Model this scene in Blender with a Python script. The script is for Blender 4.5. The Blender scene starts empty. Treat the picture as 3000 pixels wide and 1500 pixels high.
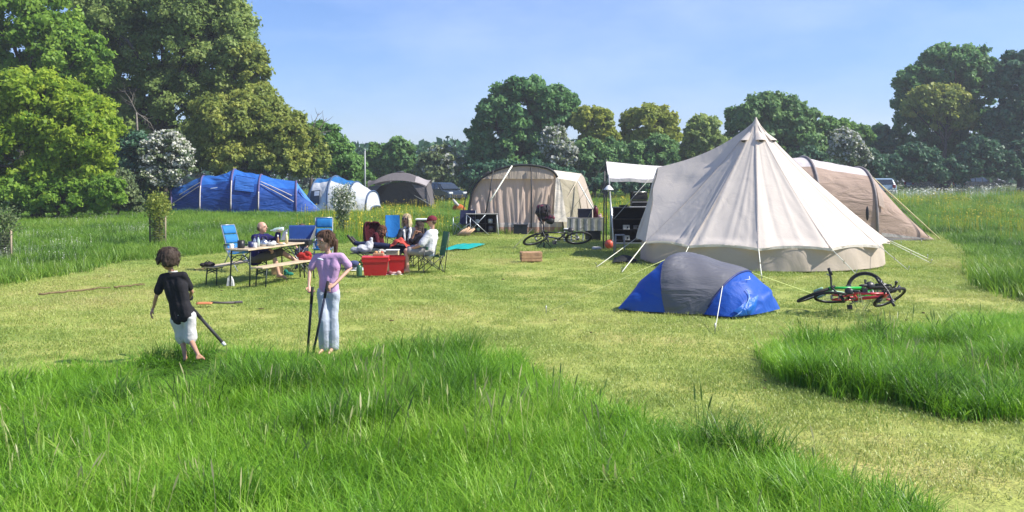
import bpy, bmesh, math, random
import numpy as np
from mathutils import Vector, Matrix, Quaternion, noise as mnoise

# ------------------------------------------------------------------ camera, light, exposure
SC = bpy.context.scene
F, EYE, YH = 2600.0, 1.8, 530.0            # focal length in photo pixels, eye height, horizon row
cam_d = bpy.data.cameras.new('camera')
cam = bpy.data.objects.new('camera', cam_d)
SC.collection.objects.link(cam)
SC.camera = cam
cam.location = (0, 0, EYE)
cam.rotation_euler = (math.radians(90), 0, 0)
cam_d.sensor_width = 36.0
cam_d.lens = 36.0 * F / 3000.0
cam_d.shift_y = -(750.0 - YH) / 3000.0
cam_d.clip_start = 0.05
cam_d.clip_end = 6000

SUN_EL, SUN_AZ = math.radians(45), math.radians(-9)      # azimuth from +X towards +Y
to_sun = Vector((math.cos(SUN_AZ) * math.cos(SUN_EL), math.sin(SUN_AZ) * math.cos(SUN_EL), math.sin(SUN_EL)))
sun_d = bpy.data.lights.new('sun', 'SUN')
sun_d.energy = 4.6
sun_d.angle = math.radians(0.5)
sun_d.color = (1.0, 0.95, 0.86)
sun = bpy.data.objects.new('sun', sun_d)
SC.collection.objects.link(sun)
sun.rotation_euler = (-to_sun).to_track_quat('-Z', 'Y').to_euler()
sun.location = (30, 0, 60)

world = bpy.data.worlds.new('World')
SC.world = world
world.use_nodes = True
wn, wl = world.node_tree.nodes, world.node_tree.links
wn.clear()
sky = wn.new('ShaderNodeTexSky')
sky.sky_type = 'NISHITA'
sky.sun_disc = False
sky.sun_elevation = SUN_EL
sky.sun_rotation = math.radians(90) - SUN_AZ
sky.altitude = 50
sky.air_density = 1.25
sky.dust_density = 0.25
sky.ozone_density = 5.0
tc = wn.new('ShaderNodeTexCoord')
mp = wn.new('ShaderNodeMapping')
mp.inputs['Scale'].default_value = (2.2, 2.2, 6.5)
mp.inputs['Location'].default_value = (0.15, 0.9, 0.55)
nz = wn.new('ShaderNodeTexNoise')
nz.inputs['Scale'].default_value = 1.35
nz.inputs['Detail'].default_value = 7
nz.inputs['Roughness'].default_value = 0.56
rp = wn.new('ShaderNodeValToRGB')
rp.color_ramp.elements[0].position = 0.42
rp.color_ramp.elements[1].position = 0.74
rp.color_ramp.elements[1].color = (0.27, 0.27, 0.27, 1)
mx = wn.new('ShaderNodeMixRGB')
mx.inputs['Color2'].default_value = (9.5, 9.3, 9.6, 1)
bg = wn.new('ShaderNodeBackground')
bg.inputs['Strength'].default_value = 0.145
wo = wn.new('ShaderNodeOutputWorld')
wl.new(tc.outputs['Generated'], mp.inputs['Vector'])
wl.new(mp.outputs['Vector'], nz.inputs['Vector'])
wl.new(nz.outputs['Fac'], rp.inputs['Fac'])
wl.new(rp.outputs['Color'], mx.inputs['Fac'])
wl.new(sky.outputs['Color'], mx.inputs['Color1'])
ti = wn.new('ShaderNodeMixRGB'); ti.blend_type = 'MULTIPLY'; ti.inputs['Fac'].default_value = 1.0
ti.inputs['Color2'].default_value = (0.42, 0.475, 0.66, 1)
wl.new(mx.outputs['Color'], ti.inputs['Color1'])
wl.new(ti.outputs['Color'], bg.inputs['Color'])
wl.new(bg.outputs['Background'], wo.inputs['Surface'])

SC.view_settings.view_transform = 'Standard'
SC.view_settings.look = 'None'
SC.view_settings.exposure = 0.88
SC.view_settings.gamma = 1.0
SC.view_settings.use_curve_mapping = False
SC.render.engine = 'CYCLES'
SC.cycles.use_denoising = True
SC.cycles.max_bounces = 8
SC.cycles.transparent_max_bounces = 8
SC.cycles.sample_clamp_indirect = 6

# ------------------------------------------------------------------ helpers
random.seed(11)
RNG = np.random.default_rng(11)
PI = math.pi

def smooth(a, b, x):
    t = np.clip((x - a) / (b - a), 0, 1)
    return t * t * (3 - 2 * t)

def th(x, y):
    """ground height"""
    return 0.45 * smooth(42, 100, y) + 0.25 * smooth(8, 30, x) * smooth(28, 60, y)

def P(px, py, d):
    """a photo pixel at distance d as a place in the field"""
    return Vector(((px - 1500) * d / F, d, EYE - (py - YH) * d / F))

def G(px, py):
    """where the ground lies under a photo pixel"""
    d = F * EYE / max(py - YH, 4.0)
    for _ in range(12):
        z = float(th((px - 1500) * d / F, d))
        d = F * (EYE - z) / max(py - YH, 4.0)
    x = (px - 1500) * d / F
    return Vector((x, d, float(th(x, d))))

def lerp(a, b, t):
    return a + (b - a) * t

def hash2(ix, iy, seed):
    h = (ix.astype(np.int64) * 374761393 + iy.astype(np.int64) * 668265263 + seed * 1442695041) & 0xFFFFFFFF
    h = ((h ^ (h >> 13)) * 1274126177) & 0xFFFFFFFF
    return ((h ^ (h >> 16)) & 0xFFFF) / 65535.0

def vnoise(x, y, seed=0):
    x = np.asarray(x, float); y = np.asarray(y, float)
    ix, iy = np.floor(x), np.floor(y)
    fx, fy = x - ix, y - iy
    fx = fx * fx * (3 - 2 * fx); fy = fy * fy * (3 - 2 * fy)
    a, b = hash2(ix, iy, seed), hash2(ix + 1, iy, seed)
    c, d = hash2(ix, iy + 1, seed), hash2(ix + 1, iy + 1, seed)
    return (a * (1 - fx) + b * fx) * (1 - fy) + (c * (1 - fx) + d * fx) * fy

def fbm(x, y, seed=0, octv=3):
    s, a, t = 0, 0.5, 0
    for o in range(octv):
        s = s + a * vnoise(np.asarray(x) * 2 ** o, np.asarray(y) * 2 ** o, seed + o)
        t += a; a *= 0.5
    return s / t

def tag(o, label=None, cat=None, group=None, kind=None):
    if label: o['label'] = label
    if cat: o['category'] = cat
    if group: o['group'] = group
    if kind: o['kind'] = kind
    return o

def thing(name, label, cat, loc=(0, 0, 0), rz=0.0, group=None):
    o = bpy.data.objects.new(name, None)
    o.empty_display_size = 0.2
    SC.collection.objects.link(o)
    o.location = loc
    o.rotation_euler = (0, 0, rz)
    return tag(o, label, cat, group)

def link(name, me, mat=None, parent=None, smooth_=True):
    o = bpy.data.objects.new(name, me)
    SC.collection.objects.link(o)
    if mat is not None and not me.materials:
        me.materials.append(mat)
    if parent is not None:
        o.parent = parent
    if smooth_:
        me.polygons.foreach_set('use_smooth', np.ones(len(me.polygons), bool))
    return o

def copy_tree(o, parent=None):
    c = o.copy()
    SC.collection.objects.link(c)
    c.parent = parent
    for ch in o.children:
        copy_tree(ch, c)
    return c

def root_loc(o):
    while o is not None and o.parent is not None:
        o = o.parent
    return Vector(o.location) if o is not None else Vector((0, 0, 0))

class MB:
    """collects boxes, tubes, balls and sheets, and links them as ONE mesh object"""
    def __init__(self):
        self.v, self.f, self.sm = [], [], []
    def add(self, vs, fs, sm=False):
        n = len(self.v)
        self.v += [Vector(v) for v in vs]
        self.f += [tuple(i + n for i in f) for f in fs]
        self.sm += [sm] * len(fs)
        return self
    def box(self, c, s, rz=0.0, M=None, bevel=0.0):
        x, y, z = (q / 2 for q in s)
        b = min(bevel, x * .9, y * .9, z * .9)
        M = M or Matrix.Rotation(rz, 3, 'Z')
        c = Vector(c)
        if b <= 0:
            vs = [Vector((i * x, j * y, k * z)) for k in (-1, 1) for j in (-1, 1) for i in (-1, 1)]
            fs = [(0, 2, 3, 1), (4, 5, 7, 6), (0, 1, 5, 4), (2, 6, 7, 3), (0, 4, 6, 2), (1, 3, 7, 5)]
        else:
            bm = bmesh.new()
            bmesh.ops.create_cube(bm, size=2)
            for v in bm.verts: v.co = Vector((v.co.x * x, v.co.y * y, v.co.z * z))
            bmesh.ops.bevel(bm, geom=list(bm.edges), offset=b, segments=2, affect='EDGES', profile=.5)
            bm.verts.index_update()
            vs = [v.co.copy() for v in bm.verts]; fs = [tuple(v.index for v in f.verts) for f in bm.faces]
            bm.free()
        return self.add([M @ v + c for v in vs], fs)
    def tube(self, pts, r, seg=6, cap=True):
        pts = [Vector(p) for p in pts]
        rs = r if isinstance(r, (list, tuple)) else [r] * len(pts)
        n = len(pts)
        up = None
        vs, fs = [], []
        for i, p in enumerate(pts):
            t = (pts[min(i + 1, n - 1)] - pts[max(i - 1, 0)])
            if t.length < 1e-9: t = Vector((0, 0, 1))
            t.normalize()
            if up is None or abs(up.dot(t)) > .98:
                up = Vector((0, 0, 1)) if abs(t.z) < .9 else Vector((1, 0, 0))
            a = t.cross(up).normalized(); b = a.cross(t).normalized(); up = b
            for k in range(seg):
                w = 2 * PI * k / seg
                vs.append(p + (a * math.cos(w) + b * math.sin(w)) * rs[i])
        for i in range(n - 1):
            for k in range(seg):
                k2 = (k + 1) % seg
                fs.append((i * seg + k, i * seg + k2, (i + 1) * seg + k2, (i + 1) * seg + k))
        if cap:
            fs.append(tuple(range(seg - 1, -1, -1)))
            fs.append(tuple((n - 1) * seg + k for k in range(seg)))
        return self.add(vs, fs, seg > 4)
    def ball(self, c, r, nu=12, nv=8, M=None, zcut=None):
        rx, ry, rz = r if isinstance(r, (list, tuple)) else (r, r, r)
        c = Vector(c); vs, fs = [], []
        for j in range(nv + 1):
            a = PI * j / nv
            if zcut is not None: a = zcut[0] + (zcut[1] - zcut[0]) * j / nv
            for i in range(nu):
                w = 2 * PI * i / nu
                v = Vector((rx * math.sin(a) * math.cos(w), ry * math.sin(a) * math.sin(w), rz * math.cos(a)))
                vs.append((M @ v if M else v) + c)
        for j in range(nv):
            for i in range(nu):
                i2 = (i + 1) % nu
                fs.append((j * nu + i, (j + 1) * nu + i, (j + 1) * nu + i2, j * nu + i2))
        return self.add(vs, fs, True)
    def lathe(self, c, prof, seg=14, M=None):
        """prof: (radius, z) pairs"""
        c = Vector(c); vs, fs = [], []
        for r, z in prof:
            for i in range(seg):
                w = 2 * PI * i / seg
                v = Vector((r * math.cos(w), r * math.sin(w), z))
                vs.append((M @ v if M else v) + c)
        for j in range(len(prof) - 1):
            for i in range(seg):
                i2 = (i + 1) % seg
                fs.append((j * seg + i, j * seg + i2, (j + 1) * seg + i2, (j + 1) * seg + i))
        return self.add(vs, fs, True)
    def torus(self, c, R, r, M=None, n=28, seg=6):
        c = Vector(c); vs, fs = [], []
        for i in range(n):
            w = 2 * PI * i / n
            for k in range(seg):
                q = 2 * PI * k / seg
                v = Vector(((R + r * math.cos(q)) * math.cos(w), (R + r * math.cos(q)) * math.sin(w), r * math.sin(q)))
                vs.append((M @ v if M else v) + c)
        for i in range(n):
            for k in range(seg):
                i2, k2 = (i + 1) % n, (k + 1) % seg
                fs.append((i * seg + k, i2 * seg + k, i2 * seg + k2, i * seg + k2))
        return self.add(vs, fs, True)
    def sheet(self, f, nu, nv):
        vs = [f(i / nu, j / nv) for j in range(nv + 1) for i in range(nu + 1)]
        w = nu + 1
        fs = [(j * w + i, j * w + i + 1, (j + 1) * w + i + 1, (j + 1) * w + i) for j in range(nv) for i in range(nu)]
        return self.add(vs, fs, True)
    def poly(self, pts):
        return self.add(pts, [tuple(range(len(pts)))])
    def prism(self, outline, axis_vec):
        """a flat outline given thickness along axis_vec"""
        a = Vector(axis_vec); n = len(outline)
        vs = [Vector(p) for p in outline] + [Vector(p) + a for p in outline]
        fs = [tuple(range(n - 1, -1, -1)), tuple(range(n, 2 * n))]
        fs += [(i, (i + 1) % n, n + (i + 1) % n, n + i) for i in range(n)]
        return self.add(vs, fs)
    def build(self, name, mat, parent=None, world=False, thick=0.0):
        off = root_loc(parent) if world else Vector((0, 0, 0))
        me = bpy.data.meshes.new(name)
        me.from_pydata([v - off for v in self.v], [], self.f)
        me.update()
        bm = bmesh.new(); bm.from_mesh(me)
        bmesh.ops.recalc_face_normals(bm, faces=bm.faces)
        if thick:
            bmesh.ops.solidify(bm, geom=list(bm.faces), thickness=thick)
        bm.to_mesh(me); bm.free()
        if not thick and len(me.polygons) == len(self.sm):
            me.polygons.foreach_set('use_smooth', np.array(self.sm, bool))
        elif thick:
            me.polygons.foreach_set('use_smooth', np.ones(len(me.polygons), bool))
        return link(name, me, mat, parent, smooth_=False)

# ------------------------------------------------------------------ materials
_M = {}
def nodes_of(name):
    m = bpy.data.materials.new(name)
    m.use_nodes = True
    nt = m.node_tree
    nt.nodes.clear()
    out = nt.nodes.new('ShaderNodeOutputMaterial')
    return m, nt, nt.nodes, nt.links, out

def mat(name, col, rough=0.6, var=0.18, scale=14.0, metal=0.0, bump=0.15, spec=0.35, bscale=None, coords='Object'):
    """painted, plastic, metal, wooden things: colour with grain and fine relief"""
    if name in _M: return _M[name]
    m, nt, N, L, out = nodes_of(name)
    b = N.new('ShaderNodeBsdfPrincipled')
    t = N.new('ShaderNodeTexCoord')
    n = N.new('ShaderNodeTexNoise'); n.inputs['Scale'].default_value = scale; n.inputs['Detail'].default_value = 5
    r = N.new('ShaderNodeValToRGB')
    lo = [max(0, c * (1 - var)) for c in col]; hi = [min(1, c * (1 + var)) for c in col]
    r.color_ramp.elements[0].position = .3; r.color_ramp.elements[1].position = .7
    r.color_ramp.elements[0].color = (*lo, 1); r.color_ramp.elements[1].color = (*hi, 1)
    L.new(t.outputs[coords], n.inputs['Vector']); L.new(n.outputs['Fac'], r.inputs['Fac'])
    L.new(r.outputs['Color'], b.inputs['Base Color'])
    b.inputs['Roughness'].default_value = rough
    b.inputs['Metallic'].default_value = metal
    b.inputs['Specular IOR Level'].default_value = spec
    if bump:
        n2 = N.new('ShaderNodeTexNoise'); n2.inputs['Scale'].default_value = bscale or scale * 4; n2.inputs['Detail'].default_value = 3
        bp = N.new('ShaderNodeBump'); bp.inputs['Strength'].default_value = bump; bp.inputs['Distance'].default_value = .01
        L.new(t.outputs[coords], n2.inputs['Vector']); L.new(n2.outputs['Fac'], bp.inputs['Height'])
        L.new(bp.outputs['Normal'], b.inputs['Normal'])
    L.new(b.outputs['BSDF'], out.inputs['Surface'])
    _M[name] = m
    return m

def cloth(name, col, trans=0.25, rough=0.75, var=0.08, wrinkle=0.35, wscale=3.0, gloss=0.15, tcol=None, stretch=(1, 1, 1)):
    """tent and garment cloth: lets some light through, creased"""
    if name in _M: return _M[name]
    m, nt, N, L, out = nodes_of(name)
    b = N.new('ShaderNodeBsdfPrincipled')
    tr = N.new('ShaderNodeBsdfTranslucent')
    mx = N.new('ShaderNodeMixShader'); mx.inputs['Fac'].default_value = trans
    t = N.new('ShaderNodeTexCoord')
    mpn = N.new('ShaderNodeMapping'); mpn.inputs['Scale'].default_value = stretch
    L.new(t.outputs['Object'], mpn.inputs['Vector'])
    n = N.new('ShaderNodeTexNoise'); n.inputs['Scale'].default_value = wscale * .8; n.inputs['Detail'].default_value = 6
    r = N.new('ShaderNodeValToRGB')
    r.color_ramp.elements[0].position = .3; r.color_ramp.elements[1].position = .7
    r.color_ramp.elements[0].color = (*[c * (1 - var) for c in col], 1)
    r.color_ramp.elements[1].color = (*[min(1, c * (1 + var)) for c in col], 1)
    L.new(mpn.outputs['Vector'], n.inputs['Vector']); L.new(n.outputs['Fac'], r.inputs['Fac'])
    L.new(r.outputs['Color'], b.inputs['Base Color'])
    tr.inputs['Color'].default_value = (*(tcol or col), 1)
    b.inputs['Roughness'].default_value = rough
    b.inputs['Specular IOR Level'].default_value = gloss
    w = N.new('ShaderNodeTexNoise'); w.inputs['Scale'].default_value = wscale; w.inputs['Detail'].default_value = 4
    w.inputs['Distortion'].default_value = 1.2
    w2 = N.new('ShaderNodeTexNoise'); w2.inputs['Scale'].default_value = wscale * 22; w2.inputs['Detail'].default_value = 2
    ad = N.new('ShaderNodeMath'); ad.operation = 'MULTIPLY_ADD'; ad.inputs[1].default_value = .06
    L.new(mpn.outputs['Vector'], w.inputs['Vector']); L.new(mpn.outputs['Vector'], w2.inputs['Vector'])
    L.new(w2.outputs['Fac'], ad.inputs[0]); L.new(w.outputs['Fac'], ad.inputs[2])
    bp = N.new('ShaderNodeBump'); bp.inputs['Strength'].default_value = wrinkle; bp.inputs['Distance'].default_value = .12 / wscale * 3
    L.new(ad.outputs[0], bp.inputs['Height'])
    L.new(bp.outputs['Normal'], b.inputs['Normal']); L.new(bp.outputs['Normal'], tr.inputs['Normal'])
    L.new(b.outputs['BSDF'], mx.inputs[1]); L.new(tr.outputs['BSDF'], mx.inputs[2])
    L.new(mx.outputs[0], out.inputs['Surface'])
    _M[name] = m
    return m

def leafmat(name, c1, c2, c3, trans=0.32, gloss=.25, gain=1.95):
    """leaves; the attribute rnd picks each leaf's own green"""
    if name in _M: return _M[name]
    c1, c2, c3 = (tuple(min(.9, q * gain) for q in c) for c in (c1, c2, c3))
    m, nt, N, L, out = nodes_of(name)
    a = N.new('ShaderNodeAttribute'); a.attribute_name = 'rnd'
    r = N.new('ShaderNodeValToRGB')
    r.color_ramp.elements[0].color = (*c1, 1)
    r.color_ramp.elements[1].color = (*c3, 1)
    e = r.color_ramp.elements.new(.5); e.color = (*c2, 1)
    L.new(a.outputs['Fac'], r.inputs['Fac'])
    b = N.new('ShaderNodeBsdfPrincipled'); b.inputs['Roughness'].default_value = .5
    b.inputs['Specular IOR Level'].default_value = gloss
    tr = N.new('ShaderNodeBsdfTranslucent')
    hs = N.new('ShaderNodeHueSaturation'); hs.inputs['Value'].default_value = 1.25; hs.inputs['Hue'].default_value = .485
    mx = N.new('ShaderNodeMixShader'); mx.inputs['Fac'].default_value = min(.55, trans * 1.3)
    L.new(r.outputs['Color'], b.inputs['Base Color']); L.new(r.outputs['Color'], hs.inputs['Color'])
    L.new(hs.outputs['Color'], tr.inputs['Color'])
    L.new(b.outputs['BSDF'], mx.inputs[1]); L.new(tr.outputs['BSDF'], mx.inputs[2])
    L.new(mx.outputs[0], out.inputs['Surface'])
    _M[name] = m
    return m

def grassmat(name, dark, mid, light, dry, trans=.35):
    """blades; tint (per tuft) and col (per blade, along the blade) pick the colour"""
    m, nt, N, L, out = nodes_of(name)
    ai = N.new('ShaderNodeAttribute'); ai.attribute_type = 'INSTANCER'; ai.attribute_name = 'tint'
    ac = N.new('ShaderNodeAttribute'); ac.attribute_name = 'col'
    sp = N.new('ShaderNodeSeparateColor')
    L.new(ac.outputs['Color'], sp.inputs['Color'])
    ad = N.new('ShaderNodeMath'); ad.operation = 'MULTIPLY_ADD'; ad.inputs[1].default_value = .34
    L.new(sp.outputs['Red'], ad.inputs[0])
    mu = N.new('ShaderNodeMath'); mu.operation = 'MULTIPLY'; mu.inputs[1].default_value = .72
    L.new(ai.outputs['Fac'], mu.inputs[0]); L.new(mu.outputs[0], ad.inputs[2])
    r = N.new('ShaderNodeValToRGB')
    r.color_ramp.elements[0].color = (*dark, 1); r.color_ramp.elements[0].position = .12
    r.color_ramp.elements[1].color = (*dry, 1); r.color_ramp.elements[1].position = 1
    e = r.color_ramp.elements.new(.42); e.color = (*mid, 1)
    e = r.color_ramp.elements.new(.78); e.color = (*light, 1)
    L.new(ad.outputs[0], r.inputs['Fac'])
    b = N.new('ShaderNodeBsdfPrincipled'); b.inputs['Roughness'].default_value = .42; b.inputs['Specular IOR Level'].default_value = .4
    tr = N.new('ShaderNodeBsdfTranslucent')
    mx = N.new('ShaderNodeMixShader'); mx.inputs['Fac'].default_value = trans
    L.new(r.outputs['Color'], b.inputs['Base Color']); L.new(r.outputs['Color'], tr.inputs['Color'])
    L.new(b.outputs['BSDF'], mx.inputs[1]); L.new(tr.outputs['BSDF'], mx.inputs[2])
    L.new(mx.outputs[0], out.inputs['Surface'])
    return m

def fused(mb, voxel, smooth_it=6, crease=0.0, cscale=9.0, seed=0, extra=None):
    """melts overlapping volumes into one continuous skin"""
    me = bpy.data.meshes.new('fuse'); me.from_pydata(mb.v, [], mb.f); me.update()
    bm = bmesh.new(); bm.from_mesh(me); bmesh.ops.recalc_face_normals(bm, faces=bm.faces); bm.to_mesh(me); bm.free()
    o = bpy.data.objects.new('fuse', me); SC.collection.objects.link(o)
    r = o.modifiers.new('r', 'REMESH'); r.mode = 'VOXEL'; r.voxel_size = voxel
    s = o.modifiers.new('s', 'SMOOTH'); s.factor = .5; s.iterations = smooth_it
    dg = bpy.context.evaluated_depsgraph_get(); dg.update()
    out = bpy.data.meshes.new_from_object(o.evaluated_get(dg))
    bpy.data.objects.remove(o); bpy.data.meshes.remove(me)
    if crease and len(out.vertices):
        n = len(out.vertices)
        co = np.empty(n * 3, np.float32); out.vertices.foreach_get('co', co); co = co.reshape(-1, 3)
        no = np.empty(n * 3, np.float32); out.vertices.foreach_get('normal', no); no = no.reshape(-1, 3)
        q = co * cscale
        a = vnoise(q[:, 0] + q[:, 1] * .6, q[:, 2] * 1.6 + q[:, 1] * .4, seed) + vnoise(q[:, 0] * .7 + q[:, 2] * .9 + 9, q[:, 1] + q[:, 2] * .6, seed + 3) - 1
        a = np.sign(a) * np.abs(a) ** .7
        co += no * (a * crease)[:, None]
        out.vertices.foreach_set('co', co.ravel()); out.update()
    if extra is not None and extra.v:
        vs = [v.co.copy() for v in out.vertices]; fs = [tuple(p.vertices) for p in out.polygons]
        n = len(vs)
        new = bpy.data.meshes.new('fuse')
        new.from_pydata(vs + extra.v, [], fs + [tuple(i + n for i in f) for f in extra.f]); new.update()
        bpy.data.meshes.remove(out); out = new
    return out


# ------------------------------------------------------------------ ground and grass
NEAR = [(-900, 1180), (0, 1138), (300, 1095), (480, 1052), (560, 1042), (830, 1050), (1000, 1046), (1100, 1030), (1350, 1036), (1480, 1062), (1560, 1120),
        (1750, 1205), (2000, 1290), (2300, 1372), (2500, 1440), (2720, 1525), (2950, 1640), (3250, 1850), (-900, 1850)]
RIGHT = [(2235, 1055), (2330, 1125), (2500, 1165), (2600, 1168), (2700, 1200), (2850, 1222), (3000, 1222), (3600, 1240), (3600, 950),
         (3000, 935), (2850, 955), (2700, 975), (2500, 985), (2350, 1002), (2260, 1035)]
MEADOW = [(-1200, 860), (0, 833), (150, 812), (280, 785), (290, 772), (480, 755), (680, 738), (850, 726), (980, 715), (1100, 700), (1330, 690),
          (1370, 684), (1640, 684), (1750, 690), (1900, 690), (2600, 668), (2690, 672), (2760, 690), (2830, 720), (2868, 765), (2850, 805),
          (2900, 845), (2960, 875), (3100, 885), (4200, 890), (4200, 533), (-1200, 533)]

def inpoly(poly, px, py):
    r = np.zeros(len(px), bool)
    n = len(poly)
    for i in range(n):
        x1, y1 = poly[i]; x2, y2 = poly[(i + 1) % n]
        if y1 == y2: continue
        c = ((y1 > py) != (y2 > py)) & (px < (x2 - x1) * (py - y1) / (y2 - y1) + x1)
        r ^= c
    return r

def topx(x, y):
    return 1500 + F * x / y, YH + F * EYE / y

def region(x, y, wob=0.10):
    wx = x + (fbm(x * 2.2, y * 2.2, 5) - .5) * wob * 4
    wy = y + (fbm(x * 2.2, y * 2.2, 9) - .5) * wob * 4
    px, py = topx(wx, wy)
    return inpoly(NEAR, px, py), inpoly(RIGHT, px, py), inpoly(MEADOW, px, py)

def build_ground():
    ds = np.concatenate([np.geomspace(1.2, 60, 340), np.geomspace(62, 1500, 50)])
    us = np.linspace(-1900, 1900, 380) / F
    D, U = np.meshgrid(ds, us, indexing='ij')
    X = U * (D + 12) * np.where(D > 60, 1 + (D - 60) / 900, 1); Y = D
    bump = (fbm(X * 1.7, Y * 1.7, 3) - .5) * .05 + (fbm(X * .35, Y * .35, 4) - .5) * .06
    Z = th(X, Y) + np.where(D < 60, bump, 0) - .03
    nr, nc = D.shape
    co = np.stack([X, Y, Z], -1).reshape(-1, 3)
    idx = np.arange(nr * nc).reshape(nr, nc)
    q = np.stack([idx[:-1, :-1], idx[:-1, 1:], idx[1:, 1:], idx[1:, :-1]], -1).reshape(-1, 4)
    me = bpy.data.meshes.new('ground')
    me.vertices.add(len(co)); me.vertices.foreach_set('co', co.ravel())
    me.loops.add(q.size); me.loops.foreach_set('vertex_index', q.ravel())
    me.polygons.add(len(q)); me.polygons.foreach_set('loop_start', np.arange(0, q.size, 4)); 
    me.update(calc_edges=True)
    a, b, c = region(co[:, 0], co[:, 1])
    long_ = (a | b | c).astype(float)
    at = me.attributes.new('long', 'FLOAT', 'POINT'); at.data.foreach_set('value', long_)
    m, nt, N, L, out = nodes_of('ground_turf')
    t = N.new('ShaderNodeTexCoord')
    def noise(s, d=5):
        n = N.new('ShaderNodeTexNoise'); n.inputs['Scale'].default_value = s; n.inputs['Detail'].default_value = d
        L.new(t.outputs['Object'], n.inputs['Vector']); return n
    def ramp(n, stops):
        r = N.new('ShaderNodeValToRGB')
        r.color_ramp.elements[0].position, r.color_ramp.elements[0].color = stops[0][0], (*stops[0][1], 1)
        r.color_ramp.elements[1].position, r.color_ramp.elements[1].color = stops[-1][0], (*stops[-1][1], 1)
        for p_, c_ in stops[1:-1]:
            e = r.color_ramp.elements.new(p_); e.color = (*c_, 1)
        L.new(n.outputs['Fac'], r.inputs['Fac']); return r
    lawn = ramp(noise(.55), [(.30, (.17, .24, .05)), (.46, (.28, .325, .08)), (.60, (.36, .365, .11)), (.76, (.46, .385, .17))])
    fine = ramp(noise(16, 8), [(.25, (.62, .62, .6)), (.5, (.95, .97, .95)), (.75, (1.25, 1.2, 1.1))])
    mu = N.new('ShaderNodeMixRGB'); mu.blend_type = 'MULTIPLY'; mu.inputs['Fac'].default_value = .8
    L.new(lawn.outputs['Color'], mu.inputs['Color1']); L.new(fine.outputs['Color'], mu.inputs['Color2'])
    soil = ramp(noise(1.3), [(.3, (.05, .085, .018)), (.7, (.09, .12, .03))])
    mx = N.new('ShaderNodeMixRGB')
    aa = N.new('ShaderNodeAttribute'); aa.attribute_name = 'long'
    L.new(aa.outputs['Fac'], mx.inputs['Fac']); L.new(mu.outputs['Color'], mx.inputs['Color1']); L.new(soil.outputs['Color'], mx.inputs['Color2'])
    b = N.new('ShaderNodeBsdfPrincipled'); b.inputs['Roughness'].default_value = .9; b.inputs['Specular IOR Level'].default_value = .1
    bp = N.new('ShaderNodeBump'); bp.inputs['Strength'].default_value = .7; bp.inputs['Distance'].default_value = .03
    L.new(noise(30, 6).outputs['Fac'], bp.inputs['Height']); L.new(bp.outputs['Normal'], b.inputs['Normal'])
    L.new(mx.outputs['Color'], b.inputs['Base Color']); L.new(b.outputs['BSDF'], out.inputs['Surface'])
    o = link('ground', me, m)
    tag(o, 'mown camping field with straw yellow turf between long grass', None, None, 'structure')
build_ground()

def tuft(name, n, rad, h, w, bend, seg, mat_, seed, seedhead=0.0):
    """a tuft of bent tapering blades, only used as a source for the grass"""
    r = np.random.default_rng(seed)
    V, Fc, C = [], [], []
    for i in range(n):
        a = r.uniform(0, 2 * PI); q = rad * math.sqrt(r.uniform())
        x, y = q * math.cos(a), q * math.sin(a)
        hh = h * r.uniform(.5, 1.15); yaw = r.uniform(0, 2 * PI); bd = bend * r.uniform(.2, 1.5) * hh
        ca, sa = math.cos(yaw), math.sin(yaw); ww = w * r.uniform(.6, 1.3)
        br = r.uniform(); base = len(V)
        lx, ly = r.normal(0, .12, 2)
        for s in range(seg + 1):
            t = s / seg
            px, py = x + ca * bd * t ** 2.2 + lx * t * hh, y + sa * bd * t ** 2.2 + ly * t * hh
            pz = hh * (t - .18 * bend * t ** 3)
            wd = ww * (1 - t ** 1.6) * .5
            if s == seg:
                V.append((px, py, pz)); C.append((br, t, 0, 1))
            else:
                V.append((px - sa * wd, py + ca * wd, pz)); V.append((px + sa * wd, py - ca * wd, pz))
                C += [(br, t, 0, 1)] * 2
        for s in range(seg):
            k = base + 2 * s
            if s == seg - 1: Fc.append((k, k + 1, k + 2))
            else: Fc.append((k, k + 1, k + 3, k + 2))
    me = bpy.data.meshes.new(name)
    me.from_pydata(V, [], Fc); me.update()
    ca_ = me.color_attributes.new('col', 'FLOAT_COLOR', 'POINT')
    ca_.data.foreach_set('color', np.array(C, np.float32).ravel())
    me.materials.append(mat_)
    me.polygons.foreach_set('use_smooth', np.ones(len(me.polygons), bool))
    return bpy.data.objects.new(name, me)

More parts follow.
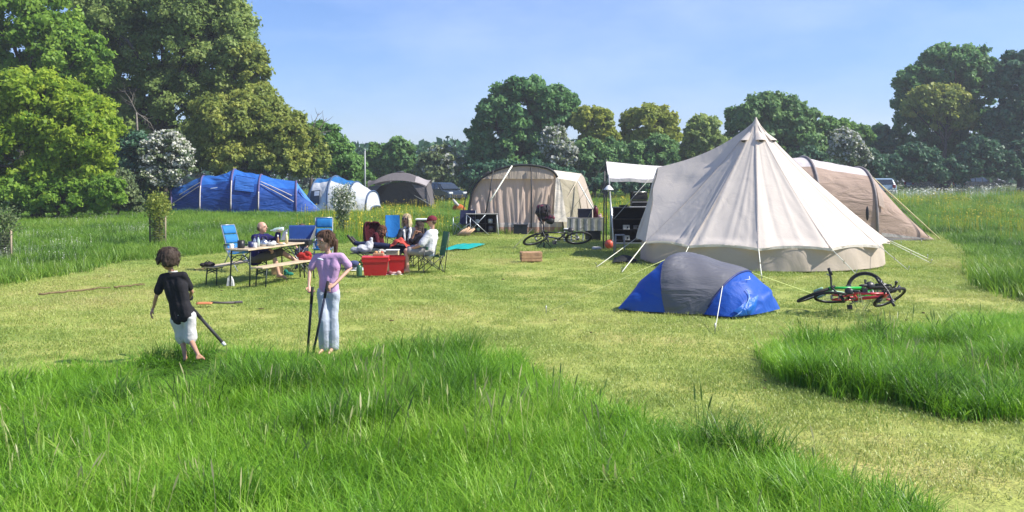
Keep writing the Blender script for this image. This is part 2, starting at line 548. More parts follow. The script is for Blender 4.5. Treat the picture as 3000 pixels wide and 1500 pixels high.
def scatter(name, protos, pos, rot, scl, tint, idx, label, kind='stuff'):
    """a mass nobody could count: tufts set on points by geometry nodes"""
    col = bpy.data.collections.new(name + '_source')
    for i, p in enumerate(protos):
        col.objects.link(p)
    n = len(pos)
    me = bpy.data.meshes.new(name)
    me.vertices.add(n); me.vertices.foreach_set('co', np.asarray(pos, np.float32).ravel())
    for nm, ty, arr in (('rot', 'FLOAT_VECTOR', rot), ('scl', 'FLOAT_VECTOR', scl), ('tint', 'FLOAT', tint), ('idx', 'INT', idx)):
        at = me.attributes.new(nm, ty, 'POINT')
        at.data.foreach_set('vector' if ty == 'FLOAT_VECTOR' else 'value', np.asarray(arr, np.int32 if ty == 'INT' else np.float32).ravel())
    me.update()
    o = bpy.data.objects.new(name, me)
    SC.collection.objects.link(o)
    ng = bpy.data.node_groups.new(name, 'GeometryNodeTree')
    ng.interface.new_socket('Geometry', in_out='INPUT', socket_type='NodeSocketGeometry')
    ng.interface.new_socket('Geometry', in_out='OUTPUT', socket_type='NodeSocketGeometry')
    N, L = ng.nodes, ng.links
    gi, go = N.new('NodeGroupInput'), N.new('NodeGroupOutput')
    ci = N.new('GeometryNodeCollectionInfo'); ci.inputs['Collection'].default_value = col
    ci.inputs['Separate Children'].default_value = True; ci.inputs['Reset Children'].default_value = True
    ip = N.new('GeometryNodeInstanceOnPoints'); ip.inputs['Pick Instance'].default_value = True
    def attr(nm, ty):
        a = N.new('GeometryNodeInputNamedAttribute'); a.data_type = ty; a.inputs['Name'].default_value = nm
        return a.outputs['Attribute']
    L.new(gi.outputs[0], ip.inputs['Points']); L.new(ci.outputs[0], ip.inputs['Instance'])
    L.new(attr('idx', 'INT'), ip.inputs['Instance Index'])
    L.new(attr('rot', 'FLOAT_VECTOR'), ip.inputs['Rotation']); L.new(attr('scl', 'FLOAT_VECTOR'), ip.inputs['Scale'])
    L.new(ip.outputs[0], go.inputs[0])
    md = o.modifiers.new('scatter', 'NODES'); md.node_group = ng
    return tag(o, label, None, None, kind)

def rand_points(n, d0, d1, power, u0=-1950, u1=1950):
    """points in the view's fan; power 1 = even density on the ground, less = thinner far off"""
    q = RNG.uniform(size=n); p1 = power + 1
    d = (d0 ** p1 + q * (d1 ** p1 - d0 ** p1)) ** (1 / p1) if abs(p1) > 1e-6 else d0 * (d1 / d0) ** q
    u = RNG.uniform(u0, u1, n) / F
    return u * d, d

def fan(n):
    return np.stack([RNG.normal(0, .08, n), RNG.normal(0, .08, n), RNG.uniform(0, 2 * PI, n)], -1)

def build_grass():
    # long grass beside the camera and round the cut path on the right
    g1 = grassmat('long_blades', (.035, .112, .006), (.160, .365, .018), (.290, .505, .042), (.46, .56, .14), trans=.45)
    prot = [tuft('grass_tuft', 40, .13, .29, .0080, .75, 4, g1, s) for s in range(4)]
    prot += [tuft('grass_tuft', 38, .12, .36, .0078, 1.0, 4, g1, s + 20) for s in range(2)]
    x, y = rand_points(15000, 3.6, 14.5, .85)
    a, b, c = region(x, y, .05)
    k = a | b
    x, y = x[k], y[k]; n = len(x)
    patch = fbm(x * 1.3, y * 1.3, 21, 4)
    tuftiness = smooth(.60, .74, fbm(x * 1.9 + 7, y * 1.9, 33, 3))
    h = .62 + .55 * patch + .32 * tuftiness
    rg = region(x, y, .05)[1]
    h = np.where(rg, h * .88, h * .92)
    # trodden where the two children stand
    for cx, cy, r_ in ((-3.15, 8.60, .55), (-3.1, 8.2, .75), (-3.0, 7.9, .6), (-1.95, 9.1, .6)):
        dd = np.hypot(x - cx, y - cy)
        if cx < 0: h *= .42 + .58 * smooth(.30, r_, dd)
    tint = np.clip(.50 + .75 * (patch - .5) - .46 * tuftiness + RNG.normal(0, .14, n) + .08 * rg, .02, 1)
    idx = np.where(tuftiness > .5, RNG.integers(4, 6, n), RNG.integers(0, 4, n))
    s = RNG.uniform(.85, 1.15, n)
    scatter('long_grass', prot, np.stack([x, y, th(x, y) - .03], -1), fan(n), np.stack([s, s, h * RNG.uniform(.8, 1.2, n)], -1), tint, idx,
            'lush long green grass in the foreground and beside the mown path')
    # stray taller stalks, seed heads and dead stems
    g1b = grassmat('stalk_blades', (.07, .13, .025), (.16, .25, .05), (.27, .33, .10), (.42, .40, .20), trans=.3)
    def stalks(name, n, h, seed):
        r = np.random.default_rng(seed); V, Fc, C = [], [], []
        for i in range(n):
            x, y = r.normal(0, .09, 2); hh = h * r.uniform(.6, 1.15); dx, dy = r.normal(0, .16, 2) * hh; br = r.uniform()
            yaw = r.uniform(0, 2 * PI); ca, sa = math.cos(yaw), math.sin(yaw); b0 = len(V)
            for t, w in ((0, .0024), (.4, .0020), (.78, .0016), (.82, .006), (.92, .0055), (1, .001)):
                px, py, pz = x + dx * t * t, y + dy * t * t, hh * t
                V += [(px - sa * w, py + ca * w, pz), (px + sa * w, py - ca * w, pz)]; C += [(br, t, 0, 1)] * 2
            Fc += [(b0 + 2 * q, b0 + 2 * q + 1, b0 + 2 * q + 3, b0 + 2 * q + 2) for q in range(5)]
        me = bpy.data.meshes.new(name); me.from_pydata(V, [], Fc); me.update()
        ca_ = me.color_attributes.new('col', 'FLOAT_COLOR', 'POINT'); ca_.data.foreach_set('color', np.array(C, np.float32).ravel())
        me.materials.append(g1b); return bpy.data.objects.new(name, me)
    prot = [stalks('stalk_tuft', 6, .46, s + 60) for s in range(3)]
    x, y = rand_points(900, 4.2, 13.5, .9); a, b, c = region(x, y, .05); k = (a | b) & (fbm(x * .8, y * .8, 91, 3) > .46) & (np.hypot(x + 3.1, y - 8.5) > .9); x, y = x[k], y[k]; n = len(x)
    s = RNG.uniform(.7, 1.15, n) * np.where(x < -1.2, .8, 1)
    scatter('grass_stalk', prot, np.stack([x, y, th(x, y) - .02], -1), fan(n), np.stack([s, s, s], -1), RNG.uniform(.1, 1, n), RNG.integers(0, 3, n),
            'thin flowering stalks standing out of the long grass')
    # broad-leaved weeds and dead stems lying through it
    g1c = grassmat('weed_blades', (.05, .13, .015), (.14, .29, .025), (.26, .40, .05), (.50, .48, .20), trans=.4)
    prot = [tuft('weed_tuft', 14, .10, .17, .015, 1.3, 3, g1c, s + 160) for s in range(3)]
    x, y = rand_points(900, 4.2, 13.5, .9); a, b, c = region(x, y, .05); k = (a | b) & (fbm(x * .9, y * .9, 95, 3) > .50); x, y = x[k], y[k]; n = len(x)
    s = RNG.uniform(.7, 1.5, n)
    scatter('broad_weed', prot, np.stack([x, y, th(x, y) + .02], -1), fan(n), np.stack([s, s, s * RNG.uniform(.9, 1.5, n)], -1), RNG.uniform(0, 1, n), RNG.integers(0, 3, n),
            'broad leaved weeds and dead stems in the long grass')
    # mown turf
    g2 = grassmat('turf_blades', (.16, .26, .042), (.30, .395, .082), (.41, .455, .122), (.54, .47, .20), trans=.35)
    prot = [tuft('turf_tuft', 110, .21, .036, .0058, .9, 2, g2, s + 40) for s in range(4)]
    x, y = rand_points(21000, 5.2, 34, .55)
    a, b, c = region(x, y, .05); k = ~(a | b | c); x, y = x[k], y[k]; n = len(x)
    patch = fbm(x * .5, y * .5, 51, 4)
    streak = fbm(x * .9 + y * .2, y * 2.6, 57, 3)
    tint = np.clip(.50 + 1.2 * (patch - .5) + .5 * (streak - .5) + RNG.normal(0, .10, n) + .10 * smooth(-3, -7, x) * smooth(9, 13, y), .05, 1)
    s = RNG.uniform(.9, 1.2, n) * np.clip(y / 14, 1, 1.7)
    scatter('mown_turf', prot, np.stack([x, y, th(x, y) - .025], -1), fan(n), np.stack([s, s, RNG.uniform(.7, 1.3, n)], -1), tint, RNG.integers(0, 4, n),
            'short mown yellow green turf of the camping field')
    # meadow round the pitch
    g3 = grassmat('meadow_blades', (.045, .110, .014), (.145, .295, .026), (.255, .380, .050), (.44, .45, .15), trans=.42)
    prot = [tuft('meadow_tuft', 42, .26, .36, .013, .6, 3, g3, s + 80) for s in range(4)]
    x, y = rand_points(52000, 13, 108, -.15, -2050, 2050)
    a, b, c = region(x, y, .09); k = c; x, y = x[k], y[k]; n = len(x)
    patch = fbm(x * .45, y * .3, 71, 4)
    tuftiness = smooth(.62, .74, fbm(x * 1.1, y * .9, 77, 3))
    right = smooth(2, 9, x)
    h = (.50 + .55 * patch + .4 * tuftiness) * (1 + .35 * smooth(40, 70, y)) * (.85 + .15 * right)
    tint = np.clip(.46 + .8 * (patch - .5) - .3 * tuftiness + RNG.normal(0, .10, n) + .10 * smooth(25, 60, y), .02, 1)
    s = RNG.uniform(.85, 1.2, n) * np.clip(y / 26, 1, 2.6)
    scatter('meadow_grass', prot, np.stack([x, y, th(x, y) - .03], -1), fan(n), np.stack([s, s, h * RNG.uniform(.8, 1.2, n)], -1), tint, RNG.integers(0, 4, n),
            'unmown meadow grass all round the pitch')
    # flowers in the meadow
    def flower(name, col, n, rad, h, size, seed):
        m = mat(name + '_petal', col, .6, .1, 40, bump=0)
        r = np.random.default_rng(seed); mb = MB()
        for i in range(n):
            a_ = r.uniform(0, 2 * PI); q = rad * math.sqrt(r.uniform()); z = h * r.uniform(.7, 1.1)
            c_ = Vector((q * math.cos(a_), q * math.sin(a_), z)); s_ = size * r.uniform(.7, 1.3)
            M_ = Matrix.Rotation(r.uniform(0, .7), 3, 'X') @ Matrix.Rotation(r.uniform(0, 6), 3, 'Z')
            mb.lathe(c_, [(.001, 0), (s_, s_ * .5)], 5, M_)
            mb.tube([c_ - Vector((0, 0, z)), c_], size * .09, 3, False)
        me = bpy.data.meshes.new(name); me.from_pydata(mb.v, [], mb.f); me.update(); me.materials.append(m)
        return bpy.data.objects.new(name, me)
    def patchy(n, d0, d1, u0, u1, thr, seed, keep=None):
        x, y = rand_points(n, d0, d1, -.1, u0, u1)
        a, b, c = region(x, y, .05)
        k = c & (fbm(x * .35, y * .22, seed, 3) > thr)
        return x[k], y[k]
    for nm, col, u, thr, nn, rng_, hh, sz, lab, sd in (
            ('buttercup', (.62, .50, .03), (-600, 1700), .45, 2800, (26, 106), .50, .022, 'yellow buttercups scattered through the meadow', 101),
            ('cow_parsley', (.72, .72, .62), (900, 1750), .40, 700, (60, 106), .80, .035, 'white cow parsley heads along the far meadow edge', 103),
            ('daisy', (.70, .70, .60), (-1600, -300), .50, 420, (16, 46), .30, .010, 'small pale flowers in the grass left of the picnic', 107)):
        x, y = patchy(nn, rng_[0], rng_[1], u[0], u[1], thr, sd)
        n = len(x); s = RNG.uniform(.8, 1.25, n) * np.clip(y / 40, 1, 1.8)
        protos = [flower(nm + '_tuft', col, 7, .5, hh, sz, sd + i) for i in range(2)]
        scatter(nm, protos, np.stack([x, y, th(x, y)], -1), fan(n), np.stack([s, s, RNG.uniform(.8, 1.15, n)], -1), np.ones(n), RNG.integers(0, 2, n), lab)
build_grass()

# ------------------------------------------------------------------ trees, hedges, bushes
def leaf_mesh(name, pos, nrm, size, rnd, mat_, parent, up_bias=0.0, aspect=.62):
    n = len(pos)
    t = RNG.normal(size=(n, 3)); t -= nrm * (t * nrm).sum(1, keepdims=True)
    t /= np.linalg.norm(t, axis=1, keepdims=True) + 1e-9
    b = np.cross(nrm, t)
    s = size[:, None]
    fold = nrm * s * RNG.uniform(-.25, .1, (n, 1))
    V = np.stack([pos - t * s, pos + b * s * aspect + fold, pos + t * s, pos - b * s * aspect + fold], 1).reshape(-1, 3)
    me = bpy.data.meshes.new(name)
    me.vertices.add(4 * n); me.vertices.foreach_set('co', V.astype(np.float32).ravel())
    me.loops.add(4 * n); me.loops.foreach_set('vertex_index', np.arange(4 * n, dtype=np.int32))
    me.polygons.add(n); me.polygons.foreach_set('loop_start', np.arange(0, 4 * n, 4, dtype=np.int32))
    at = me.attributes.new('rnd', 'FLOAT', 'FACE'); at.data.foreach_set('value', rnd.astype(np.float32))
    me.update(calc_edges=True)
    return link(name, me, mat_, parent, smooth_=False)

BARK = None
def bark(col=(.10, .085, .065), name='bark'):
    return mat(name, col, .9, .35, 9, bump=.6, spec=.1, coords='Object')

def tree(name, label, cat, base, d, crowns, n, leaf, cols, puff=.30, trunk=.22, group=None, flower=None, droop=0.0, limbs=6, dens=1.0,
         stem='trunk', flat=.8, loose=.42, crown_name='crown', barkcol=None, deep=.75):
    """crowns: (px, py, rx, ry[, offset in depth]) in photo pixels at distance d; the crown is a cloud of leaves gathered in tufts"""
    g = P(base, 530, d); g.z = float(th(g.x, g.y)) - .05
    root = thing(name, label, cat, g, 0, group)
    k = d / F; puff *= .78; loose *= 1.35
    pos, nrm, rnd, siz, heads = [], [], [], [], []
    fine = .74 if d < 65 else .86
    leaf *= fine; n = int(n * (1.42 if d < 65 else 1.1))
    area = sum(c[2] * c[3] for c in crowns)
    fpos, fn = [], []
    for c in crowns:
        ctr = np.array(P(c[0], c[1], d + (c[4] if len(c) > 4 else 0))) - np.array(g)
        R = np.array([c[2] * k, (c[2] * .5 + c[3] * .5) * k * deep, c[3] * k])
        npuff = max(5, int(3.4 / puff ** 2))
        nl = int(n * c[2] * c[3] / area)
        u = RNG.normal(size=(npuff, 3)); u /= np.linalg.norm(u, axis=1, keepdims=True)
        u[:, 2] = np.where(u[:, 2] < -.55, -u[:, 2], u[:, 2])
        fr = RNG.uniform(.35, 1, npuff) ** .55
        pr = puff * RNG.uniform(.6, 1.25, npuff)
        pc = ctr + u * R * (fr * (1 - .65 * pr))[:, None]
        w = pr ** 2; w /= w.sum()
        tone = RNG.normal(0, 1, npuff)
        which = RNG.choice(npuff, nl, p=w)
        o = u[which] * .55 + RNG.normal(size=(nl, 3)) * .75
        o /= np.linalg.norm(o, axis=1, keepdims=True)
        rr = pr[which] * (RNG.uniform(.45, 1.0, nl) ** .5 + RNG.normal(0, loose * .5, nl))
        pp = pc[which] + o * rr[:, None] * np.array([R.mean(), R.mean() * .9, R.mean() * flat])
        if droop: pp[:, 2] -= droop * RNG.uniform(size=nl) ** 2 * R[2] * .3
        nn_ = o + RNG.normal(size=(nl, 3)) * .85 + np.array([.15, -.25, .35])
        nn_ /= np.linalg.norm(nn_, axis=1, keepdims=True)
        keep = pp[:, 2] > .15
        pos.append(pp[keep]); nrm.append(nn_[keep])
        rnd.append(np.clip(.5 + .17 * tone[which] + RNG.normal(0, .17, nl), 0, 1)[keep])
        siz.append((leaf * RNG.uniform(.55, 1.3, nl))[keep])
        order = np.argsort(-pr)[:limbs]
        heads += [(pc[i], ctr, R) for i in order]
        if flower:
            m_ = (RNG.uniform(size=nl) < flower[1]) & keep & (tone[which] > flower[2])
            q = pp[m_] + o[m_] * .10
            fpos.append(q); fn.append(nn_[m_])
    pos, nrm, rnd, siz = (np.concatenate(q) for q in (pos, nrm, rnd, siz))
    cr = leaf_mesh(crown_name, pos, nrm, siz, rnd, cols, root)
    if flower:
        fp, fq = np.concatenate(fpos), np.concatenate(fn)
        if len(fp):
            leaf_mesh('blossom', fp, fq, leaf * RNG.uniform(.55, 1.0, len(fp)), RNG.uniform(0, 1, len(fp)), flower[0], root, aspect=.9)
    if trunk:
        bk = bark() if barkcol is None else bark(barkcol, 'bark_' + name)
        top = np.mean([h[1] for h in heads], axis=0); top = Vector(top)
        mb = MB()
        mid = Vector((top.x * .35 + RNG.normal(0, .15), top.y * .35, top.z * .5))
        mb.tube([(0, 0, -.1), (0, 0, .25), mid * .5, mid, top], [trunk * 1.6, trunk * 1.15, trunk, trunk * .85, trunk * .35], 8)
        mb.build(stem, bk, root)
        for h, ctr, R in heads:
            a = mid.lerp(top, RNG.uniform(.0, .8)); e = Vector(h)
            m1 = a.lerp(e, .5) + Vector(RNG.normal(0, .12 * R.mean(), 3))
            l = MB(); l.tube([a, m1, e.lerp(m1, .15), e], [trunk * .45, trunk * .3, trunk * .14, trunk * .04], 6)
            for _ in range(3):
                s_ = m1.lerp(e, RNG.uniform(.2, .9)); q = Vector(RNG.normal(0, .16 * R.mean(), 3))
                q *= .7; l.tube([s_, s_ + q * .6, s_ + q], [trunk * .14, trunk * .08, trunk * .03], 4)
            l.build('limb', bk, root)
    return root

LM = {
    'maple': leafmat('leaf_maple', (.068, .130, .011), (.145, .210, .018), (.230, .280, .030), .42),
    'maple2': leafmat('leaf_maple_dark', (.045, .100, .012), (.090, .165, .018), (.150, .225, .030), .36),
    'willow': leafmat('leaf_willow', (0.073, 0.112, 0.029), (0.123, 0.174, 0.047), (0.196, 0.241, 0.076), .40),
    'olive': leafmat('leaf_olive', (0.066, 0.094, 0.020), (0.121, 0.154, 0.029), (0.198, 0.209, 0.044), .32),
    'olive2': leafmat('leaf_olive_pale', (.085, .110, .022), (.150, .175, .032), (.215, .225, .050), .32),
    'green': leafmat('leaf_green', (0.042, 0.094, 0.021), (0.073, 0.150, 0.033), (0.117, 0.202, 0.047), .32),
    'oak': leafmat('leaf_oak', (0.029, 0.078, 0.026), (0.055, 0.127, 0.039), (0.096, 0.179, 0.055), .32),
    'yellow': leafmat('leaf_yellow', (0.081, 0.115, 0.018), (0.144, 0.172, 0.025), (0.218, 0.230, 0.040), .34),
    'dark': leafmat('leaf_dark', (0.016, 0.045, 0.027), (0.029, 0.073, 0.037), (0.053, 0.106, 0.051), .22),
    'mid': leafmat('leaf_mid', (0.038, 0.084, 0.026), (0.065, 0.131, 0.038), (0.109, 0.181, 0.055), .28),
    'bush': leafmat('leaf_bush', (0.042, 0.070, 0.029), (0.078, 0.108, 0.043), (0.144, 0.168, 0.078), .28),
    'white': leafmat('leaf_blossom', (.50, .51, .42), (.62, .62, .53), (.74, .73, .64), .25, gain=1.0),
    'greyw': leafmat('leaf_blossom_grey', (.34, .36, .32), (.46, .47, .42), (.58, .58, .52), .25, gain=1.0),
}

def build_trees():
    L_ = LM
    gl = 'trees of the wood on the left'
    tree('tall_tree', 'tall loose yellow green tree behind the maple, cut off by the left picture edge', 'tree', 60, 50,
         [(70, 70, 170, 150), (200, 190, 130, 120), (20, 240, 110, 110)], 26000, .19, L_['maple2'], .26, .30, gl, loose=.5)
    tree('tall_tree', 'tall feathery grey green tree reaching the top of the picture behind the blossoming bush', 'tree', 430, 56,
         [(400, 60, 210, 190), (560, 110, 200, 200), (640, 40, 120, 120), (300, 270, 130, 170), (500, 320, 170, 150), (670, 190, 110, 150)], 88000, .175, L_['willow'], .22, .34, gl, loose=.42)
    tree('tall_tree', 'dark tall tree filling the gap between the maple and the feathery tree', 'tree', 310, 60,
         [(290, 120, 150, 170), (260, 350, 150, 190), (420, 440, 150, 120)], 30000, .20, L_['willow'], .25, .30, gl, loose=.4)
    tree('olive_tree', 'olive green tree with a pale sunlit edge against the sky above the blue tent', 'tree', 720, 55,
         [(715, 220, 75, 110), (730, 300, 95, 70), (660, 330, 110, 90)], 19000, .17, L_['olive'], .26, .22, gl, loose=.5)
    tree('olive_tree', 'broad olive tree sloping down right behind the blue tunnel tent', 'tree', 720, 53,
         [(700, 390, 170, 130), (800, 400, 110, 120), (860, 450, 110, 100), (640, 460, 150, 90), (780, 480, 190, 70)], 50000, .165, L_['olive'], .24, .24, gl)
    tree('olive_tree', 'pale yellow olive bush mass directly above the blue tunnel tent', 'tree', 780, 51.5,
         [(690, 470, 110, 60), (810, 470, 100, 60), (850, 400, 60, 60)], 15000, .15, L_['olive2'], .25, .15, gl)
    tree('maple_tree', 'bright yellow green maple in full sun at the left picture edge', 'tree', 110, 41,
         [(90, 330, 170, 130), (230, 400, 140, 150), (60, 470, 190, 150), (200, 520, 150, 100), (20, 300, 90, 100)], 66000, .150, L_['maple'], .22, .28, gl, flat=.85, loose=.55)
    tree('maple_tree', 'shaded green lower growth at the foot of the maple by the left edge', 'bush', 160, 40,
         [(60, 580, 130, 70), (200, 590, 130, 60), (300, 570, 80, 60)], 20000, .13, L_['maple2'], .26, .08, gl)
    tree('hawthorn_tree', 'large hawthorn full of white blossom left of the blue tunnel tent', 'tree', 470, 48.5,
         [(480, 450, 80, 60), (450, 520, 88, 50), (525, 490, 52, 70), (500, 415, 52, 40)], 15000, .12, L_['bush'], .27, .13, None, flower=(L_['white'], .62, .15), flat=.55, loose=.5)
    tree('thorn_bush', 'dusty grey green bush between the maple and the blossoming hawthorn', 'bush', 345, 44.5,
         [(330, 560, 75, 75), (370, 590, 50, 50)], 8500, .10, L_['bush'], .28, .06, None)
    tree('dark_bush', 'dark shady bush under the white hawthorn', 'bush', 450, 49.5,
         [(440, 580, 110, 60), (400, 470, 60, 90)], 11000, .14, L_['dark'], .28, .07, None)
    tree('hedge_bush', 'green bush sloping down behind the blue and white dome tent', 'bush', 980, 62,
         [(935, 440, 78, 90), (985, 465, 62, 75), (890, 440, 70, 90), (1030, 500, 50, 55), (1060, 545, 60, 50)], 16000, .19, L_['green'], .28, .12, None)
    # far trees across the field
    gf = 'trees along the far edge of the field'
    tree('field_tree', 'slim dark green tree beside the thin pole, left of the grey shelter', 'tree', 1100, 82,
         [(1105, 480, 42, 72), (1085, 530, 40, 50)], 6500, .26, L_['green'], .32, .15, gf)
    tree('field_tree', 'pointed dark green tree rising behind the grey shelter', 'tree', 1175, 80,
         [(1172, 470, 55, 72), (1190, 530, 60, 60)], 8000, .26, L_['mid'], .30, .16, gf)
    tree('field_tree', 'low round tree with sparse white blossom right of the grey shelter', 'tree', 1290, 78,
         [(1285, 490, 66, 70), (1330, 520, 50, 60), (1250, 540, 60, 50)], 12000, .24, L_['bush'], .28, .15, gf, flower=(L_['greyw'], .16, .2))
    tree('field_tree', 'large dark domed tree standing above the beige tent', 'tree', 1530, 79,
         [(1540, 330, 150, 105), (1470, 400, 110, 130), (1630, 330, 95, 80), (1440, 490, 85, 80), (1560, 470, 150, 110)], 44000, .27, L_['oak'], .22, .42, gf, loose=.35)
    tree('field_tree', 'small yellow green tree close against the right side of the domed tree', 'tree', 1740, 77,
         [(1735, 360, 65, 55), (1760, 420, 70, 60)], 9000, .24, L_['yellow'], .28, .16, gf)
    tree('field_tree', 'rounded yellow green tree left of the bell tent awning', 'tree', 1910, 78,
         [(1900, 375, 95, 70), (1950, 400, 50, 60), (1880, 440, 90, 60)], 15000, .25, L_['yellow'], .26, .2, gf)
    tree('hawthorn_tree', 'hawthorn in grey white blossom behind the beige tent roof', 'tree', 1630, 72,
         [(1630, 425, 48, 60), (1650, 460, 55, 50)], 6500, .20, L_['bush'], .3, .12, None, flower=(L_['greyw'], .42, -.3))
    tree('hedge_bush', 'blue green bush between the beige tent and the white awning', 'bush', 1770, 73,
         [(1750, 470, 95, 75), (1850, 480, 95, 65), (1930, 460, 60, 70), (1690, 510, 60, 50)], 20000, .22, L_['mid'], .26, .14, None)
    tree('hedge_bush', 'dark ivy covered bush directly behind the beige tent', 'bush', 1480, 70,
         [(1450, 530, 100, 60), (1560, 530, 110, 60), (1660, 540, 80, 50)], 14000, .21, L_['dark'], .28, .1, None)
    tree('field_tree', 'grey green tree just left of the bell tent peak', 'tree', 2060, 80,
         [(2060, 400, 65, 65), (2050, 460, 75, 60), (2110, 450, 60, 60)], 13000, .25, L_['willow'], .28, .18, gf)
    tree('field_tree', 'broad rounded green tree behind the bell tent peak', 'tree', 2270, 82,
         [(2250, 345, 130, 75), (2330, 380, 90, 80), (2190, 390, 80, 85), (2280, 430, 160, 80)], 32000, .27, L_['mid'], .23, .32, gf)
    tree('hawthorn_tree', 'grey blossoming hawthorn above the tan tunnel tent', 'tree', 2470, 76,
         [(2475, 430, 55, 55), (2500, 460, 50, 45)], 6500, .20, L_['bush'], .3, .1, None, flower=(L_['greyw'], .40, -.4))
    tree('field_tree', 'low green tree between the rounded tree and the blossoming hawthorn', 'tree', 2430, 84,
         [(2440, 400, 75, 58), (2510, 400, 55, 40)], 9000, .26, L_['green'], .28, .15, gf)
    tree('field_tree', 'small very dark tree left of the tall right hand tree', 'tree', 2570, 86,
         [(2570, 420, 55, 60), (2590, 480, 70, 60)], 9000, .27, L_['dark'], .28, .15, gf)
    tree('field_tree', 'tall spreading tree in the right part of the far edge', 'tree', 2770, 88,
         [(2800, 210, 135, 85), (2690, 270, 90, 90), (2860, 250, 90, 90), (2720, 400, 120, 120), (2850, 420, 120, 130)], 48000, .28, L_['oak'], .22, .42, gf, loose=.4)
    tree('field_tree', 'paler yellow green tree in front of the tall spreading tree on the right', 'tree', 2760, 84,
         [(2750, 310, 105, 65), (2800, 350, 70, 60)], 12000, .25, L_['olive'], .27, .2, gf)
    tree('field_tree', 'dark blue green tree cut off by the right picture edge', 'tree', 2990, 83,
         [(2985, 260, 80, 120), (3020, 400, 110, 160), (2930, 420, 60, 130)], 26000, .27, L_['dark'], .25, .32, gf)
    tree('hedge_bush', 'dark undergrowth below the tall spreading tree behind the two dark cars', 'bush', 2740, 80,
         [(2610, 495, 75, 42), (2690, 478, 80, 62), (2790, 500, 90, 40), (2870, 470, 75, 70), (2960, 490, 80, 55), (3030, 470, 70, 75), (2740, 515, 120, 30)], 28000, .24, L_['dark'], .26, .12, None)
    tree('hedge_bush', 'dark hedge behind the tan tunnel tent', 'bush', 2480, 79,
         [(2370, 490, 70, 60), (2450, 510, 70, 40), (2530, 490, 60, 60)], 12000, .23, L_['dark'], .28, .1, None)
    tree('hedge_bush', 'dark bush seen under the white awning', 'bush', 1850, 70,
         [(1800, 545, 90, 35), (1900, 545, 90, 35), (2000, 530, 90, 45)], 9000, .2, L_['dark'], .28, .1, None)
    # a far-off wood closing the gaps
    n = 26000
    a = RNG.uniform(-1, 1, n)
    x = a * 105; y = 118 + 8 * np.abs(a) + RNG.normal(0, 2.5, n)
    top = 5.0 + 3.0 * fbm(x * .08, x * 0, 301, 3)
    z = th(x, y) + top * RNG.uniform(0, 1, n) ** .8
    nn_ = RNG.normal(size=(n, 3)) + np.array([0, -.6, .4]); nn_ /= np.linalg.norm(nn_, axis=1, keepdims=True)
    o = leaf_mesh('far_wood', np.stack([x, y, z], -1), nn_, .55 * RNG.uniform(.6, 1.3, n), RNG.uniform(0, 1, n), L_['dark'], None)
    tag(o, 'dark far-off wood closing the gaps between the field trees', None, None, 'stuff')

    # bare branches
    def bare(name, label, base, d, tips, r, col, cat='tree', grp=None):
        g = P(base[0], 530, d); g.z = float(th(g.x, g.y))
        root = thing(name, label, cat, g, 0, grp)
        bk = bark(col, 'bark_' + name)
        k0 = P(base[0], base[1], d)
        mb = MB(); mb.tube([g, g.lerp(k0, .5) + Vector((.15, 0, 0)), k0], [r * 1.4, r, r * .8], 7); mb.build('trunk', bk, root, True)
        for path in tips:
            pts = [P(p[0], p[1], d + (i * .2)) for i, p in enumerate(path)]
            m = MB(); n_ = len(pts)
            m.tube(pts, [r * .55 * (1 - .8 * i / (n_ - 1)) for i in range(n_)], 5)
            for i in range(1, n_):
                for s in (-1, 1):
                    a_ = pts[i - 1].lerp(pts[i], .6); v = pts[i] - pts[i - 1]
                    q = Vector((v.x * .5 + s * v.z * .45, RNG.normal(0, .2), v.z * .5 - s * v.x * .35 + .1))
                    m.tube([a_, a_ + q * .6, a_ + q + Vector((0, 0, .1))], [r * .2, r * .13, r * .05], 4)
            m.build('limb', bk, root, True)
        return root
    bare('dead_tree', 'leafless dead tree with bare twigs against the sky above the blue tunnel tent', (905, 440), 57,
         [[(905, 440), (912, 390), (925, 350), (935, 330)], [(907, 430), (893, 380), (885, 345)], [(910, 410), (935, 380), (958, 345)], [(915, 400), (945, 388), (968, 383)]], .10, (.12, .10, .09))
    bare('dead_branch', 'pale dead limb hanging down over the white hawthorn', (400, 330), 50,
         [[(400, 330), (378, 285), (360, 262)], [(400, 330), (440, 360), (460, 400)], [(405, 335), (430, 345), (440, 385)], [(400, 330), (385, 300), (392, 270)]], .055, (.19, .17, .14), 'branch')
build_trees()

# ------------------------------------------------------------------ tents
def rope(root, a, b, r=.007, col=None, name='guy_rope', sag=.0, world=True):
    a, b = Vector(a), Vector(b)
    m = col or mat('rope_white', (.72, .72, .60), .8, .1, 60, bump=.3)
    mb = MB()
    mb.tube([a, a.lerp(b, .33) - Vector((0, 0, sag)), a.lerp(b, .66) - Vector((0, 0, sag)), b], r, 5)
    return mb.build(name, m, root, world)

def peg(root, p, dirn=(0, 0), world=True):
    m = mat('peg_steel', (.42, .42, .40), .4, .1, 30, metal=.8)
    p = Vector(p); q = Vector((dirn[0], dirn[1], 0)) * .08
    mb = MB(); mb.tube([p + q + Vector((0, 0, .09)), p + Vector((0, 0, .05)), p - q * .5 - Vector((0, 0, .08))], .008, 5)
    return mb.build('peg', m, root, world)

def folds(u, v, seed, n=5, amp=.03):
    """creases that run along v"""
    s = 0
    for i in range(n):
        c = hash2(np.array([i]), np.array([seed]), 7)[0]
        w = .025 + .05 * hash2(np.array([i]), np.array([seed]), 8)[0]
        x = (u - c + .10 * math.sin(v * 2 + i)) / w
        s += math.exp(-x * x) * amp * (1 if i % 2 else -1) * (.4 + .6 * v)
    return s

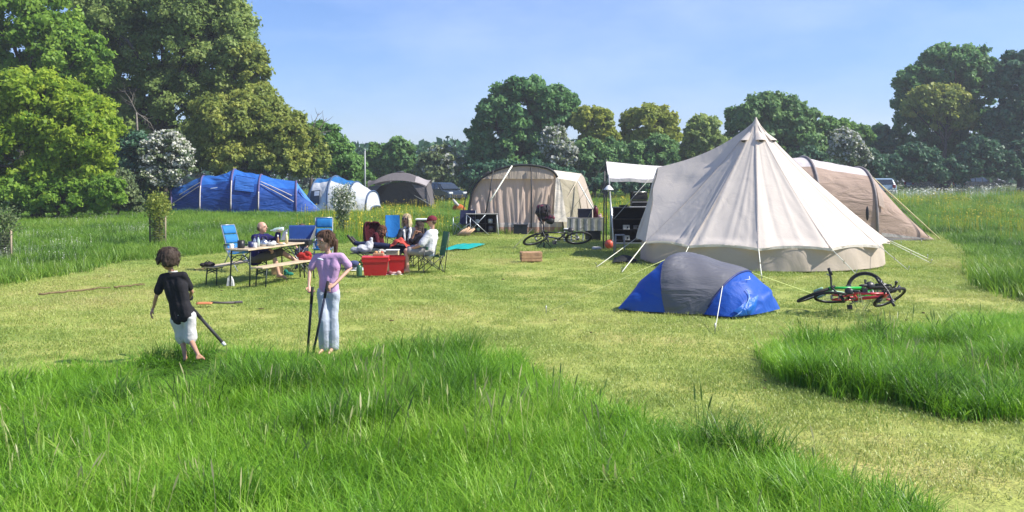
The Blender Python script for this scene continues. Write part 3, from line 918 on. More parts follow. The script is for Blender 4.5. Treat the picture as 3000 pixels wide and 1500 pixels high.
def bell_tent():
    C = Vector((5.64, 20.3, 0))
    root = thing('bell_tent', 'large off white canvas bell tent with a pointed peak and low side walls', 'tent', C)
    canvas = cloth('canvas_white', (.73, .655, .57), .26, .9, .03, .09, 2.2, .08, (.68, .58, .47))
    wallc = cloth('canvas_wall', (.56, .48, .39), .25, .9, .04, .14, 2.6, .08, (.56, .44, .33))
    hem = cloth('canvas_hem', (.72, .66, .58), .2, .9, .04, .3, 5, .08)
    apex = Vector((5.58, 20.3, 3.19)); R, RW, ZE = 2.78, 2.62, .45
    def E(i):
        a = math.radians(30 * i - 15.5)
        return C + Vector((R * math.sin(a), -R * math.cos(a), ZE))
    def W(a, z):
        a = math.radians(a - 15.5)
        r = RW + (.06 * (1 - z / .5))
        return C + Vector((r * math.sin(a), -r * math.cos(a), z))
    K = Vector((3.52, 21.35, 2.13)); K2 = Vector((3.75, 23.0, 2.1))
    def curve(a, b, t, sag):
        p = a.lerp(b, t); p.z -= sag * 4 * t * (1 - t) * (1.25 - .5 * t); return p
    def inward(p, amt):
        q = Vector((C.x - p.x, C.y - p.y, 0)); 
        return p + q.normalized() * amt if q.length > 1e-6 else p
    def panel(a, b, seed, sag=.13, bow=.05, nfold=5):
        def f(u, v):
            l, r = curve(apex, a, v, sag), curve(apex, b, v, sag)
            p = l.lerp(r, u)
            p = inward(p, bow * 4 * u * (1 - u) * v)                     # flat between the seams, drawn in a little
            p = inward(p, folds(u, v, seed, nfold, .028 * min(1, v * 1.6)))
            # tension creases that fan out of the lower corners
            d1, d2 = math.hypot(u, 1 - v), math.hypot(1 - u, 1 - v)
            ang1, ang2 = math.atan2(1 - v, u + 1e-6), math.atan2(1 - v, 1 - u + 1e-6)
            cr = .012 * math.sin(ang1 * 17 + seed) * math.exp(-d1 * 2.6) + .012 * math.sin(ang2 * 15 + seed * 2) * math.exp(-d2 * 2.6)
            p = inward(p, cr)
            if v > .97: p.z += .05 * 4 * u * (1 - u)                    # scalloped lower edge
            return p
        mb = MB(); mb.sheet(f, 26, 34)
        return mb.build('roof_panel', canvas, root, True)
    for i in range(-2, 6):
        panel(E(i), E(i + 1), i + 10)
    panel(E(-5), E(-4), 31); panel(E(6), E(7), 32)
    def kpanel(a, b, c, d, seed):                                       # apex - raised corner - eave corner
        def f(u, v):
            # u from the raised edge (a -> b) to the seam (a -> d); lower edge b -> c -> d
            top = curve(apex, b, v, .19); low = curve(apex, d, v, .13)
            p = top.lerp(low, u)
            w = .10 * math.sin(PI * u) * math.sin(PI * min(1, v))
            cr = .030 * math.sin((v * 9 + u * 3.5 + seed) * 2.2) * math.exp(-((u - .38) / .2) ** 2) * smooth(.25, .6, v)
            cr += .018 * math.sin((v * 15 - u * 6) * 1.8) * math.exp(-((u - .3) / .16) ** 2) * smooth(.35, .8, v)
            return inward(p, w + float(cr))
        mb = MB(); mb.sheet(f, 30, 34)
        return mb.build('roof_panel', canvas, root, True)
    kpanel(apex, K, None, E(-2), 1)
    # the tall panel from the raised corner down to the eave at the left
    def side(u, v):
        a = K.lerp(E(-3), v); b = K.lerp(E(-2), v)
        p = a.lerp(b, u)
        d = math.sin(PI * u) * math.sin(PI * v)
        cr = .022 * math.sin((u * 9 + v * 4)) * d + folds(u, v, 5, 4, .02)
        return inward(p, .06 * d + cr)
    mb = MB(); mb.sheet(side, 20, 24); mb.build('side_panel', canvas, root, True)
    # narrow sunlit flap behind that edge, then the doorway side
    D0 = Vector((3.02, 21.3, .42))
    def flap(u, v):
        a = (K + Vector((-.02, .02, 0))).lerp(E(-3) + Vector((-.03, -.02, 0)), v); b = K.lerp(E(-3).lerp(E(-2), .16) + Vector((0, 0, .02)), v)
        return a.lerp(b, u) + Vector((-.015 * math.sin(v * 9), -.03, 0))
    mb = MB(); mb.sheet(flap, 6, 18); mb.build('door_flap', canvas, root, True)
    mb = MB(); mb.sheet(lambda u, v: curve(apex, K, v, .19).lerp(curve(apex, K2, v, .19), u) - Vector((0, 0, .05 * math.sin(PI * u) * v)), 12, 18)
    mb.build('roof_panel', canvas, root, True)
    mb = MB(); mb.sheet(lambda u, v: curve(apex, K2, v, .19).lerp(curve(apex, E(-5), v, .13), u), 12, 18)
    mb.build('roof_panel', canvas, root, True)
    # stitched seams from the peak to the eave corners
    seamm = cloth('canvas_seam', (.60, .53, .46), .15, .9, .04, .2, 5, .08)
    for i in range(-2, 7):
        def sm(u, v):
            p = curve(apex, E(i), v, .13); a = math.radians(30 * i - 15.5)
            n_ = Vector((math.sin(a), -math.cos(a), .9)).normalized(); t_ = Vector((math.cos(a), math.sin(a), 0))
            return p + n_ * .006 + t_ * (u - .5) * .028
        mb = MB(); mb.sheet(sm, 2, 24); mb.build('seam', seamm, root, True)
    # low wall, one length between each two seams
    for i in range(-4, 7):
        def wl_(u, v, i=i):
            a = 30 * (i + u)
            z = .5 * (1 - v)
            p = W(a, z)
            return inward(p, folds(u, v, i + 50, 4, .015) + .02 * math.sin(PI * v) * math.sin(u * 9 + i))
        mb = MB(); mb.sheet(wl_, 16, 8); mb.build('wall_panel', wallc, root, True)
    # hem of the eave between the corners
    for i in range(-3, 6):
        a, b = E(i), E(i + 1)
        def hm(u, v):
            p = a.lerp(b, u); p = inward(p, .05 * 4 * u * (1 - u) - .012)
            p.z += .05 * 4 * u * (1 - u) + .012 - .055 * v
            return p
        mb = MB(); mb.sheet(hm, 12, 2); mb.build('hem', hem, root, True)
    # peak cap and the hooded vents
    prof = [(.012, .05), (.03, 0), (.10, -.13), (.20, -.30), (.27, -.42)]
    mb = MB(); mb.lathe(apex + Vector((0, 0, .02)), prof, 16); mb.build('peak_cap', canvas, root, True)
    dark = cloth('mesh_vent', (.10, .09, .08), .1, .9)
    for ang in (-54, 0, 48):
        a = math.radians(ang); dr = Vector((math.sin(a), -math.cos(a), 0)); sd = Vector((math.cos(a), math.sin(a), 0))
        top = apex + dr * .10 + Vector((0, 0, -.18)); bt = apex + dr * .42 + Vector((0, 0, -.50))
        def hood(u, v):
            p = top.lerp(bt, v) + sd * (u - .5) * (.05 + .20 * v) + dr * (.085 * math.sin(PI * u) * v) + Vector((0, 0, .03 * v))
            return p
        mb = MB(); mb.sheet(hood, 8, 8); h = mb.build('vent_hood', canvas, root, True)
        mb = MB(); mb.ball(bt + dr * .015 + Vector((0, 0, .015)), (.055, .055, .03), 8, 6); mb.build('vent_opening', dark, h, True)
    pole = mat('pole_steel', (.5, .5, .48), .4, .1, 20, metal=.7)
    mb = MB(); mb.tube([C + Vector((-.06, 0, 0)), apex], .02, 8); mb.build('centre_pole', pole, root, True)
    mb = MB(); mb.tube([Vector((K.x - .12, K.y, 0)), K], .015, 8); mb.build('door_pole', pole, root, True)
    mb = MB(); mb.tube([Vector((K2.x - .12, K2.y, 0)), K2], .015, 8); mb.build('door_pole', pole, root, True)
    # guy ropes with wooden sliders
    slider = mat('slider_wood', (.45, .36, .24), .7, .2, 30)
    ends = {-3: (1748, 782), -2: (1822, 797), -1: (2030, 770), 0: (2232, 818), 1: (2452, 800), 2: (2662, 792), 3: (2728, 771)}
    for i, e in ends.items():
        a, b = E(i), G(*e)
        if i == -1: b = a + Vector((-.35, -.55, -ZE))
        if i == 1: b = a + Vector((.30, -.5, -ZE))
        b.z = 0
        rr = rope(root, a, b, .0105 if i in (-2, 0) else .008)
        s = a.lerp(b, .52); mb = MB(); mb.box(s, (.018, .018, .07), bevel=.004); mb.build('slider', slider, rr, True)
        peg(root, b, ((b - a).x * .3, (b - a).y * .3))
    rope(root, E(3) + Vector((.05, .1, .03)), G(2718, 757), .008); peg(root, G(2718, 757))
    groundsheet = mat('groundsheet', (.06, .06, .065), .7)
    mb = MB(); mb.lathe(C, [(.01, .012), (RW + .04, .012)], 36); mb.build('groundsheet', groundsheet, root, True)
bell_tent()

def awning():
    root = thing('canvas_awning', 'flat off white canvas awning on poles behind the left side of the bell tent', 'awning', (3.4, 24.5, 0))
    canvas = cloth('awning_canvas', (.74, .70, .67), .22, .9, .03, .25, 1.2, .08, (.7, .62, .55))
    steel = mat('pole_steel', (.5, .5, .48)); darkp = mat('pole_dark', (.05, .05, .05), .5)
    A, B = P(1776, 473, 26.0), P(1783, 521, 23.4)
    A2, B2 = P(2150, 482, 26.4), P(2080, 519, 23.6)
    def f(u, v):
        p = A.lerp(A2, u).lerp(B.lerp(B2, u), v)
        p.z -= .10 * math.sin(PI * u) * (1 - .6 * v) + .03 * math.sin(PI * v) + .012 * math.sin(u * 22) * v
        return p
    mb = MB(); mb.sheet(f, 24, 12); mb.build('canopy', canvas, root, True)
    def hemf(u, v):
        p = f(u, 1.0); p.z -= .09 * v; p.y -= .01; return p
    mb = MB(); mb.sheet(hemf, 24, 1); mb.build('hem', canvas, root, True)
    for top, foot, m in ((B, G(1800, 742), steel), (A, Vector((A.x, A.y, 0)), darkp), (B + Vector((-.1, .05, .1)), G(1768, 728), darkp), (B2, Vector((B2.x, B2.y, 0)), steel)):
        mb = MB(); mb.tube([top + Vector((0, 0, .08)), foot], .019, 8); mb.build('pole', m, root, True)
    rope(root, P(1905, 521, 23.5), P(1800, 640, 22.6), .008, mat('rope_grey', (.35, .36, .33), .8))
    rope(root, B, G(1690, 700), .006, mat('rope_grey', (.35, .36, .33)))
    rope(root, A, G(1640, 668), .006, mat('rope_grey', (.35, .36, .33)))
awning()

def popup_tent():
    """small pop-up tent: grey band over a blue body"""
    root = thing('popup_tent', 'small blue pop-up tent with a grey band over its roof before the bell tent', 'tent', (2.9, 12.9, 0))
    blue = cloth('popup_blue', (.018, .105, .50), .30, .45, .06, .30, 3.0, .5, (.02, .16, .70))
    grey = cloth('popup_grey', (.125, .125, .14), .10, .5, .05, .45, 2.6, .5, stretch=(.35, 1, 1.6))
    trim = mat('popup_trim', (.02, .035, .16), .5)
    # two hoops share their feet and splay apart at the top; (near foot, far foot, apex) of each section
    secs = [((1.56, 12.38, 0), (1.70, 12.80, 0), (1.52, 12.5, .03)), ((1.76, 12.22, 0), (2.28, 13.05, 0), (1.93, 12.72, .40)),
            ((2.10, 12.10, 0), (2.95, 13.15, 0), (2.36, 12.72, .745)), ((2.25, 12.03, 0), (3.05, 13.08, 0), (2.60, 12.66, .735)), ((2.41, 11.98, 0), (3.18, 13.0, 0), (2.93, 12.55, .645)),
            ((2.57, 11.94, 0), (3.30, 12.9, 0), (3.24, 12.40, .54)), ((2.74, 11.78, 0), (3.42, 12.80, 0), (3.44, 12.28, .34)),
            ((2.86, 11.72, 0), (3.52, 12.62, 0), (3.52, 12.20, .21)), ((2.90, 11.72, 0), (3.58, 12.48, 0), (3.57, 12.16, .02))]
    secs = [tuple(Vector(q) for q in t) for t in secs]
    def sec(s, t):
        i = min(int(s), len(secs) - 2); q = s - i
        def cr(k):
            p = [secs[max(0, min(len(secs) - 1, i + m))][k] for m in (-1, 0, 1, 2)]
            return .5 * (2 * p[1] + (p[2] - p[0]) * q + (2 * p[0] - 5 * p[1] + 4 * p[2] - p[3]) * q * q + (3 * p[1] - p[0] - 3 * p[2] + p[3]) * q ** 3)
        a, b, c = cr(0), cr(1), cr(2)
        x = -math.cos(PI * t); x = math.copysign(abs(x) ** .85, x)
        base = a.lerp(b, (x + 1) / 2); hh = math.sin(PI * t) ** .75
        p = base + (c - (a + b) / 2) * hh
        p.z = max(p.z, .005); return p
    MIDP = Vector((2.6, 12.55, .05))
    def strip(s0, s1, mt, nm, ns, seed, amp, push=0.0):
        def f(u, v):
            s = s0 + (s1 - s0) * u
            p = sec(s, v)
            ctr = MIDP; n_ = (p - ctr); n_.x *= .5
            if n_.length > 1e-5: n_.normalize()
            q = vnoise(u * 5 + seed, v * 9 + seed * 3, seed) - .5
            cr = amp * float(q) + amp * .8 * math.sin((v * 7 + u * 4 + seed) * 2.6) * math.exp(-((u - .5) / .3) ** 2)
            return p + n_ * (push + cr * math.sin(PI * v))
        mb = MB(); mb.sheet(f, ns, 36); return mb.build(nm, mt, root, True)
    strip(0, 2.02, blue, 'left_end', 18, 3, .030)
    b = strip(1.97, 5.04, grey, 'grey_band', 30, 5, .014, .010)
    strip(4.98, 8, blue, 'right_end', 30, 9, .028)
    def rim(s, nm, r=.011, m=trim):
        mb = MB(); mb.tube([sec(s, t / 30) + Vector((0, 0, .006)) for t in range(1, 30)], r, 6); mb.build(nm, m, root, True)
    rim(5.04, 'hoop', .013); rim(1.98, 'hoop', .009)
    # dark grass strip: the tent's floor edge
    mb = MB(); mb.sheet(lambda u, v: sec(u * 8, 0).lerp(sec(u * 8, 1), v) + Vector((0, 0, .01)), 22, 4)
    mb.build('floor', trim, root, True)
    # door seam and vent with its cord on the right end
    def surf(u, v, out=.02):
        p = sec(5.0 + 3.0 * u, v); n_ = p - MIDP; n_.normalize(); return p + n_ * out
    mb = MB(); mb.tube([surf(.25 + .55 * t, .30 - .28 * t ** 1.6, .035) for t in [i / 12 for i in range(13)]], .006, 5); mb.build('door_zip', mat('zip_light', (.25, .45, .75), .5), root, True)
    def door(u, v): 
        return surf(.50 + .42 * u, .06 + .30 * v * (1 - .5 * u), .030 + .02 * math.sin(PI * u) * math.sin(PI * v))
    mb = MB(); mb.sheet(door, 12, 12); mb.build('door_panel', cloth('popup_door', (.014, .16, .60), .3, .4, .08, .6, 5, .5), root, True)
    mb = MB(); mb.tube([surf(.12, .44, .04), surf(.16, .40, .06), surf(.13, .36, .04)], .005, 5); mb.build('vent_cord', mat('cord_white', (.7, .72, .72), .6), root, True)
    # guy lines
    lime = mat('rope_lime', (.55, .62, .22), .7); wht = mat('rope_white', (.72, .72, .60))
    rope(root, sec(5.04, .20) + Vector((0, -.01, .02)), G(2095, 968), .0055); peg(root, G(2095, 968))
    rope(root, sec(5.04, .62), G(2390, 864), .005, lime); peg(root, G(2390, 864))
    rope(root, sec(1.98, .5), G(1600, 915), .0035, lime); peg(root, G(1600, 915))
popup_tent()

def hooped(root, hoops, depth_near, depth_far, mats, name='side_panel', split=None, hoopmat=None, hoopr=.035, nv=28, expo=.62, seed=1, wr=.04, amp=.05, xskew=0.0, hoopname='hoop'):
    """a tent carried by hoops: hoops = (px, py of its top, width factor); photo pixels fix where each hoop stands along the field"""
    dm = (depth_near + depth_far) / 2
    H = []
    for px, py, wf in hoops:
        top = P(px, py, dm); H.append((top.x, max(.02, top.z - float(th(top.x, dm))), wf))
    z0 = float(th(H[0][0], dm))
    hw = (depth_far - depth_near) / 2
    def at(s, t):
        i = min(int(s), len(H) - 2); q = s - i
        x, h, wf = (lerp(H[i][k], H[i + 1][k], q) for k in range(3))
        c = -math.cos(PI * t); c = math.copysign(abs(c) ** .9, c)
        return Vector((x + xskew * c * hw, dm + c * hw * wf, z0 + h * max(0, math.sin(PI * t)) ** expo))
    out = []
    for i in range(len(H) - 1):
        def f(u, v, i=i):
            p = at(i + u, v); ctr = Vector((p.x, dm, z0)); n_ = p - ctr
            if n_.length > 1e-6: n_.normalize()
            sagv = -amp * math.sin(PI * u) * math.sin(PI * v)
            cr = wr * (float(vnoise(u * 2.5 + i * 7, v * 14 + u * 5, seed)) - .5) * math.sin(PI * u) * math.sin(PI * v)
            return p + n_ * (sagv + cr)
        mt = mats[i % len(mats)]
        if split:
            v0, m2 = split                                              # lower sides in another material
            mb = MB(); mb.sheet(lambda u, v: f(u, v0 + (1 - 2 * v0) * v), 16, nv); out.append(mb.build('roof_panel', mt, root, True))
            mb = MB(); mb.sheet(lambda u, v: f(u, v0 * v), 16, 12); out.append(mb.build(name, m2, root, True))
            mb = MB(); mb.sheet(lambda u, v: f(u, 1 - v0 * v), 16, 12); mb.build(name, m2, root, True)
        else:
            mb = MB(); mb.sheet(f, 18, nv); out.append(mb.build(name, mt, root, True))
    if hoopmat:
        for i in range(len(H)):
            if H[i][1] < .3: continue
            mb = MB(); mb.tube([at(i, t / 28) + Vector((0, 0, .01)) for t in range(29)], hoopr, 6); mb.build(hoopname, hoopmat, root, True)
    return at, out

def blue_tunnel():
    root = thing('tunnel_tent', 'large blue tunnel tent with purple hoops at the edge of the wood', 'tent', (-15, 48, 0))
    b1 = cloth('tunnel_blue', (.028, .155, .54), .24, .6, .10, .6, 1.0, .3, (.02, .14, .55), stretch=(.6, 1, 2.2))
    b2 = cloth('tunnel_blue_shaded', (.014, .075, .32), .18, .6, .10, .6, 1.2, .3, (.02, .10, .42), stretch=(.6, 1, 2.0))  # same blue cloth, with the shade of the sides put into its colour
    b3 = cloth('tunnel_blue_sunlit', (.10, .32, .78), .35, .6, .08, .4, 1.4, .3, (.10, .34, .82))  # same blue again, with sun on the right end put into its colour
    hp = mat('hoop_purple', (.10, .085, .20), .6)
    hoops = [(500, 552, .42), (596, 516, .86), (688, 496, 1.0), (766, 512, 1.0), (868, 531, .80), (935, 618, .30)]
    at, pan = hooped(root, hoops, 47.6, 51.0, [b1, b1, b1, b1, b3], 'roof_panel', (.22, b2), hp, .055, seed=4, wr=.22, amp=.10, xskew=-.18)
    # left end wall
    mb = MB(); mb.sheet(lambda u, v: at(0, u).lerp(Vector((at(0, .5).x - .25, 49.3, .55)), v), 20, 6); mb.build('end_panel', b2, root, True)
    # window with straps, a small printed mark, cream storm straps
    strap = mat('strap_cream', (.55, .50, .45), .8)
    for s0, t0, s1, t1 in ((0.02, .06, .95, .20), (0.3, .16, .97, .26), (3.05, .22, 3.95, .06), (3.05, .26, 3.9, .12)):
        mb = MB(); mb.tube([at(lerp(s0, s1, q / 8), lerp(t0, t1, q / 8)) + Vector((0, -.06, .02)) for q in range(9)], .020, 4); mb.build('storm_strap', strap, root, True)
    for s in (1, 2, 3):
        mb = MB(); mb.tube([at(s, t / 100) + Vector((.03, -.08, 0)) for t in range(1, 22 if s < 3 else 14, 2)], .032, 5); mb.build('pole_sleeve', strap, root, True)
    def win(u, v): return at(2.14 + .70 * u, .12 + .17 * v) + Vector((0, -.04, .02))
    mb = MB(); mb.sheet(win, 8, 8); w = mb.build('window_cover', cloth('tunnel_window', (.030, .15, .50), .2, .5, .1, .8, 1.5, .4, stretch=(.4, 1, 3)), root, True)
    for z in (.12, .30):
        mb = MB(); mb.tube([at(2.12 + .74 * q / 6, z) + Vector((0, -.06, .01)) for q in range(7)], .018, 4); mb.build('window_seam', b2, w, True)
    mb = MB(); mb.sheet(lambda u, v: at(1.36 + .22 * u, .150 + .007 * v) + Vector((0, -.10, .02)), 6, 1); mb.build('printed_mark', mat('print_white', (.6, .65, .72), .6), root, True)
    mb = MB(); mb.sheet(lambda u, v: at(4.1 + .25 * u, .20 + .10 * v * (1 - u)) + Vector((.02, -.05, .03)), 4, 4); mb.build('vent_flap', b2, root, True)
blue_tunnel()

def dome_tent():
    root = thing('dome_tent', 'white dome tent with blue roof and grey porch right of the blue tunnel', 'tent', (-10, 50.5, 0))
    wht = cloth('dome_white', (.62, .64, .66), .3, .7, .05, .4, 1.5, .2, (.6, .6, .62))
    blu = cloth('dome_blue', (.03, .17, .42), .25, .6, .08, .4, 1.4, .3, (.03, .2, .5))
    gry = cloth('dome_mesh', (.20, .23, .26), .35, .7, .08, .3, 3, .2)
    hp = mat('dome_pole', (.05, .09, .17), .5)
    hoops = [(898, 600, .35), (935, 524, .85), (985, 516, 1.0), (1045, 533, .95), (1092, 560, .75), (1102, 604, .55)]
    at, pan = hooped(root, hoops, 49.3, 52.6, [gry, blu, blu, wht, wht], 'side_panel', (.30, wht), hp, .05, seed=8, wr=.1, amp=.06, xskew=.12)
    for s in (.25, .6):
        pass
    def porch(u, v): 
        a = at(1, .02 + .40 * v); b = at(.0, .05 + .25 * v)
        return a.lerp(b, u) + Vector((0, -.10, .02))
    mb = MB(); mb.sheet(porch, 10, 10); mb.build('mesh_porch', gry, root, True)
    mb = MB(); mb.tube([at(1.0, .44) + Vector((.4, -.2, -.25)), at(.55, .02) + Vector((0, -.2, 0))], .05, 5); mb.build('door_edge', wht, root, True)
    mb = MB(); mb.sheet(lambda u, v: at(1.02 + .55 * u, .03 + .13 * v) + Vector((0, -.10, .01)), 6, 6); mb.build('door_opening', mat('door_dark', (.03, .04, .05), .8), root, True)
    mb = MB(); mb.sheet(lambda u, v: at(1.25 + .3 * u, .10 + .05 * v) + Vector((0, -.14, .01)), 4, 3); mb.build('window_patch', wht, root, True)
dome_tent()

def shelter():
    root = thing('event_shelter', 'dark grey open sided dome shelter right of the white and blue tent', 'shelter', (-6.3, 56, 0))
    c1 = cloth('shelter_grey', (.16, .145, .145), .22, .75, .06, .35, 1.2, .15, (.2, .18, .18))
    c2 = cloth('shelter_pale', (.42, .38, .37), .25, .75, .06, .35, 1.2, .15)
    pl = mat('pole_dark', (.05, .05, .05))
    cx, cy, r = P(1172, 530, 57).x, 57.2, 2.0
    zt = P(1170, 505, 57.2).z; ze = 1.42
    g = float(th(cx, cy))
    def roof(u, v):
        x, y = (u - .5) * 2, (v - .5) * 2
        m_ = max(abs(x), abs(y))
        edge = ze + .42 * (1 - (min(abs(x), abs(y)) / max(m_, 1e-6)) ** 2) * m_ ** 4
        z = lerp(zt, edge, m_ ** 1.9)
        k = 1 - .10 * (min(abs(x), abs(y))) ** 2 * m_
        return Vector((cx + x * r * k, cy + y * r * k, z))
    mb = MB(); mb.sheet(roof, 28, 28); mb.build('canopy', c1, root, True)
    for sx in (-1, 1):
        for sy in (-1, 1):
            c = Vector((cx + sx * r * .9, cy + sy * r * .9, ze)); f = Vector((cx + sx * r * 1.05, cy + sy * r * 1.05, g))
            mb = MB(); mb.tube([c, c.lerp(f, .5) + Vector((sx * .08, sy * .08, 0)), f], .03, 6); mb.build('leg_pole', pl, root, True)
            for ax in (0, 1):
                def leg(u, v):
                    w = .75 * (1 - v) ** 1.3 + .12
                    p = c.lerp(f, v); o = Vector((-sx * w * u, 0, 0)) if ax == 0 else Vector((0, -sy * w * u, 0))
                    return p + o + Vector((0, 0, .18 * u * (1 - v)))
                mb = MB(); mb.sheet(leg, 6, 12); mb.build('leg_panel', c1, root, True)
    # right hand wall, pale corner and the back wall
    mb = MB(); mb.sheet(lambda u, v: Vector((cx + r * (.93 + .1 * v), cy + r * (.9 - 1.8 * u), lerp(ze + .3 * math.sin(PI * u), g, v))), 14, 8); mb.build('wall_panel', c1, root, True)
    mb = MB(); mb.sheet(lambda u, v: Vector((cx + r * (.9 - 1.8 * u), cy + r * (.93 + .1 * v), lerp(ze + .3 * math.sin(PI * u), g, v))), 14, 8); mb.build('wall_panel', c1, root, True)
    mb = MB(); mb.sheet(lambda u, v: roof(.78 + .22 * u, .02 + .55 * v) + Vector((.02, -.03, .03)), 8, 8); mb.build('corner_patch', c2, root, True)
    mb = MB(); mb.ball((cx, cy, zt + .02), (.28, .28, .07), 12, 6); mb.build('vent_cap', pl, root, True)
    rope(root, (cx + r * .55, cy - r * .95, .9), (cx + r * 1.35, cy - r * 1.5, g), .02, mat('rope_grey', (.35, .36, .33)))
shelter()

def beige_tent():
    root = thing('family_tent', 'beige cotton family tent with dark curved roof poles and a side porch', 'tent', (0, 31, 0))
    tan = cloth('beige_tan', (.58, .50, .41), .40, .9, .06, .5, 1.6, .08, (.46, .36, .27), stretch=(2.4, 1, .5))
    pink = cloth('beige_pink', (.74, .59, .50), .45, .9, .05, .30, 1.8, .08, (.74, .56, .44), stretch=(2.6, 1, .45))
    cream = cloth('beige_cream', (.70, .64, .54), .28, .9, .05, .4, 1.6, .08, (.7, .58, .42))
    olive = cloth('beige_olive', (.42, .38, .28), .3, .9, .06, .4, 1.5, .08)
    skirt = cloth('beige_skirt', (.50, .30, .23), .25, .9, .10, .4, 8, .08, stretch=(3, 1, .5))
    blk = mat('pole_black', (.03, .03, .032), .6)
    D0, D1 = 30.9, 34.6
    def arch(t, d, dx=0.0, dz=0.0, s=1.0):
        """t 0..1 from the left foot over the top to the right foot"""
        pts = [(1368, 681), (1376, 600), (1392, 548), (1425, 515), (1475, 494), (1530, 486), (1585, 491), (1622, 506), (1640, 545), (1646, 610), (1648, 681)]
        q = t * (len(pts) - 1); i = min(int(q), len(pts) - 2); f = q - i
        p0, p1 = pts[max(i - 1, 0)], pts[i]; p2, p3 = pts[i + 1], pts[min(i + 2, len(pts) - 1)]
        def cr(a, b, c, e): return .5 * (2 * b + (c - a) * f + (2 * a - 5 * b + 4 * c - e) * f * f + (3 * b - a - 3 * c + e) * f ** 3)
        p = P(cr(p0[0], p1[0], p2[0], p3[0]), cr(p0[1], p1[1], p2[1], p3[1]), D0)
        return Vector((p.x * s + dx, d, max(0, p.z * s + dz)))
    def roof(u, v):
        a, b = arch(v, D0), arch(v, D1, .75, -.12)
        p = a.lerp(b, u); p.z -= .06 * math.sin(PI * u) * math.sin(PI * v); return p
    mb = MB(); mb.sheet(lambda u, v: roof(u, .30 + .42 * v), 14, 24); mb.build('roof_panel', cream, root, True)
    mb = MB(); mb.sheet(lambda u, v: roof(u, .72 + .28 * v), 14, 16); mb.build('side_panel', tan, root, True)
    mb = MB(); mb.sheet(lambda u, v: roof(u, .30 * v), 14, 16); mb.build('side_panel', tan, root, True)
    for t0 in (.60, .66):
        mb = MB(); mb.tube([roof(u / 8, t0) + Vector((0, 0, .03)) for u in range(9)], .035, 5); mb.build('roof_strap', blk, root, True)
    # facade under the arch, in three sloping widths
    bot = [1371, 1452, 1556, 1648]; top_t = [.08, .36, .565, .80]
    def facade(px0, px1, t0, t1, mt, seed, nm, zlo=.36):
        def f(u, v):
            tp = arch(lerp(t0, t1, u), D0 + .05)
            bx = P(lerp(px0, px1, u), 681, D0).x
            p = Vector((lerp(tp.x, bx, v ** .8), 0, lerp(tp.z, zlo, v)))
            pleat = .020 * math.sin(u * 27 + seed + 2.2 * math.sin(v * 2.3 + seed)) * smooth(.12, .5, v) + folds(u, v, seed, 6, .045) * float(smooth(.08, .4, v))
            p.y = D0 + .06 - .30 * v + float(pleat)
            return p
        mb = MB(); mb.sheet(f, 44, 26); mb.build(nm, mt, root, True)
        def low(u, v):
            p = f(u, 1.0); p.z = zlo * (1 - v) + .0; p.y -= .02 + .03 * v; return p
        mb = MB(); mb.sheet(lambda u, v: low(u, v * .42), 30, 4); mb.build('hem', cloth('beige_hem', (.60, .52, .48), .25, .9, .05, .4, 5), root, True)
        mb = MB(); mb.sheet(lambda u, v: low(u, .42 + .58 * v), 30, 4); mb.build('mud_skirt', skirt, root, True)
        return f
    f1 = facade(bot[0], bot[1], top_t[0], top_t[1], pink, 3, 'front_panel')
    f2 = facade(bot[1], bot[2], top_t[1], top_t[2], pink, 7, 'front_panel')
    f3 = facade(bot[2], bot[3], top_t[2], top_t[3], pink, 12, 'front_panel')
    # plain band under the arch above the curtains
    def band(u, v):
        tp = arch(lerp(.22, .70, u), D0 - .01); lo = P(0, 524, D0).z
        return Vector((tp.x, D0 - .03 - .08 * v, lerp(tp.z, min(lo, tp.z - .02), v)))
    mb = MB(); mb.sheet(band, 30, 6); mb.build('front_band', tan, root, True)
    mb = MB(); mb.tube([arch(t / 40, D0 - .05) + Vector((0, 0, .03)) for t in range(2, 31)], .045, 6); mb.build('arch_pole', blk, root, True)
    mb = MB(); mb.tube([arch(t / 40, D0 - .15, -.18, .0) for t in range(1, 15)], .02, 6); mb.build('arch_pole', blk, root, True)
    for (pa, pb) in (((1445, 500), (1420, 640)), ((1556, 490), (1556, 668)), ((1640, 540), (1650, 676))):
        a, b = P(*pa, D0 - .12), P(*pb, D0 - .42)
        mb = MB(); mb.tube([a, a.lerp(b, .5) + Vector((.02, -.02, 0)), b], .024, 5); mb.build('door_strap', blk, root, True)
    # side porch at the right
    r0, r1 = P(1612, 497, 31.6), P(1703, 509, 32.6)
    e0, e1 = P(1632, 522, 30.9), P(1690, 532, 31.6)
    g0, g1 = P(1655, 684, 30.4), P(1748, 655, 31.6); g1.z = .05; g0.z = .02
    def quad(a, b, c, d, seed=0, amp=.02):
        def f(u, v):
            p = a.lerp(b, u).lerp(d.lerp(c, u), v)
            return p + Vector((0, -1, 0)) * float(amp * (math.sin(u * 13 + v * 6 + seed) * math.sin(PI * v) + folds(u, v, seed, 4, 1.0)))
        return f
    mb = MB(); mb.sheet(quad(r0, r1, e1, e0, 1, .01), 12, 6); mb.build('porch_roof', cream, root, True)
    mb = MB(); mb.sheet(quad(e0, e1, P(1712, 668, 31.0), g0, 2, .035), 20, 16); mb.build('porch_panel', olive, root, True)
    mb = MB(); mb.sheet(quad(r1, P(1712, 520, 32.8), P(1752, 640, 32.6), P(1735, 668, 31.2), 3, .02), 10, 14); mb.build('porch_panel', tan, root, True)
    mb = MB(); mb.sheet(quad(e1, r1, P(1740, 665, 31.4), P(1712, 668, 31.0), 4, .02), 10, 14); mb.build('porch_panel', tan, root, True)
    mb = MB(); mb.sheet(quad(P(1628, 520, 30.75), P(1640, 524, 30.7), P(1662, 650, 30.0), P(1622, 650, 30.0), 6, .02), 8, 14); mb.build('porch_curtain', cream, root, True)
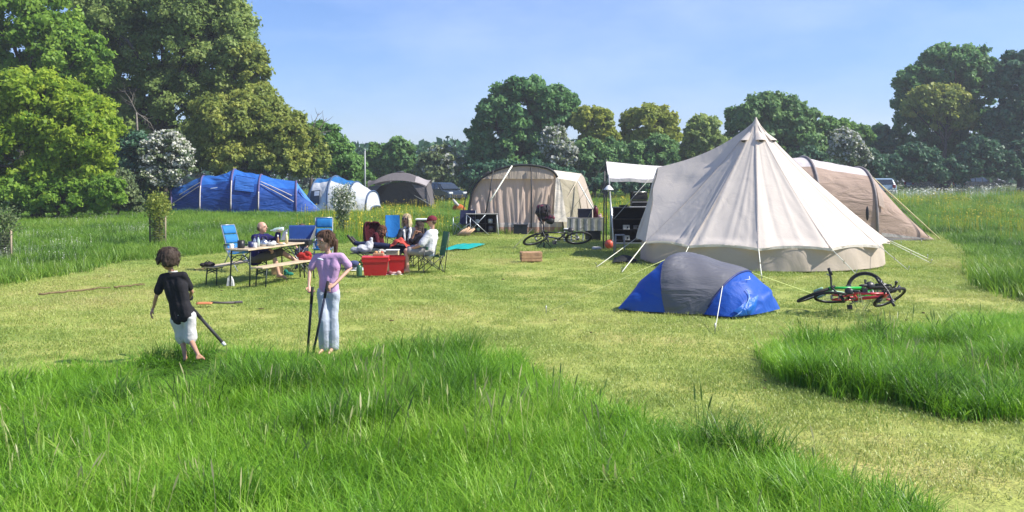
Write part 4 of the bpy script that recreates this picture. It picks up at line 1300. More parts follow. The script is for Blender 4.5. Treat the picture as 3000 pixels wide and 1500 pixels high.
    rp_ = mat('rope_tan', (.55, .47, .36), .8)
    for pa, da, pb in (((1500, 486), 30.7, (1435, 590)), ((1693, 532), 31.4, (1738, 612)), ((1690, 532), 31.4, (1625, 640))):
        rope(root, P(*pa, da), P(*pb, da - 1.0), .026 if pb[0] != 1625 else .012, rp_ if pb[0] == 1625 else mat('rope_white', (.72, .72, .60)), 'storm_strap')
    dk = mat('rope_dark', (.12, .12, .11), .8)
    rope(root, P(1560, 670, 30.4), G(1503, 728), .008, dk)
    rope(root, P(1712, 560, 31.5), G(1790, 690), .006, dk)
beige_tent()

def tan_tunnel():
    root = thing('tunnel_tent', 'tan and white tunnel tent half hidden behind the right of the bell tent', 'tent', (10, 27.5, 0))
    top = cloth('tan_roof', (.66, .61, .60), .25, .75, .04, .3, 1.2, .2, (.66, .6, .56))
    tan = cloth('tan_side', (.52, .39, .31), .36, .75, .05, .45, 1.5, .2, (.50, .34, .24), stretch=(.6, 1, 2))
    hp = mat('tan_hoop', (.23, .20, .19), .6)
    dk = mat('tan_skirt', (.025, .025, .028), .6)
    hoops = [(2130, 462, .95), (2352, 461, 1.0), (2513, 492, .95), (2688, 702, .75)]
    at, pan = hooped(root, hoops, 26.6, 29.8, [top, top, tan], 'side_panel', (.30, tan), hp, .05, seed=14, wr=.07, amp=.04, expo=.60)
    # mud skirt, cable entry and pale front edges
    mb = MB(); mb.sheet(lambda u, v: at(1.9 + 1.1 * u, .0).lerp(at(1.9 + 1.1 * u, .0025), v) + Vector((0, -.05 - .06 * (1 - v), .0)), 14, 3); mb.build('mud_skirt', dk, root, True)
    mb = MB(); mb.sheet(lambda u, v: at(2.06 + .88 * u, .0025 + .006 * v) + Vector((.0, -.05, .01)), 10, 3); mb.build('skirt_panel', cloth('tan_pale', (.52, .48, .45), .2, .8), root, True)
    mb = MB(); mb.sheet(lambda u, v: at(2.03 + .10 * u, .10 + .26 * v) + Vector((0, -.07, 0)), 3, 8); mb.build('door_flap', cloth('tan_flap', (.50, .40, .33), .3, .8), root, True)
    mb = MB(); mb.ball(P(2541, 625, 26.4), (.05, .05, .22), 8, 8); mb.build('vent_bag', dk, root, True)
    yl = mat('rope_yellow', (.62, .55, .28), .8)
    rope(root, at(2, .46) + Vector((.02, -.05, .02)), at(2.97, .10) + Vector((.05, -.35, .0)), .022, yl, 'storm_strap')
    rope(root, at(2.1, .40) + Vector((.0, -.1, .02)), at(2.9, .08) + Vector((-.1, -.2, .0)), .010, mat('rope_dark', (.12, .12, .11)), 'storm_strap')
    for e in ((2700, 712), (2640, 716)):
        peg(root, G(*e))
tan_tunnel()

# ------------------------------------------------------------------ cars at the field edge
def car(name, label, loc, rz, paint, suv=True, group='cars parked along the field edge'):
    root = thing(name, label, 'car', loc, rz, group)
    glass = mat('car_glass', (.025, .035, .045), .08, .1, 5, bump=0, spec=.8)
    tyre = mat('tyre_rubber', (.02, .02, .02), .85); rim = mat('rim_alloy', (.42, .43, .45), .35, .1, 20, metal=.8)
    dark = mat('car_trim', (.02, .02, .022), .6); lamp = mat('lamp_red', (.35, .02, .02), .25); head = mat('lamp_clear', (.6, .62, .62), .15)
    plate = mat('plate_white', (.65, .65, .6), .5)
    # length along x; front at +x
    L, W, Hb, Hr = 4.2, 1.76, .92, 1.52
    prof = [(-2.08, .42), (-2.10, .70), (-2.02, .98), (-1.72, 1.06), (1.0, 1.00), (1.75, .88), (2.06, .72), (2.10, .42), (1.9, .28), (-1.9, .28)]
    def loft(prof, w_of, mt, nm, par):
        mb = MB(); vs = []; n = len(prof)
        for s in (-1, -.86, .86, 1):
            for x, z in prof:
                k = 1.0 if abs(s) < .9 else .97
                vs.append(Vector((x * k, s * w_of(z), z if abs(s) < .9 else lerp(z, .65, .05))))
        fs = [(j * n + i, j * n + (i + 1) % n, (j + 1) * n + (i + 1) % n, (j + 1) * n + i) for j in range(3) for i in range(n)]
        fs += [tuple(range(n - 1, -1, -1)), tuple(3 * n + i for i in range(n))]
        mb.add(vs, fs, False); return mb.build(nm, mt, par)
    loft(prof, lambda z: W / 2, paint, 'body', root)
    cab = [(-1.98, 1.0), (-1.70, 1.42), (-1.4, 1.52), (.25, 1.52), (.55, 1.44), (1.15, 1.0)]
    cb = loft(cab, lambda z: W / 2 - .06 - .20 * max(0, z - 1.0), paint, 'cabin', root)
    for s in (-1, 1):
        for x0, x1, x2, x3 in ((-1.66, -.75, -.75, -1.5), (-.66, .12, .12, -.66), (.20, .92, .42, .20)):
            y0, y1 = s * (W / 2 - .045), s * (W / 2 - .135)
            mb = MB(); mb.prism([(x0, y0, 1.05), (x1, y0, 1.05), (x2, y1, 1.43), (x3, y1, 1.43)], (0, s * .012, 0)); mb.build('window', glass, root)
        mb = MB(); mb.box((.85, s * (W / 2 + .06), 1.06), (.12, .16, .12), bevel=.03); mb.build('mirror', paint, root)
        mb = MB(); mb.box((-2.03, s * .68, .88), (.16, .24, .26), bevel=.03); mb.build('tail_light', lamp, root)
        mb = MB(); mb.box((1.96, s * .62, .76), (.24, .36, .15), bevel=.04); mb.build('headlight', head, root)
        mb = MB(); mb.box((-.3, s * (W / 2 + .005), .95), (.16, .03, .03)); mb.build('door_handle', dark, root)
    for nm, a in (('rear_window', [(-1.985, -.70, 1.05), (-1.985, .70, 1.05), (-1.735, .60, 1.42), (-1.735, -.60, 1.42)]),
                  ('windscreen', [(1.135, -.72, 1.05), (1.135, .72, 1.05), (.60, .62, 1.43), (.60, -.62, 1.43)])):
        mb = MB(); mb.prism(a, (-.014 if nm == 'rear_window' else .014, 0, .01)); mb.build(nm, glass, root)
    mb = MB(); mb.box((-2.11, 0, .62), (.03, .52, .12)); mb.build('number_plate', plate, root)
    mb = MB(); mb.box((2.09, 0, .55), (.05, 1.1, .18), bevel=.02); mb.build('grille', dark, root)
    mb = MB(); mb.box((-2.06, 0, .45), (.14, 1.6, .18), bevel=.04); mb.build('bumper', dark, root)
    for x in (-1.3, 1.32):
        for s in (-1, 1):
            c = Vector((x, s * (W / 2 - .08), .32)); M = Matrix.Rotation(PI / 2, 3, 'X')
            mb = MB(); mb.lathe(c, [(.19, -.10), (.31, -.10), (.325, -.06), (.325, .06), (.31, .10), (.19, .10)], 20, M); w = mb.build('wheel', tyre, root)
            mb = MB(); mb.lathe(c, [(.01, .085 * -s), (.10, .09 * -s), (.20, .075 * -s), (.20, .0)], 14, M); mb.build('rim', rim, w)
    return root

def build_cars():
    dk = mat('paint_dark', (.016, .026, .034), .25, .05, 4, bump=0, spec=.6)
    sv = mat('paint_silver', (.24, .34, .42), .28, .05, 4, bump=0, spec=.6)
    bk = mat('paint_black', (.012, .014, .018), .25, .05, 4, bump=0, spec=.6)
    def at(px, d): 
        p = P(px, 530, d); return (p.x, p.y, float(th(p.x, p.y)))
    car('parked_car', 'dark green hatchback parked right beside the grey open shelter', at(1296, 66), math.radians(-52), dk)
    car('parked_car', 'silver blue car roof showing over the meadow right of the tan tunnel tent', at(2575, 72), math.radians(80), sv)
    a = car('parked_car', 'black car under the tall spreading tree, left of the two far black cars', at(2716, 92), math.radians(10), bk)
    b = car('parked_car', 'black car farthest right, almost sunk behind the flowering meadow', at(2857, 93), math.radians(15), bk)
    t = thing('utility_pole', 'thin grey metal pole standing between the dome tent and the grey shelter', 'pole', at(1069, 60))
    m = mat('pole_grey', (.30, .32, .31), .5, .1, 20)
    mb = MB(); mb.tube([(0, 0, -.2), (0, 0, 3.75)], [.075, .05], 10); mb.build('shaft', m, t)
    mb = MB(); mb.lathe((0, 0, 3.75), [(.06, 0), (.07, .04), (.03, .09), (.005, .10)], 10); mb.build('cap', m, t)
    # something orange and white left in the grass by the beige tent
    p = at(1343, 50); t = thing('play_tent_bag', 'crumpled orange and white bundle in the grass left of the beige tent', 'bag', p)
    mb = MB(); mb.ball((0, 0, .22), (.34, .2, .26), 12, 8); mb.ball((.22, 0, .16), (.2, .16, .18), 10, 6); mb.build('bag_body', cloth('bag_orange', (.50, .13, .04), .15, .8, .1, .6, 8), t)
    mb = MB(); mb.tube([(-.30, -.1, .75), (-.16, -.12, .55), (.02, -.15, .38)], [.05, .09, .07], 8); mb.build('white_flap', cloth('bag_white', (.6, .58, .55), .2, .8), t)
build_cars()

# ------------------------------------------------------------------ young trees in guards
def sapling(name, label, px, d, h, w, leafm, n, guard=True, flower=None, wire=(.10, .10, .08)):
    g = P(px, 530, d); g.z = 0
    root = thing(name, label, 'sapling', g)
    m = mat('stake_wood', (.32, .26, .18), .8, .2, 20); wm = mat('guard_mesh', wire, .7)
    mb = MB(); mb.tube([(0, 0, 0), (.03, .02, h * .5), (-.02, 0, h * .95)], [.02, .016, .008], 6); mb.build('stem', bark(), root)
    if guard:
        for sx in (-1, 1):
            mb = MB(); mb.tube([(sx * w, -.02, -.1), (sx * w * 1.03, -.03, h * .66)], .022, 6); mb.build('stake', m if sx > 0 else mat('stake_dark', (.07, .06, .05), .8), root)
        mb = MB(); hh = h * .60
        for i in range(13):
            a = 2 * PI * i / 13
            mb.tube([(w * math.cos(a), w * math.sin(a), .02), (w * math.cos(a), w * math.sin(a), hh)], .0045, 3, False)
        for j in range(12):
            z = .03 + (hh - .03) * j / 11
            mb.tube([(w * math.cos(2 * PI * i / 13), w * math.sin(2 * PI * i / 13), z) for i in range(14)], .0045, 3, False)
        o = mb.build('wire_guard', wm, root); o['kind'] = 'stuff'
    z = RNG.uniform(.05, 1, n) ** .8 * h
    wide = np.where(z > h * .62, w * 1.75 * (1 - .45 * (z / h - .62) / .38), w * .72)
    wide = wide * (.7 + .6 * fbm(z * 5 + px, z * 0 + 2, 9, 2))
    kk = (z > h * .55) | (RNG.uniform(size=n) < .55); z, wide = z[kk], wide[kk]; n = len(z)
    a = RNG.uniform(0, 2 * PI, n); q = np.sqrt(RNG.uniform(0, 1, n)) * wide
    pos = np.stack([q * np.cos(a), q * np.sin(a), z], -1) + RNG.normal(0, 1, (n, 3)) * np.where(z > h * .58, .075, .03)[:, None]
    pos[:, 2] = np.clip(pos[:, 2] + np.where(z > h * .6, RNG.exponential(.07, n), 0), .02, None)
    nn_ = RNG.normal(size=(n, 3)) + np.array([0, 0, .4]); nn_ /= np.linalg.norm(nn_, axis=1, keepdims=True)
    leaf_mesh('foliage', pos, nn_, .036 * RNG.uniform(.6, 1.3, n), RNG.uniform(0, 1, n), leafm, root)
    if flower:
        k = (RNG.uniform(size=n) < flower) & (z > h * .45)
        leaf_mesh('blossom', pos[k] * 1.04, nn_[k], .045 * RNG.uniform(.6, 1.2, k.sum()), RNG.uniform(0, 1, k.sum()), LM['white'], root, aspect=.9)
    return root
sapling('guarded_sapling', 'young tree in a wire guard left of the picnic table', 463, 24.5, 1.32, .21, LM['olive'], 2600)
sapling('guarded_sapling', 'pale young tree inside a wire guard at the left picture edge', 12, 20.0, 1.05, .17, LM['bush'], 1500, wire=(.34, .35, .31))
sapling('hawthorn_sapling', 'small hawthorn with cream blossom behind the picnic group', 1004, 30.0, 1.45, .30, LM['bush'], 2600, guard=False, flower=.30)

# ------------------------------------------------------------------ picnic table, benches
WOOD = mat('bench_board', (.50, .40, .27), .55, .22, 6, bump=.3, bscale=40)
GREEN_STEEL = mat('leg_green_steel', (.03, .045, .035), .45, .1, 20, bump=.05)
def beer_furniture(name, label, cat, a, b, w, h, leg_in, group=None, planks=2):
    """folding table or bench from end a to end b"""
    a, b = Vector((a[0], a[1], 0)), Vector((b[0], b[1], 0)); d = b - a; Ln = d.length
    root = thing(name, label, cat, a, math.atan2(d.y, d.x) , group)
    t = .026
    for i in range(planks):
        y = (i - (planks - 1) / 2) * w / planks
        mb = MB(); mb.box((Ln / 2, y, h - t / 2), (Ln, w / planks - .006, t), bevel=.005); mb.build('plank', WOOD, root)
    for x, sgn in ((leg_in, 1), (Ln - leg_in, -1)):
        for s in (-1, 1):
            mb = MB(); mb.tube([(x, s * w * .40, h - t - .002), (x - sgn * .03, s * w * .42, .0)], .0145 if h > .5 else .013, 6); mb.build('leg', GREEN_STEEL, root)
        mb = MB()
        mb.tube([(x, -w * .41, h - t - .012), (x, w * .41, h - t - .012)], .011, 6)
        zz = h * .60
        arc = [(x - .005 * sgn, w * .40 * math.cos(PI * q / 10) * (-1), zz + .26 * h * math.sin(PI * q / 10) * .9) for q in range(11)]
        mb.tube(arc, .009, 5)
        mb.tube([(x, -w * .41, zz), (x, w * .41, h * .80)], .007, 5); mb.tube([(x, w * .41, zz), (x, -w * .41, h * .80)], .007, 5)
        mb.build('leg_brace', GREEN_STEEL, root)
        mb = MB(); mb.tube([(x, 0, h * .72), (x + sgn * .34, 0, h - t - .012)], .008, 5); mb.build('fold_stay', GREEN_STEEL, root)
    return root
TA, TB = (-4.66, 15.02), (-4.12, 16.75)
beer_furniture('picnic_table', 'narrow folding picnic table set with pots and bottles', 'table', TA, TB, .46, .645, .12)
beer_furniture('picnic_bench', 'folding bench on the left side of the table with a dark bag on its end', 'bench', (-5.20, 15.15), (-4.72, 17.0), .24, .335, .14, 'benches of the picnic table')
beer_furniture('picnic_bench', 'folding bench on the near right side of the picnic table', 'bench', (-4.30, 14.95), (-3.72, 16.55), .24, .345, .14, 'benches of the picnic table')

def lumpy(mb, amp, vox=.010):
    """a slumped, creased soft body"""
    return fused(mb, vox, 4, amp, 16, 5)

def small_things():
    steel = mat('steel_bright', (.55, .55, .55), .25, .1, 30, metal=.9); blk = mat('plastic_black', (.02, .02, .022), .4)
    glassm = mat('bottle_glass', (.45, .55, .50), .1, .1, 10, bump=0, spec=.8); white = mat('plastic_white', (.70, .70, .68), .5)
    red = mat('plastic_red', (.48, .02, .025), .35, .08, 6, bump=.08); navy = mat('enamel_navy', (.03, .04, .12), .35)
    a, b = Vector((*TA, 0)), Vector((*TB, 0)); ax = (b - a).normalized(); sd = Vector((ax.y, -ax.x, 0)); zt = .646
    def on_table(s, q): return a + ax * s + sd * q + Vector((0, 0, zt))
    def pot(p, r, h, m, nm, label, cat, handle=True, lid=None):
        t = thing(nm, label, cat, p)
        mb = MB(); mb.lathe((0, 0, 0), [(.001, .002), (r * .92, .002), (r, .012), (r, h), (r * .9, h), (r * .88, h * .3)], 16); mb.build('vessel', m, t)
        if handle:
            mb = MB(); mb.tube([(r, 0, h * .8), (r * 1.6, 0, h * .75), (r * 1.6, 0, h * .3), (r, 0, h * .25)], r * .10, 5); mb.build('handle', m, t)
        if lid:
            mb = MB(); mb.lathe((0, 0, h), [(r * 1.02, 0), (r * .9, .012), (.012, .025), (.012, .04), (.001, .042)], 14); mb.build('lid', lid, t)
        return t
    pot(on_table(.20, -.05), .062, .135, blk, 'cooking_pot', 'tall black pot on the near end of the picnic table', 'pot', True)
    pot(on_table(.10, -.17), .035, .08, white, 'mug', 'pale cup at the nearest corner of the picnic table', 'mug')
    pot(on_table(.42, .0), .05, .10, navy, 'bowl', 'dark bowl behind the tall black pot on the table', 'bowl', False)
    pot(on_table(.36, .12), .034, .085, white, 'mug', 'white mug on the table right of the black pot', 'mug')
    pot(on_table(.95, -.12), .055, .10, navy, 'saucepan', 'navy saucepan on the table in front of the man drinking', 'pot', True, blk)
    def bottle(p, r, h, m, label, capm, name='bottle'):
        t = thing(name, label, 'bottle', p)
        mb = MB(); mb.lathe((0, 0, 0), [(.001, 0), (r, .004), (r, h * .62), (r * .42, h * .80), (r * .40, h * .95)], 12); mb.build('vessel', m, t)
        mb = MB(); mb.lathe((0, 0, h * .95), [(r * .46, -.01), (r * .46, .02), (.001, .022)], 10); mb.build('cap', capm, t)
        return t
    bottle(on_table(.55, .06), .028, .19, glassm, 'clear bottle standing among the mugs on the picnic table', blk)
    bottle(on_table(.62, -.06), .026, .17, steel, 'steel flask standing mid table beside the clear bottle', blk, 'flask')
    bottle(on_table(1.40, .10), .030, .20, mat('sauce_yellow', (.62, .55, .30), .4), 'yellow sauce bottle at the far end of the picnic table', white)
    bottle(on_table(1.30, -.02), .024, .15, mat('sauce_brown', (.30, .18, .08), .4), 'short brown sauce bottle at the far end of the picnic table', white)
    t = thing('kettle', 'steel kettle on the table near the man drinking', 'kettle', on_table(.75, .05))
    mb = MB(); mb.lathe((0, 0, 0), [(.001, 0), (.07, .003), (.075, .04), (.055, .10), (.02, .12), (.001, .122)], 16); mb.build('vessel', steel, t)
    mb = MB(); mb.tube([(.06, 0, .06), (.11, 0, .10)], [.015, .009], 6); mb.build('spout', steel, t)
    mb = MB(); mb.tube([(-.055, 0, .10), (-.04, 0, .17), (.04, 0, .17), (.055, 0, .10)], .007, 5); mb.build('handle', blk, t)
    t = thing('food_bag', 'crumpled white food bag on the table top', 'bag', on_table(.78, .17))
    mb = MB(); mb.ball((0, 0, .035), (.09, .06, .04), 10, 6); mb.ball((.04, .02, .055), (.05, .04, .04), 8, 6); mb.build('wrap', cloth('wrap_white', (.70, .70, .68), .3, .6, .05, .8, 14), t)
    t = thing('plate', 'plate of food on the far part of the picnic table', 'plate', on_table(1.15, .12))
    mb = MB(); mb.lathe((0, 0, 0), [(.001, .004), (.07, .004), (.10, .016), (.10, .02), (.07, .009), (.001, .009)], 18); mb.build('dish', white, t)
    mb = MB(); mb.ball((.01, 0, .025), (.05, .04, .02), 8, 5); mb.build('food', mat('bread', (.5, .33, .14), .8), t)
    # things under and on the benches
    t = thing('paper_bag', 'upright white paper bag on the grass by the near table leg', 'bag', G(672, 838))
    mb = MB(); mb.prism([(-.05, 0, 0), (.07, 0, 0), (.05, .01, .10), (.0, .02, .19), (-.035, .01, .14)], (0, .07, 0)); mb.build('sack', cloth('wrap_white', (.7, .7, .68)), t)
    t = thing('dark_bag', 'dark rumpled bag lying on the left end of the left bench', 'bag', Vector((-5.19, 15.2, .336)))
    mb = MB(); mb.ball((0, 0, .035), (.11, .09, .045), 10, 6); mb.ball((-.09, -.03, .03), (.06, .05, .035), 8, 6); mb.build('bag_body', cloth('bag_dark', (.035, .028, .03), .05, .7, .1, .7, 12), t)
    mb = MB(); mb.tube([(-.1, 0, .04), (-.02, -.02, .10), (.07, 0, .06)], .008, 5); mb.build('bag_strap', blk, t)
    t = thing('cardboard_box', 'tan cardboard box on the grass under the right bench', 'box', G(812, 803))
    cb = mat('cardboard', (.46, .30, .18), .85, .1, 12)
    mb = MB(); mb.box((0, 0, .085), (.19, .14, .17)); mb.build('carton', cb, t)
    for s in (-1, 1):
        mb = MB(); mb.box((0, s * .105, .172), (.19, .07, .005), M=Matrix.Rotation(-s * .4, 3, 'X')); mb.build('flap', cb, t)
    t = thing('shopping_bag', 'small teal green bag on the grass under the far end of the right bench', 'bag', G(845, 808))
    mb = MB(); mb.ball((0, 0, .035), (.10, .06, .035), 10, 6); mb.ball((-.05, 0, .07), (.04, .04, .05), 10, 6); link('bag_body', lumpy(mb, .012), cloth('bag_teal', (.02, .20, .15), .2, .7, .1, .8, 12), t)
    mb = MB(); mb.tube([(-.04, 0, .10), (0, 0, .16), (.04, 0, .10)], .006, 5); mb.build('handle', blk, t)
    t = thing('red_bag', 'red bag standing on the far end of the right bench beside the girl', 'bag', Vector((-3.82, 16.35, .346)))
    mb = MB(); mb.box((0, 0, .06), (.20, .11, .11)); mb.ball((.05, 0, .10), (.07, .05, .05), 10, 6); mb.ball((-.07, 0, .08), (.06, .06, .05), 10, 6); link('bag_body', lumpy(mb, .03), cloth('bag_red', (.42, .035, .03), .1, .75, .15, .7, 10), t)
    mb = MB(); mb.tube([(-.07, 0, .13), (-.02, 0, .19), (.05, 0, .16)], .008, 5); mb.build('handle', blk, t)
small_things()

def grill():
    p = G(880, 797); p.y = 17.3; p.x = (876 - 1500) * 17.3 / F; p.z = 0
    t = thing('camping_grill', 'camping grill on a stand with its blue lid propped open behind the table', 'grill', p)
    blk = mat('grill_black', (.018, .018, .02), .45); blu = mat('grill_blue', (.02, .055, .20), .35, .08, 8, bump=.05); st = mat('steel_dull', (.30, .30, .30), .45, .1, 20, metal=.6)
    mb = MB(); mb.box((0, 0, .60), (.46, .30, .11), bevel=.02); mb.build('burner_box', blk, t)
    mb = MB()
    for i in range(9): mb.tube([(-.2 + .05 * i, -.13, .66), (-.2 + .05 * i, .13, .66)], .005, 4)
    mb.build('grate', st, t)
    mb = MB(); mb.prism([(-.23, .15, .66), (.23, .15, .66), (.26, .26, .90), (-.26, .26, .90)], (0, .05, .02)); mb.build('lid', blu, t)
    mb = MB(); mb.prism([(-.31, -.15, .655), (-.24, -.15, .655), (-.25, .16, .86), (-.33, .10, .80)], (-.008, 0, 0)); mb.build('wind_guard', st, t)
    mb = MB(); mb.prism([(.24, -.15, .655), (.245, .15, .655), (.275, .25, .89), (.27, .20, .88)], (.008, 0, 0)); mb.build('wind_guard', st, t)
    mb = MB(); mb.tube([(.13, -.16, .60), (.13, -.19, .60)], .022, 10); mb.build('knob', mat('knob_grey', (.2, .2, .2), .5), t)
    mb = MB(); mb.tube([(-.13, -.16, .60), (-.13, -.19, .60)], .022, 10); mb.build('knob', mat('knob_grey', (.2, .2, .2), .5), t)
    for sx in (-1, 1):
        for sy in (-1, 1):
            mb = MB(); mb.tube([(sx * .18, sy * .12, .545), (-sx * .20, sy * .13, 0)], .011, 6); mb.build('leg', st, t)
    t2 = thing('folding_chair', 'dark folding chair in shade behind the camping grill', 'chair', (p.x + .16, p.y + .55, 0))
    for sx in (-1, 1):
        mb = MB(); mb.tube([(sx * .2, -.18, 0), (sx * .2, .16, .36)], .011, 6); mb.build('leg', blk, t2)
        mb = MB(); mb.tube([(sx * .2, .18, 0), (sx * .2, -.16, .36)], .011, 6); mb.build('leg', blk, t2)
    mb = MB(); mb.sheet(lambda u, v: Vector((-.2 + .4 * u, -.18 + .36 * v, .36 - .03 * math.sin(PI * u))), 6, 6); mb.build('seat', cloth('seat_dark', (.03, .03, .04), .05), t2)
grill()

def recliner(label, px, py_top, py_seat, d, rz, lean, wpx):
    p = P(px, 530, d); p.z = 0
    t = thing('recliner_chair', label, 'chair', p, rz, 'blue reclining camp chairs')
    blu = cloth('recliner_blue', (.035, .24, .56), .30, .6, .05, .25, 4, .2, (.03, .26, .62)); al = mat('alu_tube', (.42, .46, .50), .35, .08, 30, metal=.6); blk = mat('plastic_black', (.02, .02, .022))
    w = wpx * d / F / 2; zs = .36; zt = EYE - (py_top - YH) * d / F
    Lb = zt - zs; back = Lb * math.tan(lean)
    n = 3
    for i in range(n):                       # padded lengths of the back, one below the other
        v0, v1 = i / n + .012, (i + 1) / n - .012
        def f(u, v):
            q = lerp(v0, v1, v); return Vector((-w + 2 * w * u, back * q, zs + Lb * q + .0)) + Vector((0, -.02 * math.sin(PI * v), 0))
        mb = MB(); mb.sheet(f, 8, 6); mb.build('back_pad', blu, t, thick=.012)
    mb = MB(); mb.sheet(lambda u, v: Vector((-w + 2 * w * u, -.44 * v, zs + .05 * v - .03 * math.sin(PI * v))), 8, 8); mb.build('seat', blu, t, thick=.012)
    for s in (-1, 1):
        mb = MB(); mb.tube([(s * (w + .012), -.46, zs + .05), (s * (w + .012), 0, zs), (s * (w + .012), back, zt)], .012, 6); mb.build('side_rail', al, t)
        mb = MB(); mb.tube([(s * (w + .025), .22, .005), (s * (w + .025), -.18, zs + .14)], .012, 6); mb.build('leg', al, t)
        mb = MB(); mb.tube([(s * (w + .025), -.34, .005), (s * (w + .025), .12, zs + .14)], .012, 6); mb.build('leg', al, t)
        mb = MB(); mb.box((s * (w + .02), -.05, zs + .16), (.04, .34, .025), bevel=.008); mb.build('armrest', blk, t)
    mb = MB(); mb.tube([(-w, back, zt), (w, back, zt)], .012, 6); mb.build('top_rail', al, t)
    return t
recliner('blue reclining chair tipped back at the left behind the picnic table', 688, 660, 0, 17.9, math.radians(52), .42, 42)
recliner('blue reclining chair with an upright back behind the standing girl', 948, 638, 0, 18.8, math.radians(6), .16, 46)

def camp_chair(label, loc, rz, fabric, k=1.0, frame=None, name='camp_chair', group=None, cup=True, back_h=.82):
    t = thing(name, label, 'chair', loc, rz, group)
    fr = frame or mat('chair_tube', (.05, .055, .055), .4, .1, 30, metal=.4)
    w, dp, zs, za = .27 * k, .23 * k, .40 * k, .60 * k
    mb = MB(); mb.sheet(lambda u, v: Vector((-w + 2 * w * u, -dp + 2 * dp * v, zs - .05 * k * math.sin(PI * u) * (.4 + .6 * v) - .03 * k * v)), 10, 10); mb.build('seat', fabric, t)
    mb = MB(); mb.sheet(lambda u, v: Vector((-w + 2 * w * u, dp + .02 + .10 * k * v + .05 * k * math.sin(PI * u), zs - .04 + (back_h * k - zs + .04) * v)), 12, 10); mb.build('backrest', fabric, t)
    for s in (-1, 1):
        mb = MB(); mb.sheet(lambda u, v, s=s: Vector((s * (w + .03) + (u - .5) * .06 * k, -dp + 2 * dp * v, za - .025 * math.sin(PI * v))), 3, 8); mb.build('armrest', fabric, t)
        mb = MB(); mb.tube([(s * w, dp + .02, 0), (s * w, dp + .13 * k, back_h * k)], .010 * k, 6); mb.build('back_post', fr, t)
        mb = MB(); mb.tube([(s * (w + .03), -dp, .0), (s * (w + .03), -dp, za)], .010 * k, 6); mb.build('front_post', fr, t)
        mb = MB(); mb.tube([(s * w, -dp, .02), (s * w, dp, zs)], .009 * k, 5); mb.build('cross_leg', fr, t)
        mb = MB(); mb.tube([(s * w, dp, .02), (s * w, -dp, zs)], .009 * k, 5); mb.build('cross_leg', fr, t)
    for y in (-dp, dp):
        mb = MB(); mb.tube([(-w, y, .02), (w, y, zs)], .009 * k, 5); mb.build('cross_leg', fr, t)
        mb = MB(); mb.tube([(w, y, .02), (-w, y, zs)], .009 * k, 5); mb.build('cross_leg', fr, t)
    if cup:
        mb = MB(); mb.lathe((w + .03, -dp + .05, za - .07 * k), [(.035 * k, 0), (.04 * k, .07 * k)], 10); mb.build('cup_holder', fabric, t)
    return t
GREENC = cloth('chair_green', (.035, .105, .070), .2, .7, .08, .3, 6, .2); NAVYC = cloth('chair_navy', (.045, .050, .105), .1, .7, .08, .3, 6)
MAROON = cloth('chair_maroon', (.055, .008, .014), .1, .75, .12, .4, 6); BLUEC = cloth('chair_blue', (.02, .17, .48), .25, .6, .08, .3, 6)
camp_chair('dark green camp chair under the man in the maroon cap', (-1.60, 17.55, 0), math.radians(-72), GREENC, .86, back_h=.92)
camp_chair('bright blue camp chair behind the blonde woman', ((1156 - 1500) * 24.2 / F, 24.2, 0), math.radians(20), BLUEC, .74, back_h=1.16)
def moon_chair():
    t = thing('moon_chair', 'dark maroon round backed chair at the left of the seated group', 'chair', ((1102 - 1500) * 19.6 / F, 19.5, 0), math.radians(52))
    fr = mat('chair_tube', (.05, .055, .055))
    def shell(u, v):
        a = (u - .5) * PI * 1.05; b = v * PI * .56
        return Vector((.265 * math.sin(a) * (.72 + .5 * math.sin(b)) * max(.05, math.cos(b * .86)) ** .55, .06 + .20 * math.cos(a) * math.cos(b * .8) + .06 * v, .28 + .62 * math.sin(b) + .012 * math.sin(u * 19) * v))
    mb = MB(); mb.sheet(shell, 22, 14); mb.build('backrest', MAROON, t, thick=.03)
    mb = MB(); mb.sheet(lambda u, v: Vector(((u - .5) * .52, -.14 + .40 * v, .33 - .05 * math.sin(PI * u) * math.sin(PI * v))), 10, 8); mb.build('seat', MAROON, t, thick=.02)
    for s_ in (-1, 1):
        for a, b in ((-.22, .28), (.28, -.22)):
            mb = MB(); mb.tube([(s_ * .26, a, 0), (s_ * .20, b, .34)], .012, 6); mb.build('leg', fr, t)
moon_chair()
camp_chair('dark low camp chair under the reclining people', ((1232 - 1500) * 18.9 / F, 18.75, 0), math.radians(-70), cloth('chair_black', (.02, .022, .028), .05), .88)
camp_chair('shaded camp chair under the blonde woman', ((1198 - 1500) * 20.0 / F, 20.1, 0), math.radians(-40), cloth('chair_slate', (.05, .06, .08), .05), .88)

def lounge_rest():
    p = Vector(((1085 - 1500) * 18.1 / F, 18.1, 0))
    t = thing('leg_rest', 'folding leg rest holding up the long stretched out jeans legs', 'footrest', p)
    fr = mat('chair_tube', (.05, .055, .055)); fab = cloth('rest_grey', (.10, .10, .11), .1)
    mb = MB(); mb.sheet(lambda u, v: Vector((-.38 + .80 * u, -.14 + .28 * v, .335 - .02 * math.sin(PI * u))), 8, 6); mb.build('rest_top', fab, t)
    for s in (-1, 1):
        mb = MB(); mb.tube([(-.38, s * .15, .335), (.42, s * .15, .33)], .010, 5); mb.build('side_rail', fr, t)
        mb = MB(); mb.tube([(-.30, s * .15, .0), (.20, s * .15, .33)], .010, 5); mb.build('leg', fr, t)
        mb = MB(); mb.tube([(.28, s * .15, .0), (-.25, s * .15, .33)], .010, 5); mb.build('leg', fr, t)
lounge_rest()

